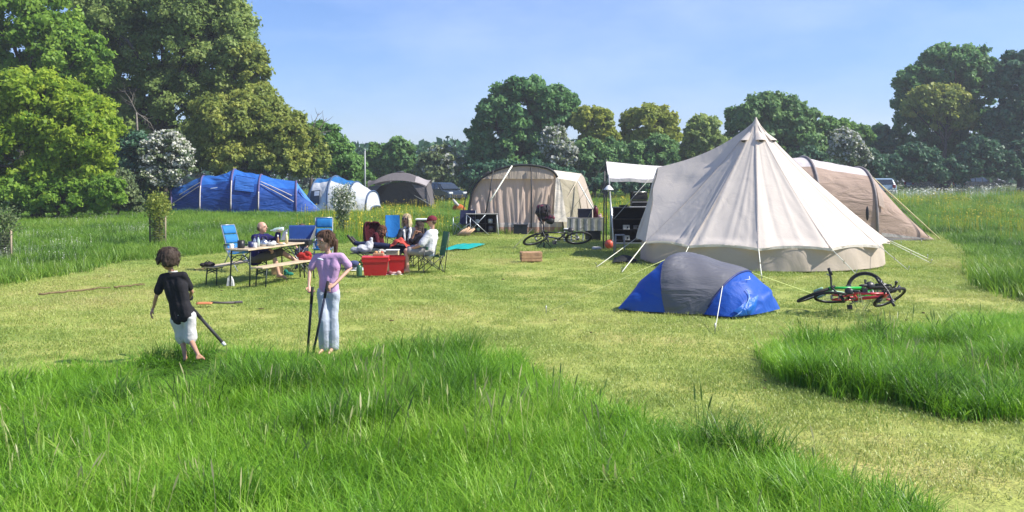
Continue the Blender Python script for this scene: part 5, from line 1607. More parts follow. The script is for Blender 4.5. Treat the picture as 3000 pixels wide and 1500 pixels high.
def picnic_gear():
    red = mat('plastic_red', (.48, .02, .025)); redl = mat('plastic_red_lid', (.55, .03, .03), .35, .06, 6, bump=.05); wht = mat('plastic_white', (.7, .7, .68))
    def tub(label, loc, rz, L, W, H, lid):
        t = thing('storage_tub', label, 'tub', loc, rz, 'red tubs beside the green camp chair')
        vs = []
        for z, k in ((0, .86), (H * .78, .98), (H * .78, 1.03), (H, 1.05)):
            vs += [Vector((sx * L / 2 * k, sy * W / 2 * k, z)) for sx, sy in ((-1, -1), (1, -1), (1, 1), (-1, 1))]
        fs = [(j * 4 + i, j * 4 + (i + 1) % 4, j * 4 + 4 + (i + 1) % 4, j * 4 + 4 + i) for j in range(3) for i in range(4)] + [(3, 2, 1, 0)]
        mb = MB(); mb.add(vs, fs); b = mb.build('tub_body', red, t)
        if lid:
            mb = MB(); mb.box((0, 0, H + .012), (L * 1.08, W * 1.08, .035), bevel=.012); mb.build('lid', redl, t)
        else:
            mb = MB(); mb.box((0, 0, H * .7), (L * .9, W * .9, .01)); mb.build('tub_base', red, t)
        for s in (-1, 1):
            mb = MB(); mb.box((s * (L / 2 * 1.06), 0, H * .86), (.03, W * .36, .04), bevel=.01); mb.build('handle', redl, t)
        return t
    tub('bright red plastic tub nearest the camera beside the camp chair', Vector(((1098 - 1500) * 16.9 / F, 17.0, 0)), .10, .48, .34, .33, True)
    tub('red tub in shade tucked behind the bright red one', Vector(((1158 - 1500) * 17.2 / F, 17.45, 0)), .10, .32, .34, .33, False)
    t = thing('food_basket', 'shallow box of food standing on the bright red tub', 'basket', Vector(((1108 - 1500) * 17.0 / F, 17.06, .365)))
    mb = MB(); mb.box((0, 0, .025), (.2, .14, .05), bevel=.008); mb.build('tray', mat('tray_wicker', (.42, .28, .16), .8, .2, 40, bump=.5), t)
    for x, c in ((-.05, (.6, .3, .12)), (.02, (.65, .55, .35)), (.06, (.5, .1, .06))):
        mb = MB(); mb.ball((x, 0, .06), (.035, .03, .03), 8, 6); mb.build('food', mat('food_%d' % int(c[0] * 100), c, .7), t)
    t = thing('wooden_stool_box', 'pale wooden box behind the red tubs', 'box', Vector(((1150 - 1500) * 17.9 / F, 17.9, 0)))
    mb = MB(); mb.box((0, 0, .2), (.25, .2, .4), bevel=.006); mb.build('carton', mat('pale_wood', (.50, .43, .26), .7), t)
    mb = MB(); mb.box((0, 0, .408), (.27, .22, .015), bevel=.004); mb.build('lid', wht, t)
    # shoes, bottle
    def shoe(t, x, y, rz, up, sole, k=1.0):
        M = Matrix.Rotation(rz, 3, 'Z'); c = Vector((x, y, 0))
        mb = MB()
        mb.ball(c + M @ Vector((-.06 * k, 0, .045 * k)), (.055 * k, .040 * k, .05 * k), 10, 8)
        mb.ball(c + M @ Vector((.05 * k, 0, .032 * k)), (.085 * k, .040 * k, .034 * k), 10, 8)
        o = mb.build('shoe_upper', up, t)
        mb = MB(); mb.ball(c + M @ Vector((.0, 0, .012 * k)), (.135 * k, .048 * k, .014 * k), 12, 5); mb.build('sole', sole, o)
    t = thing('shoe_pair', 'pair of pale pink shoes on the grass before the red tubs', 'shoes', G(1150, 806))
    pk = cloth('shoe_pink', (.55, .36, .32), .05, .8, .1, .3, 10)
    shoe(t, -.10, 0, 2.9, mat('shoe_maroon', (.25, .07, .08), .7), wht, .9); shoe(t, .07, .02, 2.7, pk, wht, .9)
    t = thing('shoe_pair', 'blue and white trainers behind the tub, left of the leg rest', 'shoes', Vector(((1034 - 1500) * 17.8 / F, 17.75, 0)))
    bl = mat('shoe_blue', (.06, .09, .24), .7)
    shoe(t, -.05, 0, .9, bl, wht); shoe(t, .10, .06, .7, mat('shoe_light', (.5, .52, .58), .7), wht)
    mb = MB(); mb.ball((.03, .02, .14), (.11, .08, .07), 10, 6); mb.build('shoe_bundle', cloth('bundle_navy', (.07, .09, .2), .1, .8, .2, .6, 12), t)
    t = thing('gas_bottle', 'small green gas bottle at the left end of the red tub', 'bottle', Vector(((1054 - 1500) * 16.8 / F, 16.75, 0)))
    mb = MB(); mb.lathe((0, 0, 0), [(.001, 0), (.05, .004), (.055, .03), (.055, .16), (.04, .20), (.015, .215)], 14); mb.build('vessel', mat('bottle_green', (.05, .13, .07), .4), t)
    mb = MB(); mb.lathe((0, 0, .21), [(.018, 0), (.018, .03), (.001, .032)], 10); mb.build('valve', mat('brass', (.45, .33, .12), .4, metal=.8), t)
    # folding table behind the blonde woman
    t = thing('side_table', 'small white topped folding table behind the blonde woman', 'table', Vector(((1242 - 1500) * 23.2 / F, 23.2, 0)))
    mb = MB(); mb.box((0, 0, .80), (.42, .4, .03), bevel=.008); mb.build('table_top', wht, t)
    mb = MB(); mb.box((0, 0, .74), (.40, .38, .05)); mb.build('apron', mat('plastic_black', (.02, .02, .022)), t)
    for sx in (-1, 1):
        for sy in (-1, 1):
            mb = MB(); mb.tube([(sx * .18, sy * .16, .72), (sx * .19, sy * .17, 0)], .012, 6); mb.build('leg', mat('alu_tube', (.42, .46, .50)), t)
    # teal mat
    g0 = [G(1288, 737), G(1380, 733), G(1422, 721), G(1400, 716), G(1300, 722)]
    c = sum(g0, Vector()) / 5
    t = tag(MB().build('ground_mat', None), 'turquoise ground mat spread flat on the mown grass', 'mat') if False else None
    q = [G(1286, 738), G(1372, 733.5), G(1422, 718.5), G(1340, 719.5)]
    mb = MB(); mb.sheet(lambda u, v: q[0].lerp(q[1], u).lerp(q[3].lerp(q[2], u), v) + Vector((0, 0, .035 + .035 * float(vnoise(u * 5, v * 4, 8)) * math.sin(PI * u))), 24, 16)
    o = mb.build('ground_mat', cloth('mat_teal', (.01, .36, .32), .1, .6, .08, .6, 5), None, thick=.006)
    tag(o, 'turquoise ground mat spread flat on the mown grass', 'mat')
picnic_gear()

# ------------------------------------------------------------------ camp kitchen in front of the beige tent and under the awning
def camp_gear():
    blk = mat('cloth_black', (.015, .016, .02), .7); al = mat('alu_tube', (.42, .46, .50)); wht = mat('plastic_white', (.7, .7, .68)); dark = mat('plastic_black', (.02, .02, .022))
    # folding larder with crossed legs
    p = Vector(((1412 - 1500) * 29.6 / F, 29.6, 0))
    t = thing('camp_larder', 'black cloth larder table with crossed metal legs in front of the beige tent', 'cupboard', p)
    w, h, dp = .50, .70, .22
    mb = MB(); mb.box((0, 0, h), (2 * w + .06, 2 * dp + .04, .03), bevel=.006); mb.build('table_top', mat('top_grey', (.25, .24, .22), .5), t)
    mb = MB(); mb.box((0, dp - .01, h / 2 + .03), (2 * w - .04, .01, h - .1)); mb.build('back_panel', blk, t)
    for s in (-1, 1):
        mb = MB(); mb.box((s * (w - .03), 0, h / 2 + .03), (.01, 2 * dp - .05, h - .1)); mb.build('side_panel', blk, t)
    for z in (.10, .38):
        mb = MB(); mb.box((0, 0, z), (2 * w - .08, 2 * dp - .05, .012)); mb.build('shelf', blk, t)
    mb = MB(); mb.box((.12, 0, h / 2), (.012, 2 * dp - .06, h - .12)); mb.build('divider', blk, t)
    for (x0, x1) in ((-w, .25), (.12, -w)):
        mb = MB(); mb.tube([(x0, -dp - .02, h - .02), (x1, -dp - .04, .0)], .013, 6); mb.build('leg', al, t)
    for x in (-w, w):
        mb = MB(); mb.tube([(x, -dp, h - .02), (x + (.06 if x > 0 else -.02), -dp - .02, 0)], .016, 6); mb.build('leg', wht, t)
        mb = MB(); mb.tube([(x, dp, h - .02), (x, dp, 0)], .013, 6); mb.build('leg', al, t)
    for x, z, c, sz in ((-.15, .42, (.5, .52, .5), .07), (-.12, .16, (.25, .4, .3), .06), (.28, .42, (.45, .45, .45), .08), (.30, .16, (.1, .1, .12), .09)):
        u = thing('storage_jar', {-.15: 'pale hanging cloth in the middle of the black larder', -.12: 'small green tin low in the black larder', .28: 'grey tin in the right bay of the black larder', .30: 'dark tin at the bottom right of the black larder'}[x], 'jar', p + Vector((x, -.08, z - .03)))
        mb = MB(); mb.lathe((0, 0, 0), [(.001, 0), (sz, .003), (sz * 1.02, sz * 1.6), (sz * .7, sz * 1.9), (.001, sz * 1.95)], 12); mb.build('vessel', mat('tin_%d' % int(c[0] * 100 + c[1] * 10), c, .5), u)
        mb = MB(); mb.lathe((0, 0, sz * 1.9), [(sz * .75, 0), (sz * .75, .02), (.001, .022)], 12); mb.build('lid', dark, u)
    # navy chair with firewood below it
    camp_chair('navy folding chair left of the black larder', Vector(((1360 - 1500) * 29.4 / F, 29.4, 0)), math.radians(-18), NAVYC, 1.0, al, 'folding_chair', cup=False)
    lw = mat('log_wood', (.48, .32, .20), .8, .25, 14, bump=.5)
    for i in range(5):
        q = Vector(((1352 + 7 * i - 1500) * 29.2 / F, 28.95, 0))
        o = MB(); o.tube([(-.10, -.05, .04 + .02 * (i % 2)), (.12, .05, .20 + .04 * (i % 3))], [.045, .04], 7); o = o.build('firewood_log', lw); o.location = q
        tag(o, ('leftmost' if i == 0 else 'second from the left' if i == 1 else 'middle one' if i == 2 else 'fourth from the left' if i == 3 else 'rightmost') + ' of the split logs under the navy chair', 'log', 'logs under the navy folding chair')
    # black crate
    t = thing('storage_crate', 'black storage crate on the grass against the beige tent front', 'crate', Vector(((1525 - 1500) * 30.0 / F, 30.1, 0)))
    cr = mat('crate_black', (.012, .017, .026), .5)
    mb = MB(); mb.box((0, 0, .15), (.46, .34, .30), bevel=.02); mb.build('crate_body', cr, t)
    mb = MB(); mb.box((0, 0, .315), (.49, .37, .03), bevel=.01); mb.build('lid', cr, t)
    for s in (-1, 1):
        mb = MB(); mb.box((s * .24, 0, .22), (.02, .12, .04), bevel=.006); mb.build('handle', dark, t)
    # table with a striped cloth front
    x0, x1 = (1664 - 1500) * 26.6 / F, (1772 - 1500) * 26.6 / F; zc = EYE - (640 - YH) * 26.6 / F
    t = thing('striped_table', 'camp table hung with a grey striped cloth left of the awning', 'table', Vector(((x0 + x1) / 2, 26.7, 0)))
    w = (x1 - x0) / 2
    mb = MB(); mb.box((0, .22, zc), (2 * w, .46, .025), bevel=.005); mb.build('table_top', mat('top_grey', (.25, .24, .22)), t)
    ns = 11
    sa, sb = cloth('stripe_green', (.20, .21, .17), .15, .85), cloth('stripe_pale', (.48, .46, .42), .15, .85)
    for i in range(ns):
        a_, b_ = -w + 2 * w * i / ns, -w + 2 * w * (i + 1) / ns
        mb = MB(); mb.sheet(lambda u, v: Vector((lerp(a_, b_, u), -.02 - .03 * v + .012 * math.sin((i + u) * 3), zc - .01 - .36 * v)), 4, 6); mb.build('cloth_stripe', sb if i % 2 else sa, t)
    for sx in (-1, 1):
        for y in (.02, .42):
            mb = MB(); mb.tube([(sx * (w - .03), y, zc - .02), (sx * (w - .02), y, 0)], .016, 6); mb.build('leg', al, t)
    def box_on(name, label, cat, x, y, s, m, lidm, z=zc + .014):
        u = thing(name, label, cat, t.location + Vector((x, y, z)))
        mb = MB(); mb.box((0, 0, s[2] / 2), s, bevel=.012); mb.build('case_body', m, u)
        mb = MB(); mb.box((0, 0, s[2] + .012), (s[0] * 1.04, s[1] * 1.04, .03), bevel=.008); mb.build('lid', lidm, u)
        return u
    nv = mat('cool_navy', (.012, .013, .03), .5)
    box_on('cool_box', 'dark navy cool box on the striped table', 'cool box', -.02, .2, (.42, .28, .24), nv, nv)
    u = thing('red_bottle', 'dark red bottle bag standing right of the navy cool box', 'bottle', t.location + Vector((.30, .16, zc + .014)))
    mb = MB(); mb.lathe((0, 0, 0), [(.001, 0), (.075, .005), (.08, .26), (.05, .31), (.03, .34), (.001, .345)], 12); mb.build('vessel', mat('maroon_case', (.09, .008, .02), .5), u)
    mb = MB(); mb.lathe((0, 0, .34), [(.04, 0), (.04, .03), (.001, .032)], 10); mb.build('cap', dark, u)
    u = thing('tea_towel', 'white and pink cloth by the right end of the striped table', 'towel', t.location + Vector((.42, .12, zc + .014)))
    mb = MB(); mb.ball((0, 0, .04), (.07, .06, .05), 8, 6); mb.ball((.02, .01, .08), (.04, .04, .05), 8, 6); mb.build('folded_cloth', cloth('towel_pink', (.55, .38, .38), .2, .8), u)
    for x, lab in ((-.28, 'small white plastic stool beneath the left end of the striped table'), (.10, 'white plastic tub legs beneath the middle of the striped table')):
        u = thing('plastic_stool', lab, 'stool', t.location + Vector((x - .28, -.15 if x < 0 else .1, 0)))
        mb = MB(); mb.box((0, 0, .36), (.24, .22, .05), bevel=.015); mb.build('seat', wht, u)
        for sx in (-1, 1):
            for sy in (-1, 1):
                mb = MB(); mb.box((sx * .10, sy * .09, .17), (.035, .035, .34)); mb.build('leg', wht, u)
    u = thing('dark_crate', 'dark crate in the shade under the striped table', 'crate', t.location + Vector((.22, .22, 0)))
    mb = MB(); mb.box((0, 0, .15), (.46, .34, .30), bevel=.015); mb.build('crate_body', dark, u)
    mb = MB(); mb.box((0, 0, .31), (.48, .36, .025), bevel=.008); mb.build('lid', dark, u)
    # camp kitchen under the awning
    d = 23.6; xa, xb = (1792 - 1500) * d / F, (1925 - 1500) * d / F; zt = EYE - (608 - YH) * d / F
    t = thing('camp_kitchen', 'tall black cloth kitchen unit standing under the white awning', 'kitchen unit', Vector(((xa + xb) / 2, d + .1, 0)))
    w = (xb - xa) / 2; dp = .24
    mb = MB(); mb.box((0, 0, zt), (2 * w, 2 * dp, .025), bevel=.005); mb.build('worktop', mat('top_dark', (.05, .05, .055), .4), t)
    mb = MB(); mb.box((0, dp - .01, zt / 2 + .06), (2 * w - .04, .012, zt - .15)); mb.build('back_panel', blk, t)
    for s in (-1, 1):
        mb = MB(); mb.box((s * (w - .02), 0, zt / 2 + .06), (.012, 2 * dp - .04, zt - .15)); mb.build('side_panel', blk, t)
        for y in (-dp, dp):
            mb = MB(); mb.tube([(s * w, y, 0), (s * w, y, zt)], .013, 6); mb.build('leg', al, t)
    for z in (.22, .50, .78):
        mb = MB(); mb.box((0, 0, z), (2 * w - .06, 2 * dp - .05, .012)); mb.build('shelf', blk, t)
    mb = MB(); mb.box((0, -dp - .005, .16), (2 * w - .02, .02, .03)); mb.build('cross_bar', al, t)
    for x, z, lab in ((-.22, .51, 'white carton on the middle shelf of the black kitchen unit'), (-.22, .23, 'white and black packet on the low shelf of the black kitchen unit'), (.05, .51, 'grey packet at the middle of the black kitchen unit')):
        u = thing('packet', lab, 'packet', t.location + Vector((x, -.12, z)))
        mb = MB(); mb.box((0, 0, .06), (.17, .12, .12 if x < 0 else .09), bevel=.006); mb.build('carton', mat('carton_%s' % ('pale' if x < 0 else 'grey'), (.55, .55, .5) if x < 0 else (.14, .14, .14), .7), u)
        mb = MB(); mb.box((.03, -.062, .06), (.04, .004, .05)); mb.build('printed_patch', dark, u)
    # gas grill on top
    u = thing('gas_grill', 'dark gas grill with a bright curved lid handle on top of the kitchen unit', 'grill', t.location + Vector((.13, -.02, zt + .014)))
    mb = MB(); mb.box((0, 0, .10), (.42, .34, .16), bevel=.02); mb.build('burner_box', mat('grill_black', (.018, .018, .02)), u)
    mb = MB(); mb.sheet(lambda a_, b_: Vector((-.21 + .42 * a_, -.17 * math.cos(PI * b_), .19 + .22 * math.sin(PI * b_) ** .6)), 6, 12); mb.build('lid', mat('grill_black', (.018, .018, .02)), u)
    mb = MB(); mb.tube([(-.16, -.17, .33), (-.16, -.22, .40), (.16, -.22, .40), (.16, -.17, .33)], .014, 6); mb.build('handle', mat('steel_bright', (.55, .55, .55)), u)
    mb = MB(); mb.box((0, -.19, .13), (.42, .03, .03), bevel=.008); mb.build('front_rail', mat('steel_dull', (.30, .30, .30)), u)
    mb = MB(); mb.box((-.02, -.02, .01), (.50, .36, .02)); mb.build('tray', wht, u)
    u = thing('frying_pan', 'black pan left of the gas grill on the kitchen unit', 'pan', t.location + Vector((-.28, 0, zt + .014)))
    mb = MB(); mb.lathe((0, 0, 0), [(.001, .004), (.11, .004), (.13, .05), (.125, .05), (.105, .012), (.001, .012)], 16); mb.build('pan_body', dark, u)
    mb = MB(); mb.tube([(.12, 0, .045), (.30, 0, .07)], .012, 6); mb.build('handle', dark, u)
    # folding stool before it, lamp, ball
    u = thing('folding_stool', 'grey metal folding stool before the kitchen unit', 'stool', Vector(((1816 - 1500) * 23.0 / F, 23.0, 0)))
    g = mat('stool_grey', (.30, .32, .36), .5)
    mb = MB(); mb.box((0, 0, .40), (.24, .22, .025), bevel=.006); mb.build('seat', g, u)
    for sx in (-1, 1):
        for sy in (-1, 1):
            mb = MB(); mb.tube([(sx * .11, sy * .09, .39), (sx * .12, sy * .11, 0)], .012, 6); mb.build('leg', g, u)
    mb = MB(); mb.tube([(-.115, -.10, .18), (.115, -.10, .18)], .009, 5); mb.build('cross_bar', g, u)
    lp = P(1783, 556, 23.2)
    u = thing('camp_lamp', 'white shaded lamp hanging on the awning pole', 'lamp', lp)
    mb = MB(); mb.lathe((0, 0, 0), [(.13, 0), (.12, .02), (.05, .10), (.02, .12), (.001, .122)], 16); mb.build('lamp_shade', mat('plastic_white', (.7, .7, .68)), u)
    mb = MB(); mb.ball((0, 0, -.02), .03, 8, 6); mb.build('bulb', mat('bulb_glass', (.6, .62, .6), .2), u)
    mb = MB(); mb.tube([(0, 0, .12), (0, .03, .20)], .006, 5); mb.build('hook', dark, u)
    b = MB(); b.ball((0, 0, .125), .125, 20, 14); 
    o = b.build('play_ball', mat('ball_orange', (.56, .10, .06), .45, .06, 3, bump=.05)); o.location = G(1785, 729); tag(o, 'orange play ball on the grass at the foot of the awning pole', 'ball')
    b = MB()
    M = Matrix.Rotation(.4, 3, 'X')
    for R_ in (M, M @ Matrix.Rotation(PI / 2, 3, 'Y')):
        b.torus((0, 0, .125), .1245, .0022, R_, 32, 4)
    b.build('ball_seam', mat('seam_dark', (.25, .04, .03), .6), o)
    u = thing('dog_bowl', 'pale low bowl on the grass left of the orange ball', 'bowl', G(1748, 731))
    mb = MB(); mb.lathe((0, 0, 0), [(.001, .004), (.14, .004), (.11, .07), (.10, .07), (.095, .02), (.001, .02)], 18); mb.build('bowl_body', mat('bowl_grey', (.42, .42, .40), .5), u)
    mb = MB(); mb.lathe((0, 0, .045), [(.001, 0), (.10, 0)], 14); mb.build('water', dark, u)
    # wooden crate
    u = thing('wooden_crate', 'small wooden crate of slats on the open grass before the bicycle', 'crate', G(1556, 767) + Vector((0, .15, 0)), .12)
    wd = mat('crate_wood', (.46, .27, .15), .75, .25, 9, bump=.4, bscale=30)
    L_, W_, H_ = .46, .30, .22
    for k in range(3):
        z = .04 + .07 * k
        for s in (-1, 1):
            mb = MB(); mb.box((0, s * W_ / 2, z), (L_, .014, .058), bevel=.003); mb.build('slat', wd, u)
            mb = MB(); mb.box((s * L_ / 2, 0, z), (.014, W_ - .018, .058), bevel=.003); mb.build('slat', wd, u)
    for sx in (-1, 1):
        for sy in (-1, 1):
            mb = MB(); mb.box((sx * (L_ / 2 - .02), sy * (W_ / 2 - .02), .11), (.024, .024, .22)); mb.build('corner_post', wd, u)
    mb = MB(); mb.box((0, 0, .012), (L_ - .02, W_ - .02, .012)); mb.build('base_board', wd, u)
    mb = MB(); mb.box((0, -.02, .20), (L_ - .03, W_ - .06, .02), bevel=.004); mb.build('inner_board', wd, u)
    # dark sheet laid as the bell tent's shadow on the grass at its left
    q = [G(1795, 772), G(1872, 768), G(1850, 756), G(1800, 758)]
    mb = MB(); mb.sheet(lambda a_, b_: q[0].lerp(q[1], a_).lerp(q[3].lerp(q[2], a_), b_) + Vector((0, 0, .03 + .10 * math.sin(PI * a_) * math.sin(PI * b_))), 12, 8)
    o = mb.build('tent_shadow_sheet', cloth('shadow_black', (.02, .022, .022), .05, .8, .2, .6, 8), None); tag(o, 'flat black sheet standing for the shadow of the bell tent on the grass', 'bag')
camp_gear()

# ------------------------------------------------------------------ people
def cap(mb, pts, rs, seg=10):
    pts = [Vector(p) for p in pts]
    mb.tube(pts, list(rs), seg)
    for p, r in zip(pts, rs): mb.ball(p, r, seg, max(5, seg // 2 + 1))

SKIN = mat('skin_fair', (.52, .30, .21), .5, .08, 12, bump=.05, spec=.4)
SKIN2 = mat('skin_tanned', (.44, .235, .155), .5, .08, 12, bump=.05, spec=.4)
EYEW = mat('eye_white', (.62, .60, .58), .3, .03, 10, bump=0); EYED = mat('eye_dark', (.03, .022, .018), .2, .03, 10, bump=0)
LIP = mat('lip', (.36, .14, .12), .5, .05, 20, bump=0)

def hand(mb, ext, wrist, knuckle_dir, palm_n, k, curl=.7, side=1):
    """palm into the body, five unequal bent fingers as their own tubes rooted in the palm"""
    d = Vector(knuckle_dir).normalized(); n = Vector(palm_n); n = (n - d * n.dot(d)).normalized(); s = d.cross(n).normalized() * side
    w = Vector(wrist); L = .085 * k
    for q in (-.6, 0, .6):
        cap(mb, [w, w + d * L * .5 + s * q * .026 * k, w + d * L + s * q * .034 * k], [.020 * k, .017 * k, .013 * k], 8)
    for i, (off, ln) in enumerate(((-.036, .060), (-.012, .075), (.012, .080), (.035, .070))):
        r = w + d * L * .82 + s * off * k
        p = [r]; ang = .12
        for j, f in enumerate((.36, .40, .30)):
            ang += curl * (.55 + .35 * j) * (1.0 - .06 * i)
            p.append(p[-1] + (d * math.cos(ang) + n * math.sin(ang)) * ln * k * f)
        ext.tube(p, [.0095 * k, .0088 * k, .0080 * k, .0058 * k], 6)
    r = w + d * L * .30 + s * .030 * k
    p1 = r + (d * .55 + s * .75 + n * .25).normalized() * .034 * k
    p2 = p1 + (d * .80 + s * .15 + n * (.3 + curl * .5)).normalized() * .030 * k
    ext.tube([r, p1, p2], [.0125 * k, .0105 * k, .0070 * k], 6)

def person(label, loc, rz, J, k=1.0, hs=.115, face=(0, -1, 0), fat=1.0, skin=None, voxel=.009, garments=(), hair=None, shoes=None, hands=None, group=None, foot=True, open_mouth=False, glasses=False):
    root = thing('person', label, 'person', loc, rz, group)
    skin = skin or SKIN
    J = {a: Vector(b) for a, b in J.items()}
    f = k * fat
    mid = (J['shL'] + J['shR']) / 2; hip = (J['hipL'] + J['hipR']) / 2
    fd = Vector(face).normalized(); sidev = fd.cross(Vector((0, 0, 1))).normalized(); upv = sidev.cross(fd).normalized()
    MH = Matrix((sidev, fd, upv)).transposed()
    H = J['head']
    def torso(mb, g=0.0, lo=1.0, hipr=1.0):
        cap(mb, [J['shL'].lerp(mid, .1), mid - Vector((0, 0, .01 * k)), J['shR'].lerp(mid, .1)], [.058 * f + g, .072 * f + g, .058 * f + g])
        axis = hip - mid
        for a, b in (('shL', 'hipL'), ('shR', 'hipR')):
            c1 = mid + (J[a] - mid) * .50 + axis * .26; c2 = mid + axis * .62 + (J[b] - hip) * .70
            cap(mb, [mid + (J[a] - mid) * .55 + axis * .05, c1, c2, mid + axis * lo + (J[b] - hip) * .75], [.070 * f + g, .096 * f + g, .086 * f + g, .092 * f * hipr + g])
        cap(mb, [mid + axis * .1, mid + axis * .5, mid + axis * lo], [.080 * f + g, .098 * f + g, .092 * f + g])
    def arm(mb, s, g=0.0, upto=2.0, mul=1.0):
        a, b, c = J['sh' + s], J['el' + s], J['wr' + s]
        if upto <= 1: b2 = a.lerp(b, upto); cap(mb, [a, b2], [.052 * f * mul + g, .046 * f * mul + g * 1.3])
        else:
            c2 = b.lerp(c, min(1, upto - 1))
            cap(mb, [a, a.lerp(b, .5), b, b.lerp(c2, .35), c2], [.052 * f * mul + g, .046 * f * mul + g, .038 * f * mul + g, .037 * f * mul + g, lerp(.037, .026, min(1, upto - 1)) * f * mul + g])
    def leg(mb, s, g=0.0, upto=2.0, flare=0.0, mul=1.0):
        a, b, c = J['hip' + s], J['kn' + s], J['an' + s]
        if upto <= 1: b2 = a.lerp(b, upto); cap(mb, [a, a.lerp(b2, .5), b2], [.088 * f * mul + g, .076 * f * mul + g, lerp(.070, .052, upto) * f * mul + g + flare])
        else:
            c2 = b.lerp(c, min(1, upto - 1))
            cap(mb, [a, a.lerp(b, .5), b, b.lerp(c2, .35), c2], [.088 * f * mul + g, .072 * f * mul + g, .053 * f * mul + g + flare * .4, .052 * f * mul + g + flare * .7, lerp(.05, .034, min(1, upto - 1)) * f * mul + g + flare])
    # one continuous body
    mb, ext = MB(), MB()
    torso(mb)
    neck0 = mid + Vector((0, 0, .02 * k)); cap(mb, [neck0, H - upv * hs * .55 - fd * hs * .10], [.052 * k * min(1, fat), .046 * k * min(1, fat)])
    mb.ball(H + upv * hs * .16 - fd * hs * .06, (hs * .70, hs * .84, hs * .82), 14, 10, MH)
    mb.ball(H - upv * hs * .30 + fd * hs * .10, (hs * .56, hs * .66, hs * .62), 12, 10, MH)
    mb.ball(H - upv * hs * .76 + fd * hs * .42, (hs * .26, hs * .24, hs * .18), 10, 8, MH)      # chin
    cap(mb, [H + upv * hs * .08 + fd * hs * .78, H - upv * hs * .20 + fd * hs * .93], [hs * .09, hs * .13], 8)   # nose
    cap(mb, [H + upv * hs * .16 + fd * hs * .66 - sidev * hs * .34, H + upv * hs * .18 + fd * hs * .74, H + upv * hs * .16 + fd * hs * .66 + sidev * hs * .34], [hs * .10] * 3, 8)   # brow
    for s in (-1, 1): mb.ball(H + sidev * s * hs * .70 - fd * hs * .05 - upv * hs * .08, (hs * .09, hs * .16, hs * .24), 8, 6, MH)
    for s in 'LR':
        arm(mb, s); 
        leg(mb, s)
        an, to = J['an' + s], J.get('to' + s, J['an' + s] + Vector((0, -.16 * k, -.05 * k)))
        if foot:
            dn = (to - an); heel = an + Vector((-dn.x * .22, -dn.y * .22, min(-.03 * k, dn.z * .6)))
            cap(mb, [an, heel], [.034 * f, .030 * f], 8); cap(mb, [heel, an.lerp(to, .55), to], [.030 * f, .034 * f, .026 * f], 8); cap(mb, [an, an.lerp(to, .6)], [.034 * f, .030 * f], 8)
        if hands and hands.get(s):
            hd = hands[s]; hand(mb, ext, J['wr' + s], hd[0], hd[1], k * 1.08, hd[2], hd[3])
        else:
            dd = (J['wr' + s] - J['el' + s]).normalized(); hand(mb, ext, J['wr' + s], dd, Vector((0, -.3, -1)), k * 1.05, .5, 1)
    link('body', fused(mb, voxel, 5, extra=ext), skin, root)
    # face
    for s in (-1, 1):
        e = H + fd * hs * .735 + sidev * s * hs * .30 + upv * hs * .02
        if not glasses:
            m = MB(); m.ball(e - fd * hs * .05, (hs * .085, hs * .045, hs * .035), 8, 6, MH); eo = m.build('eye', EYEW, root)
            m = MB(); m.ball(e + fd * hs * .015, (hs * .05, hs * .02, hs * .05), 8, 6, MH); m.build('iris', EYED, eo)
            m = MB(); m.tube([e + upv * hs * .17 - sidev * s * hs * .16 + fd * hs * .04, e + upv * hs * .20 + fd * hs * .08, e + upv * hs * .15 + sidev * s * hs * .18 - fd * hs * .02], hs * .035, 5); m.build('eyebrow', hair[1] if hair else EYED, root)
    m = MB(); m.ball(H - upv * hs * .45 + fd * hs * .74, (hs * .22, hs * .07, hs * (.12 if open_mouth else .055)), 10, 6, MH); m.build('mouth', LIP if not open_mouth else mat('mouth_dark', (.14, .03, .03), .5), root)
    if glasses:
        m = MB()
        for s in (-1, 1):
            m.ball(H + fd * hs * .80 + sidev * s * hs * .34 + upv * hs * .03, (hs * .26, hs * .08, hs * .20), 10, 6, MH)
            m.tube([H + fd * hs * .78 + sidev * s * hs * .58 + upv * hs * .06, H - fd * hs * .05 + sidev * s * hs * .74 + upv * hs * .04], hs * .04, 5)
        m.tube([H + fd * hs * .88 - sidev * hs * .14 + upv * hs * .06, H + fd * hs * .88 + sidev * hs * .14 + upv * hs * .06], hs * .04, 5)
        m.build('sunglasses', mat('lens_black', (.012, .012, .014), .12, .05, 10, bump=0, spec=.8), root)
    # clothes
    for gi, g in enumerate(garments):
        kind, nm, mt = g[0], g[1], g[2]; o = g[3] if len(g) > 3 else {}
        mb = MB(); th_ = o.get('thick', .012) * k
        if kind == 'top':
            torso(mb, th_, o.get('lo', 1.06), o.get('hipr', 1.0))
            if o.get('neck', True): cap(mb, [mid, mid + Vector((0, 0, .035 * k))], [.06 * k + th_, .050 * k + th_])
            for s in 'LR': arm(mb, s, th_ * 1.15, o.get('sleeve', .75), o.get('mul', 1.06))
        elif kind == 'bottom':
            axis = (hip - mid).normalized()
            cap(mb, [hip - axis * .05 * k + (J['hipL'] - hip) * .55, hip - axis * .05 * k + (J['hipR'] - hip) * .55], [.092 * f + th_] * 2)
            cap(mb, [J['hipL'], J['hipR']], [.092 * f + th_] * 2)
            for s in 'LR': leg(mb, s, th_, o.get('upto', 1.95), o.get('flare', 0) * k, o.get('mul', 1.0))
        me = fused(mb, voxel * 1.15, o.get('sm', 5), o.get('crease', .006) * k, o.get('cs', 11) / k, gi + 5)
        ob = link(nm, me, mt, root)
        if kind == 'top' and o.get('collar') is not None:
            m = MB(); m.torus(mid + Vector((0, 0, .052 * k)) + (H - mid) * .06, .056 * k, .010 * k, None, 18, 6); m.build('collar', o['collar'], ob)
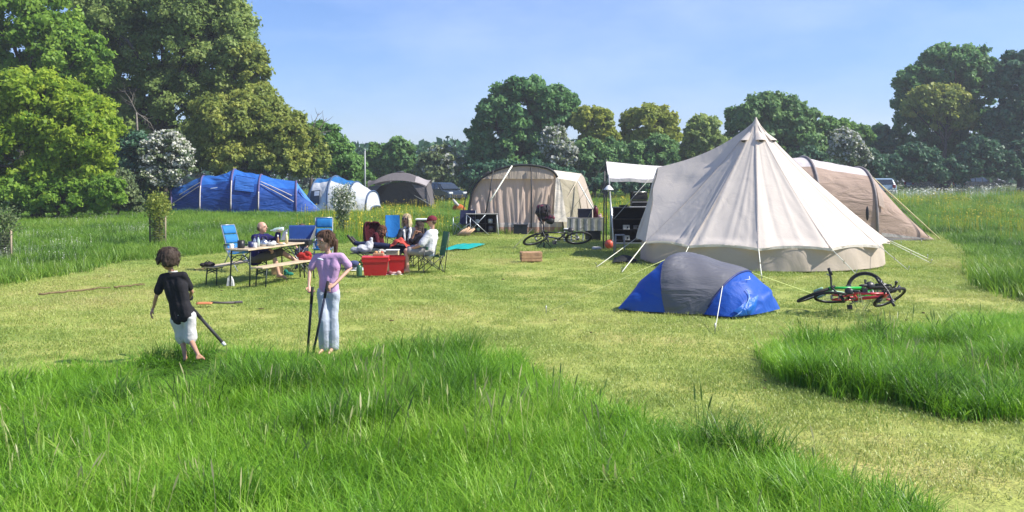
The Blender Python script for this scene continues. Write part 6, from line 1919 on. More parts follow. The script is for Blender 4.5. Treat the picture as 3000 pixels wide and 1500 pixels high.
    # hair
    if hair:
        style, hm = hair[0], hair[1]
        mb = MB(); r = random.Random(hash(label) % 1000 if False else len(label))
        if style != 'bald':
            mb.ball(H + upv * hs * .26 - fd * hs * .16, (hs * .80, hs * .90, hs * .82), 14, 10, MH)
            mb.ball(H - fd * hs * .42 - upv * hs * .05, (hs * .74, hs * .55, hs * .72), 12, 10, MH)
        else:
            mb.ball(H - fd * hs * .40 - upv * hs * .10, (hs * .735, hs * .50, hs * .50), 12, 10, MH)
        if style == 'mop':
            for i in range(90):
                a, b = r.uniform(-PI, PI), r.uniform(-.55, 1.2)
                o = (sidev * math.cos(a) + fd * (math.sin(a) * 1.0)) * math.cos(b) + upv * math.sin(b)
                if o.dot(fd) > .45 and b < .45: continue
                p = H + upv * hs * .15 + Vector((o.x, o.y, o.z)) * hs * .84
                q = p + o * hs * r.uniform(.02, .12) - upv * hs * r.uniform(.15, .55) + sidev * hs * r.uniform(-.12, .12)
                cap(mb, [p, p.lerp(q, .6) + o * hs * .05, q], [hs * .13, hs * .10, hs * .035], 6)
        if style == 'ponytail':
            for i in range(26):
                a = r.uniform(-.7, .7)
                p = H + upv * hs * .85 + fd * hs * .30 * math.cos(a) + sidev * hs * .5 * math.sin(a)
                q = H - fd * hs * .90 + upv * hs * .1 + sidev * hs * .15 * math.sin(a)
                m1 = H + upv * hs * .62 - fd * hs * .50 + sidev * hs * .80 * math.sin(a)
                cap(mb, [p, m1, q], [hs * .08, hs * .10, hs * .10], 6)
            tail = [H - fd * hs * .95 + upv * hs * .1, H - fd * hs * 1.28 - upv * hs * .25, H - fd * hs * 1.20 - upv * hs * .95, H - fd * hs * 1.08 - upv * hs * 1.5]
            for i in range(9):
                o = sidev * r.uniform(-.14, .14) * hs + fd * r.uniform(-.1, .1) * hs
                cap(mb, [t + o * (1 if j else .3) for j, t in enumerate(tail)], [hs * .14, hs * .18, hs * .13, hs * .04], 6)
        if style in ('long', 'curly'):
            n = 46 if style == 'long' else 70
            for i in range(n):
                a = r.uniform(.35 * PI, 1.65 * PI) if style == 'long' else r.uniform(.2 * PI, 1.8 * PI)
                o = fd * math.cos(a) + sidev * math.sin(a)
                p = H + upv * hs * .55 + o * hs * .62
                ln = r.uniform(1.3, 2.1) if style == 'long' else r.uniform(.9, 1.6)
                pts = [p, H + o * hs * .88 - upv * hs * .2, H + o * hs * (.85 + r.uniform(-.1, .25)) - upv * hs * ln * .7, H + o * hs * (.75 + r.uniform(-.1, .3)) - upv * hs * ln]
                if style == 'curly':
                    pts = [q + sidev * hs * r.uniform(-.16, .16) + fd * hs * r.uniform(-.16, .16) for q in pts]
                cap(mb, pts, [hs * .13, hs * .15, hs * .13, hs * .05], 6)
        st = MB()
        if style in ('mop', 'ponytail', 'long', 'curly'):
            for i in range(260):
                a, b = r.uniform(-PI, PI), r.uniform(-.5, 1.45)
                o = (sidev * math.cos(a) + fd * math.sin(a)) * math.cos(b) + upv * math.sin(b)
                if o.dot(fd) > .40 and b < .6: continue
                p = H + upv * hs * .20 - fd * hs * .10 + o * hs * .80
                dn = (-upv + o * (o.dot(upv))); dn = dn.normalized() if dn.length > .01 else -upv
                ln = hs * r.uniform(.35, .75)
                q1 = p + o * hs * .07 + dn * ln * .5 + sidev * hs * r.uniform(-.05, .05); q2 = p + o * hs * r.uniform(.0, .07) + dn * ln + sidev * hs * r.uniform(-.08, .08)
                st.tube([p, q1, q2], [hs * .030, hs * .026, hs * .008], 3, False)
        me = fused(mb, max(.006, hs * .055), 3 if style == 'curly' else 5, hs * (.06 if style == 'curly' else .010), 60, 3, st)
        link('hair', me, hm, root)
    if shoes:
        for s in 'LR':
            an, to = J['an' + s], J.get('to' + s, J['an' + s] + Vector((0, -.16 * k, -.05 * k)))
            dn = to - an; heel = an + Vector((-dn.x * .22, -dn.y * .22, min(-.03 * k, dn.z * .6)))
            mb = MB(); cap(mb, [an + (an - J['kn' + s]).normalized() * -.05 * k, an, heel], [.043 * f, .043 * f, .040 * f], 8); cap(mb, [heel, an.lerp(to, .55), to], [.040 * f, .043 * f, .036 * f], 8); cap(mb, [an, an.lerp(to, .6)], [.042 * f, .038 * f], 8)
            link('shoe', fused(mb, voxel, 3), shoes, root)
    return root, H, MH

def build_people():
    denim = cloth('jeans_pale', (.44, .48, .56), .04, .85, .07, .3, 14, .1)
    lilac = cloth('tee_lilac', (.53, .33, .53), .06, .85, .05, .3, 12, .1)
    black = cloth('tee_black', (.022, .021, .024), .03, .85, .1, .3, 12, .15)
    short = cloth('shorts_grey', (.60, .58, .56), .06, .85, .06, .35, 12, .1)
    navy = cloth('fleece_navy', (.020, .018, .085), .03, .9, .1, .3, 10, .1)
    hb = mat('hair_brown', (.085, .048, .030), .6, .22, 14, bump=.4, spec=.18)
    hd = mat('hair_dark', (.060, .042, .031), .6, .22, 14, bump=.4, spec=.18)
    hl = mat('hair_blonde', (.50, .40, .24), .62, .25, 40, bump=.4, spec=.18)
    hg = mat('hair_short_brown', (.10, .065, .045), .62, .3, 60, bump=.4, spec=.18)
    hc = mat('hair_auburn', (.14, .060, .035), .62, .4, 40, bump=.4, spec=.18)

    # girl with the two poles
    d = 9.25; s = F / d; ox, oy = 962, 1036
    def q(px, py, y=0.0): return ((px - ox) / s, y, (oy - py) / s)
    J = dict(head=q(953, 706, -.01), shL=q(927, 754, .02), shR=q(1000, 752, -.02), elL=q(908, 792, .0), elR=q(1026, 786, .02), wrL=q(911, 834, -.10), wrR=q(988, 829, -.16),
             hipL=q(946, 856, .01), hipR=q(979, 856, .0), knL=q(951, 936, -.04), knR=q(974, 938, .0), anL=q(950, 1018, .03), anR=q(973, 1018, .05), toL=q(938, 1032, -.09), toR=q(968, 1032, -.09))
    loc = ((ox - 1500) / s, d, 0)
    r, H, MH = person('girl in lilac t-shirt and pale jeans standing with a pole in each hand', loc, 0, J, .76, .110, (-.62, -.77, -.14), .76, SKIN, .0075,
        [('top', 'shirt', lilac, {'sleeve': .74, 'lo': .98, 'thick': .013, 'crease': .007, 'mul': 1.0, 'cs': 9, 'hipr': 1.05, 'neck': False}),
         ('bottom', 'trousers', denim, {'upto': 1.98, 'flare': .046, 'thick': .014, 'crease': .009, 'cs': 8, 'mul': 1.1})],
        ('ponytail', hb), None, {'L': ((.35, -.35, -.9), (.6, -.6, 0), .75, 1), 'R': ((-.75, -.45, -.30), (-.3, .5, -.75), 1.0, -1)})
    m = MB(); m.ball(Vector(q(944, 757, -.095)), (.035, .008, .010), 10, 6, Matrix.Rotation(.25, 3, 'Y')); m.build('printed_mark', mat('print_white', (.6, .65, .72)), r)
    def pole(label, a, b, rad, m_, col, tip=None):
        t = thing('foam_pole', label, 'pole', a, 0, 'dark poles the children carry')
        a, b = Vector(a), Vector(b); mm = MB(); mm.tube([a, b], [rad, rad], 10); mm.build('shaft', m_, t, True)
        u = (b - a).normalized()
        mm = MB(); mm.tube([a - u * .012, a + u * .16], [rad * 1.18, rad * 1.18], 10); mm.build('grip', col, t, True)
        if tip: mm = MB(); mm.tube([b - u * .03, b + u * .008], [rad * 1.12, rad * 1.05], 10); mm.build('end_cap', tip, t, True)
        return t
    L0 = Vector(loc)
    pb = mat('pole_black', (.03, .03, .032)); pn = mat('pole_navy', (.022, .026, .050), .45, .1, 8, bump=.05); gr = mat('grip_black', (.012, .012, .013), .8, .1, 40)
    pw = mat('pole_end_white', (.6, .6, .6), .5)
    pole('black pole held upright in the right hand of the girl', L0 + Vector(q(926, 838, -.17)), L0 + Vector(q(916, 1028, -.24)), .0135, pb, gr)
    pole('dark navy pole leaning across the pale jeans of the girl', L0 + Vector(q(973, 820, -.22)), L0 + Vector(q(934, 1020, -.26)), .0125, pn, gr)

    # boy walking away
    d = 8.8; s = F / d; ox, oy = 548, 1062
    J = dict(head=q(499, 757, .05), shL=q(477, 812, .0), shR=q(541, 806, .03), elL=q(458, 868, .0), elR=q(545, 862, -.16), wrL=q(442, 905, -.06), wrR=q(520, 893, -.26),
             hipL=q(519, 935, .0), hipR=q(557, 928, .02), knL=q(528, 996, -.06), knR=q(557, 993, .0), anL=q(545, 1044, .03), anR=q(597, 1030, .16), toL=q(536, 1056, -.10), toR=q(608, 1046, .10))
    J = {a: (b[0], -b[1], b[2]) for a, b in J.items()}      # he faces away from the camera
    loc = ((ox - 1500) / s, d, 0)
    r, H, MH = person('boy in a black t-shirt and pale grey shorts walking away through the grass', loc, 0, J, .70, .114, (-.55, .83, -.10), .78, SKIN2, .0075,
        [('top', 'shirt', black, {'sleeve': .70, 'lo': .98, 'thick': .018, 'crease': .008, 'mul': 1.0, 'hipr': 1.22, 'cs': 8, 'neck': False, 'collar': mat('collar_white', (.6, .58, .55), .8)}),
         ('bottom', 'shorts', short, {'upto': .98, 'flare': .034, 'thick': .020, 'crease': .011, 'cs': 9, 'mul': 1.1})],
        ('mop', hd), None, {'L': ((-.35, -.15, -.9), (.6, .3, 0), .45, 1), 'R': ((-.6, .7, -.2), (0, 0, -1), 1.0, 1)})
    L0 = Vector(loc)
    pole('black stick with pale ends trailing behind the boy in the black t-shirt', L0 + Vector(q(545, 903, .12)), L0 + Vector(q(653, 1013, .05)), .016, pb, gr, pw)
    pole('short dark stick showing left of the body of the boy', L0 + Vector(q(525, 884, .30)), L0 + Vector(q(464, 884, .42)), .026, pn, gr)

    # man drinking on the left bench
    d = 16.45; s = F / d; ox, oy = 757, 803
    J = dict(head=q(768, 655), shL=q(752, 684, -.11), shR=q(776, 684, .13), elL=q(772, 716, -.20), elR=q(806, 698, .10), wrL=q(795, 716, -.22), wrR=q(815, 672, .0),
             hipL=q(748, 746, -.08), hipR=q(752, 746, .08), knL=q(806, 735, -.10), knR=q(818, 728, .14), anL=q(822, 790, -.12), anR=q(866, 760, .22), toL=q(842, 800, -.13), toR=q(884, 752, .22))
    loc = ((ox - 1500) / s, d, 0)
    r, H, MH = person('balding man in a navy fleece on the left bench drinking from a clear bottle', loc, 0, J, .84, .108, (.95, -.22, .12), 1.12, SKIN, .010,
        [('top', 'fleece', navy, {'sleeve': 1.92, 'thick': .022, 'crease': .010, 'cs': 7, 'collar': navy}),
         ('bottom', 'shorts', cloth('shorts_olive', (.10, .09, .07), .03), {'upto': .95, 'flare': .02, 'thick': .016})],
        ('bald', hg), None, {'L': ((.9, -.1, -.3), (0, .3, -.9), .8, 1), 'R': ((.25, -.3, .9), (.2, -.9, -.2), .8, 1)})
    t = thing('water_bottle', 'clear plastic bottle tilted at the mouth of the man in navy', 'bottle', Vector(loc) + Vector(q(794, 664, -.03)))
    M = Matrix.Rotation(math.radians(82), 3, 'Y')
    mb = MB(); mb.lathe((0, 0, 0), [(.013, 0), (.014, .035), (.036, .075), (.038, .12), (.035, .16), (.038, .22), (.034, .245), (.001, .245)], 14, M); mb.build('vessel', mat('bottle_clear', (.55, .66, .62), .08, .05, 10, bump=0, spec=.8), t)
    mb = MB(); mb.lathe((0, 0, 0), [(.040, .11), (.040, .17)], 14, M); mb.build('paper_label', mat('label_green', (.35, .48, .40), .6), t)

    # child behind the grill: only the crown of the head shows
    d = 18.2; s = F / d; ox, oy = 884, 787
    J = dict(head=q(886, 672, -.02), shL=q(872, 694, 0), shR=q(900, 694, 0), elL=q(866, 716, -.05), elR=q(906, 716, -.05), wrL=q(876, 726, -.16), wrR=q(898, 726, -.16),
             hipL=q(880, 732, .05), hipR=q(894, 732, .05), knL=q(878, 730, -.26), knR=q(902, 730, -.26), anL=q(880, 776, -.30), anR=q(902, 776, -.30))
    person('child bending forward behind the blue grill lid with brown hair showing', ((ox - 1500) / s, d, 0), 0, J, .72, .105, (0, -.8, -.6), .9, SKIN, .011,
        [('top', 'shirt', cloth('tee_slate', (.10, .11, .14), .03), {'sleeve': .8}), ('bottom', 'trousers', cloth('trouser_navy', (.03, .035, .07), .03), {'upto': 1.9})], ('mop', hg), mat('shoe_dark', (.05, .05, .06), .7))

    # man in the maroon cap on the green chair
    d = 17.5; s = F / d; ox, oy = 1252, 797
    J = dict(head=q(1265, 648), shL=q(1260, 682, -.12), shR=q(1272, 682, .14), elL=q(1236, 716, -.20), elR=q(1244, 712, .20), wrL=q(1207, 726, -.14), wrR=q(1214, 722, .12),
             hipL=q(1258, 738, -.09), hipR=q(1260, 738, .09), knL=q(1192, 733, -.12), knR=q(1196, 728, .10), anL=q(1196, 786, -.14), anR=q(1186, 786, .06), toL=q(1176, 796, -.16), toR=q(1166, 796, .05))
    white = cloth('tee_white', (.66, .66, .68), .10, .85, .05, .35, 9, .1)
    r, H, MH = person('man in a maroon cap and white t-shirt sitting in the green camp chair', ((ox - 1500) / s, d, 0), 0, J, .84, .106, (-.96, .10, -.12), 1.16, SKIN, .010,
        [('top', 'shirt', white, {'sleeve': .85, 'thick': .022, 'crease': .010, 'cs': 7}), ('bottom', 'shorts', cloth('shorts_stone', (.30, .29, .28), .04), {'upto': .82, 'flare': .02, 'thick': .016})],
        ('bald', hg), None, {'L': ((-.8, .2, -.4), (0, .5, -.8), .6, 1), 'R': ((-.8, -.2, -.3), (0, -.5, -.8), .6, 1)})
    mar = cloth('cap_maroon', (.16, .022, .035), .03, .8, .1, .2, 20)
    fd = MH @ Vector((0, 1, 0)); up = MH @ Vector((0, 0, 1)); hs = .106
    mb = MB(); mb.ball(H + up * hs * .30 - fd * hs * .06, (hs * .86, hs * .98, hs * .80), 16, 8, MH, (0, PI * .56)); c = mb.build('cap', mar, r)
    def brim(u, v):
        a = (u - .5) * 2.0
        return H + up * hs * (.18 - .12 * v + .06 * math.cos(a)) + (fd * math.cos(a) + (MH @ Vector((1, 0, 0))) * math.sin(a) * .85) * hs * (.85 + .62 * v * math.cos(a) ** .5)
    mb = MB(); mb.sheet(brim, 10, 4); mb.build('brim', mar, c, thick=.006)
    mb = MB(); mb.ball(H + up * hs * 1.10 - fd * hs * .06, hs * .07, 8, 6); mb.build('button', mar, c)

    # person stretched out in long jeans
    d = 18.5; s = F / d; ox, oy = 1232, 783
    J = dict(head=q(1228, 664), shL=q(1229, 688, -.10), shR=q(1243, 692, .14), elL=q(1205, 706, -.17), elR=q(1222, 712, .16), wrL=q(1216, 685, -.20), wrR=q(1228, 684, -.06),
             hipL=q(1206, 736, -.09), hipR=q(1208, 736, .09), knL=q(1122, 718, -.10), knR=q(1120, 722, .08), anL=q(1040, 712, -.09), anR=q(1046, 716, .05), toL=q(1022, 690, -.10), toR=q(1030, 696, .05))
    jn = cloth('jeans_dark', (.020, .026, .065), .02, .85, .14, .35, 12, .1)
    person('person in dark jeans and black top with legs stretched over the leg rest', ((ox - 1500) / s, d, 0), 0, J, .84, .102, (-.9, -.35, .05), .98, SKIN2, .010,
        [('top', 'jumper', cloth('jumper_black', (.020, .018, .030), .02), {'sleeve': 1.2, 'thick': .018}), ('bottom', 'jeans', jn, {'upto': 1.95, 'thick': .014, 'crease': .008, 'flare': .008})],
        ('long', hd), mat('boot_black', (.03, .024, .022), .6), None, glasses=True)
    o = thing('red_blanket', 'red cloth lying across the lap between the seated people', 'cloth', (((1178 - 1500) / s), 18.35, 0))
    mb = MB()
    def fl(u, v):
        a = (u - .5) * .44; b = (v - .5) * .30
        return Vector((a, b, .56 + .07 * math.cos(u * 5.2 - 2.4) - .20 * abs(v - .45) - .12 * max(0, u - .6) + .015 * math.sin(u * 20 + v * 9)))
    mb.sheet(fl, 20, 14); mb.build('folded_cloth', cloth('cloth_red', (.50, .075, .055), .12, .85, .08, .5, 8), o, thick=.01)

    # blonde woman laughing
    d = 19.6; s = F / d; ox, oy = 1196, 769
    J = dict(head=q(1191, 641), shL=q(1178, 676, -.08), shR=q(1211, 674, .08), elL=q(1168, 704, -.14), elR=q(1215, 706, .0), wrL=q(1160, 716, -.26), wrR=q(1196, 712, -.18),
             hipL=q(1184, 724, .0), hipR=q(1204, 724, .05), knL=q(1158, 720, -.26), knR=q(1178, 720, -.28), anL=q(1152, 758, -.30), anR=q(1172, 758, -.32))
    r, H, MH = person('blonde woman in sunglasses, dark jacket and white scarf sitting behind the others', ((ox - 1500) / s, d, 0), 0, J, .84, .108, (-.45, -.88, -.02), 1.0, SKIN, .010,
        [('top', 'jacket', cloth('jacket_slate', (.045, .052, .065), .03), {'sleeve': 1.9, 'thick': .020}), ('bottom', 'trousers', cloth('trouser_dark', (.03, .03, .035), .02), {'upto': 1.9})],
        ('long', hl), mat('shoe_dark', (.05, .05, .06)), None, open_mouth=True, glasses=True)
    mb = MB(); mid = Vector(q(1194, 674, -.02))
    for s_ in (-1, 1):
        cap(mb, [mid + Vector((s_ * .05, .03, .06)), mid + Vector((s_ * .075, -.09, -.02)), mid + Vector((s_ * .05, -.12, -.16)), mid + Vector((s_ * .045, -.115, -.28))], [.035, .035, .032, .026], 8)
    link('scarf', fused(mb, .010, 3, .006, 14, 4), cloth('scarf_white', (.62, .61, .60), .15, .9, .05, .4, 12), r)

    # person with curly hair bending forward before the maroon chair
    d = 19.0; s = F / d; ox, oy = 1104, 776
    J = dict(head=q(1121, 674, -.02), shL=q(1104, 688, -.10), shR=q(1112, 690, .12), elL=q(1110, 716, -.17), elR=q(1118, 716, .10), wrL=q(1126, 722, -.12), wrR=q(1132, 722, .06),
             hipL=q(1090, 728, -.08), hipR=q(1092, 728, .08), knL=q(1128, 738, -.12), knR=q(1128, 738, .10), anL=q(1124, 768, -.12), anR=q(1126, 768, .10), toL=q(1140, 774, -.12), toR=q(1140, 774, .10))
    person('person with curly auburn hair in a maroon hooded top bending forward in the maroon chair', ((ox - 1500) / s, d, 0), 0, J, .80, .100, (.86, -.3, -.42), .98, SKIN2, .010,
        [('top', 'hooded_top', cloth('hoodie_maroon', (.085, .012, .020), .02), {'sleeve': 1.5, 'thick': .024}), ('bottom', 'trousers', cloth('trouser_pale', (.50, .49, .47), .05), {'upto': 1.9, 'thick': .016})],
        ('curly', hc), mat('shoe_dark', (.05, .05, .06)))
    o = thing('white_blanket', 'crumpled white and grey cloth heaped on the end of the leg rest', 'blanket', (((1062 - 1500) * 18.2 / F), 18.25, 0))
    mb = MB()
    for x, y, z, a, b, c in ((0, 0, .41, .16, .12, .08), (.12, .02, .46, .10, .10, .12), (-.13, 0, .39, .12, .10, .06), (.17, .03, .52, .05, .07, .12)): mb.ball((x, y, z), (a, b, c), 12, 8)
    link('heaped_cloth', fused(mb, .012, 3, .022, 12, 7), cloth('blanket_grey', (.50, .50, .52), .10, .9, .10, .6, 9), o)
build_people()

# ------------------------------------------------------------------ bicycles and things left on the grass
def bicycle(label, loc, M, k, paint, accent=None, steer=0.0, group='bicycles lying on the grass', bars='flat'):
    """built upright with the front wheel at +x, then laid over by M"""
    root = thing('bicycle', label, 'bicycle', loc, 0, group)
    root.rotation_euler = M.to_euler()
    tyre = mat('tyre_rubber', (.02, .02, .02)); rim = mat('rim_dark', (.10, .10, .11), .4, .1, 20, metal=.6); steel = mat('steel_dull', (.30, .30, .30)); blk = mat('plastic_black', (.02, .02, .022))
    R = .31 * k; xr, xf = -.48 * k, .50 * k
    def wheel(c, par=root, T=None):
        X = Matrix.Rotation(PI / 2, 3, 'X')
        X = (T @ X) if T else X
        mb = MB(); mb.torus(c, R - .022 * k, .024 * k, X, 36, 8); w = mb.build('tyre', tyre, par)
        mb = MB(); mb.torus(c, R - .052 * k, .011 * k, X, 32, 5); mb.build('rim', rim, w)
        mb = MB(); 
        for i in range(18):
            a = 2 * PI * i / 18; v = X @ Vector((math.cos(a), math.sin(a), 0)); o = X @ Vector((0, 0, 1)) * (.022 * k * (1 if i % 2 else -1))
            mb.tube([Vector(c) + o, Vector(c) + v * (R - .055 * k)], .0017 * k, 3, False)
        s = mb.build('spokes', steel, w); s['kind'] = 'stuff'
        mb = MB(); a = X @ Vector((0, 0, .04 * k)); mb.tube([Vector(c) - a, Vector(c) + a], .020 * k, 8); mb.build('hub', steel, w)
    ht = Vector((.36 * k, 0, .60 * k)); hb = Vector((.39 * k, 0, .47 * k)); st = Vector((-.16 * k, 0, .58 * k)); bb = Vector((-.04 * k, 0, .26 * k)); ra = Vector((xr, 0, R)); fa = Vector((xf, 0, R))
    wheel(ra)
    r_ = (.017 if k > 1 else .023) * k
    mb = MB(); mb.tube([st, ht], r_, 8); mb.build('top_tube', paint, root)
    mb = MB(); mb.tube([bb, hb], r_ * 1.25, 8); mb.build('down_tube', accent or paint, root)
    mb = MB(); mb.tube([bb, st], r_, 8); mb.build('seat_tube', paint, root)
    for s in (-1, 1):
        o = Vector((0, s * .045 * k, 0))
        mb = MB(); mb.tube([bb + o * .4, ra + o], r_ * .6, 6); mb.tube([st + o * .3, ra + o], r_ * .55, 6); mb.build('rear_stay', paint, root)
    mb = MB(); mb.tube([hb - (ht - hb) * .15, ht + (ht - hb) * .15], r_ * 1.3, 8); mb.build('head_tube', paint, root)
    sd = st + (st - bb).normalized() * .13 * k
    mb = MB(); mb.tube([st, sd], r_ * .75, 7); mb.build('seat_post', steel, root)
    mb = MB(); mb.ball(sd + Vector((-.04 * k, 0, .012 * k)), (.075 * k, .065 * k, .028 * k), 12, 7); mb.ball(sd + Vector((.07 * k, 0, .012 * k)), (.085 * k, .022 * k, .02 * k), 10, 6); mb.build('saddle', blk, root)
    X = Matrix.Rotation(PI / 2, 3, 'X')
    mb = MB(); mb.torus(bb, .085 * k, .006 * k, X, 24, 4)
    for i in range(5):
        a = 2 * PI * i / 5; mb.tube([bb, bb + Vector((math.cos(a), 0, math.sin(a))) * .085 * k], .006 * k, 4)
    mb.build('chainring', steel, root)
    for s in (-1, 1):
        c = Vector((math.cos(.6) * s, 0, math.sin(.6) * s)) * .15 * k; y = Vector((0, s * .075 * k, 0))
        mb = MB(); mb.tube([bb + y * .5, bb + y + c], .010 * k, 6); cr = mb.build('crank', steel, root)
        mb = MB(); mb.box(bb + y * 1.75 + c, (.09 * k, .085 * k, .022 * k), bevel=.004); mb.build('pedal', blk, cr)
    # the steered front end
    ax = (ht - hb).normalized(); T = Matrix.Rotation(steer, 3, ax)
    def tr(v): return hb + T @ (Vector(v) - hb)
    wheel(tr(fa), root, T)
    crown = hb - ax * .04 * k
    for s in (-1, 1):
        o = Vector((0, s * .055 * k, 0))
        mb = MB(); mb.tube([tr(crown + o), tr(fa + o)], r_ * .8, 7); mb.build('fork_blade', accent or blk, root)
    stem = ht + ax * .09 * k; tip = stem + Vector((.06 * k, 0, .01 * k))
    mb = MB(); mb.tube([tr(ht), tr(stem), tr(tip)], r_ * .8, 7); mb.build('stem', blk, root)
    rise = Vector((-.03 * k, 0, .06 * k)) if bars == 'riser' else Vector((-.02 * k, 0, .01 * k))
    w = .28 * k
    mb = MB(); mb.tube([tr(tip + rise + Vector((-.03 * k, -w, 0))), tr(tip + rise + Vector((0, -w * .5, 0))), tr(tip), tr(tip + rise + Vector((0, w * .5, 0))), tr(tip + rise + Vector((-.03 * k, w, 0)))], r_ * .72, 7); h = mb.build('handlebar', blk, root)
    for s in (-1, 1):
        e = tip + rise + Vector((-.03 * k, s * w, 0))
        mb = MB(); mb.tube([tr(e + Vector((0, -s * .11 * k, 0))), tr(e + Vector((0, s * .01 * k, 0)))], r_ * 1.05, 8); mb.build('grip', blk, h)
        mb = MB(); mb.tube([tr(e + Vector((.02 * k, -s * .13 * k, 0))), tr(e + Vector((.06 * k, -s * .06 * k, -.02 * k)))], r_ * .4, 5); mb.build('brake_lever', steel, h)
    mb = MB(); mb.tube([tr(tip), tr(tip + Vector((.07 * k, .03 * k, -.02 * k))), hb + Vector((-.05 * k, .03 * k, .0)), bb], .0035 * k, 4); mb.build('brake_cable', blk, root)
    return root

def lay(yaw, roll, pitch=0.0, tilt=0.0):
    return Matrix.Rotation(tilt, 3, (math.sin(yaw), -math.cos(yaw), 0)) @ Matrix.Rotation(yaw, 3, 'Z') @ Matrix.Rotation(roll, 3, 'X') @ Matrix.Rotation(pitch, 3, 'Y')

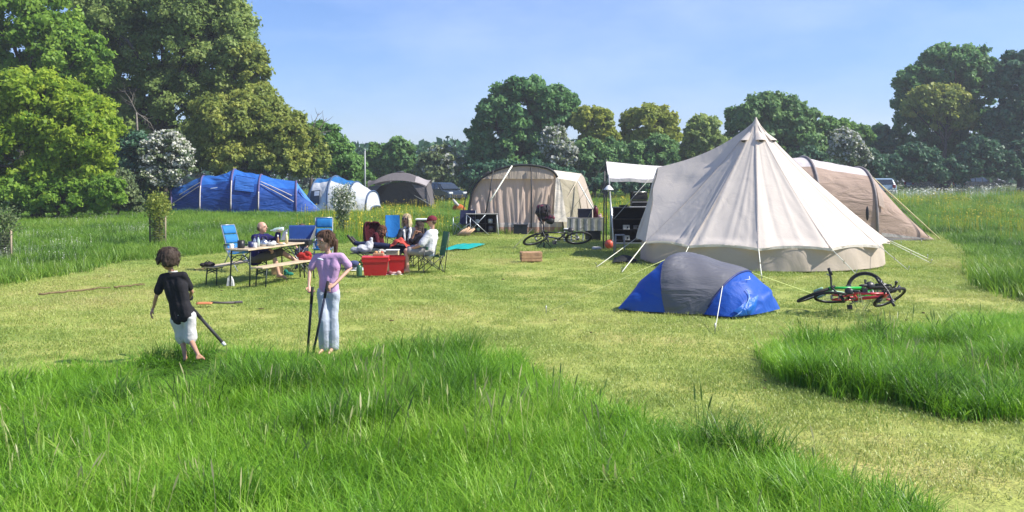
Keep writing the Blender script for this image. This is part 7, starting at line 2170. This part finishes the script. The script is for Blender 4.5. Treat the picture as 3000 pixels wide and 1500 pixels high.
def build_bikes():
    green = mat('paint_green', (.02, .42, .06), .3, .08, 8, bump=.02, spec=.5); red = mat('paint_red', (.55, .03, .05), .3, .08, 8, bump=.02, spec=.5)
    black = mat('paint_gloss_black', (.016, .016, .018), .3, .08, 8, bump=.02, spec=.5); navy = mat('paint_navy', (.02, .022, .045), .35, .08, 8, bump=.02)
    pale = mat('paint_pale_green', (.30, .50, .34), .4, .08, 8)
    def at(px, d, z=0.0): return ((px - 1500) * d / F, d, z)
    bicycle('bright green child bicycle lying on its side with its front wheel to the left', at(2450, 12.6, .13), lay(math.radians(186), math.radians(-66)), .86, green, pale, .30, bars='riser')
    bicycle('red child bicycle lying beside the long grass with its handlebar at the right', at(2512, 12.2, .12), lay(math.radians(-12), math.radians(66)), .76, red, red, .45)
    bicycle('black bicycle lying behind the green one with its front wheel turned upright', at(2500, 13.75, .13), lay(math.radians(236), math.radians(-84), 0, math.radians(12)), .88, black, black, math.radians(84), bars='riser')
    bicycle('dark bicycle lying flat on the grass before the striped table', at(1628, 22.9, .17), lay(math.radians(186), math.radians(-60)), 1.12, black, navy, .25)
    # post with a bag behind the dark bicycle
    p = Vector(at(1594, 23.9)); t = thing('bag_stand', 'dark thin stand rising behind the dark lying bicycle', 'stand', p)
    blk = mat('plastic_black', (.02, .02, .022)); z1 = EYE - (648 - YH) * 23.9 / F
    mb = MB(); mb.tube([(0, 0, 0), (-.01, 0, z1 * .5), (-.03, 0, z1 + .25)], .017, 7); mb.build('post', blk, t)
    for a in range(3):
        w = 2 * PI * a / 3 + .4
        mb = MB(); mb.tube([(0, 0, .22), (.22 * math.cos(w), .22 * math.sin(w), 0)], .011, 6); mb.build('foot', blk, t)
    mb = MB(); mb.tube([(-.42, -.05, .30), (-.1, -.02, .30), (0, 0, .32)], .013, 6); mb.build('side_bar', blk, t)
    u = thing('patterned_bag', 'maroon and black patterned backpack hung on the dark stand', 'backpack', p + Vector((0, -.05, z1 - .06)))
    m, nt, N, L, out = nodes_of('bag_pattern')
    b = N.new('ShaderNodeBsdfPrincipled'); v = N.new('ShaderNodeTexVoronoi'); v.inputs['Scale'].default_value = 9; tcn = N.new('ShaderNodeTexCoord'); r = N.new('ShaderNodeValToRGB')
    r.color_ramp.interpolation = 'CONSTANT'; r.color_ramp.elements[0].color = (.014, .008, .012, 1); r.color_ramp.elements[1].position = .62; r.color_ramp.elements[1].color = (.15, .02, .05, 1)
    e = r.color_ramp.elements.new(.82); e.color = (.30, .12, .17, 1)
    L.new(tcn.outputs['Object'], v.inputs['Vector']); L.new(v.outputs['Color'], r.inputs['Fac']); L.new(r.outputs['Color'], b.inputs['Base Color']); L.new(b.outputs[0], out.inputs['Surface']); b.inputs['Roughness'].default_value = .8
    mb = MB(); mb.ball((-.02, 0, .28), (.20, .13, .27), 14, 10); mb.ball((.12, -.05, .12), (.16, .10, .12), 12, 8); link('bag_body', fused(mb, .014, 4, .05, 7, 3), m, u)
    mb = MB(); mb.ball((.16, -.06, .08), (.12, .09, .10), 10, 8); mb.build('bag_pocket', mat('cloth_black', (.015, .016, .02)), u)
    for s in (-1, 1):
        mb = MB(); mb.tube([(s * .10 - .02, -.08, .50), (s * .11 - .02, -.14, .30), (s * .10, -.10, .08)], .016, 5); mb.build('bag_strap', mat('cloth_black', (.015, .016, .02)), u)

    # toys and sticks on the lawn
    g = G(630, 896); t = thing('toy_spade', 'toy spade with an orange blade lying on the mown grass', 'spade', g)
    og = mat('toy_orange', (.56, .20, .08), .5, .1, 8); gy = mat('toy_grey', (.10, .085, .08), .6, .1, 10)
    mb = MB(); mb.sheet(lambda a, b_: Vector((-.26 + .22 * a, -.05 + .12 * b_ + .02 * a, .035 + .02 * math.sin(PI * b_))), 6, 6); mb.build('blade', og, t, thick=.012)
    mb = MB(); mb.tube([(-.06, .02, .045), (.10, .06, .035), (.26, .12, .03)], [.018, .016, .020], 7); mb.build('handle', gy, t)
    mb = MB(); mb.box((.30, .135, .035), (.11, .07, .03), rz=.35, bevel=.01); mb.build('grip', gy, t)
    bk = mat('stick_bark', (.17, .125, .06), .9, .3, 20, bump=.6)
    def stick(label, a, b, r):
        a, b = G(*a), G(*b); mb = MB()
        pts = [a.lerp(b, i / 12) + Vector((RNG.normal(0, .008), RNG.normal(0, .012), .035 + RNG.normal(0, .006))) for i in range(13)]
        mb.tube(pts, [r * (1 - .5 * i / 12) * RNG.uniform(.8, 1.2) for i in range(13)], 6)
        for i in (4, 8):
            mb.tube([pts[i], pts[i] + Vector((.06, .07, .01)), pts[i] + Vector((.10, .14, .0))], [r * .5, r * .35, r * .15], 5)
        o = mb.build('fallen_stick', bk); tag(o, label, 'stick', 'sticks lying on the lawn')
    stick('long thin brown stick lying on the mown grass at the left', (112, 869), (322, 848), .022)
    stick('short brown stick in line with the end of the long stick at the left', (335, 847), (428, 839), .017)
    stick('thin stick on the grass left of the picnic benches', (568, 794), (628, 791), .012)
    # clods and dark tufts scattered over the turf
    cl = mat('clod_brown', (.10, .075, .03), .95, .3, 20, bump=.8)
    n = 120; x, y = rand_points(n, 6, 26, .6); a, b, c = region(x, y); k = ~(a | b | c); x, y = x[k], y[k]
    mb = MB()
    for i in range(len(x)):
        s = RNG.uniform(.008, .022); mb.ball((x[i], y[i], RNG.uniform(.0, .015)), (s * RNG.uniform(.8, 2.2), s, s * .5), 6, 4, Matrix.Rotation(RNG.uniform(0, 3), 3, 'Z'))
    o = mb.build('turf_clod', cl); tag(o, 'scattered brown clods and dead tufts on the mown turf', kind='stuff')
build_bikes()


# ------------------------------------------------------------------ the morning air over the field
def build_haze():
    m, nt, N, L, out = nodes_of('haze')
    v = N.new('ShaderNodeVolumePrincipled')
    v.inputs['Color'].default_value = (.90, .94, 1.0, 1)
    v.inputs['Density'].default_value = .0008
    v.inputs['Anisotropy'].default_value = .2
    L.new(v.outputs['Volume'], out.inputs['Volume'])
    mb = MB(); mb.box((0, 780, 11.5), (8200, 1720, 26))
    o = mb.build('haze', m)
    tag(o, 'thin pale haze in the air over the whole field', None, None, 'stuff')
build_haze()
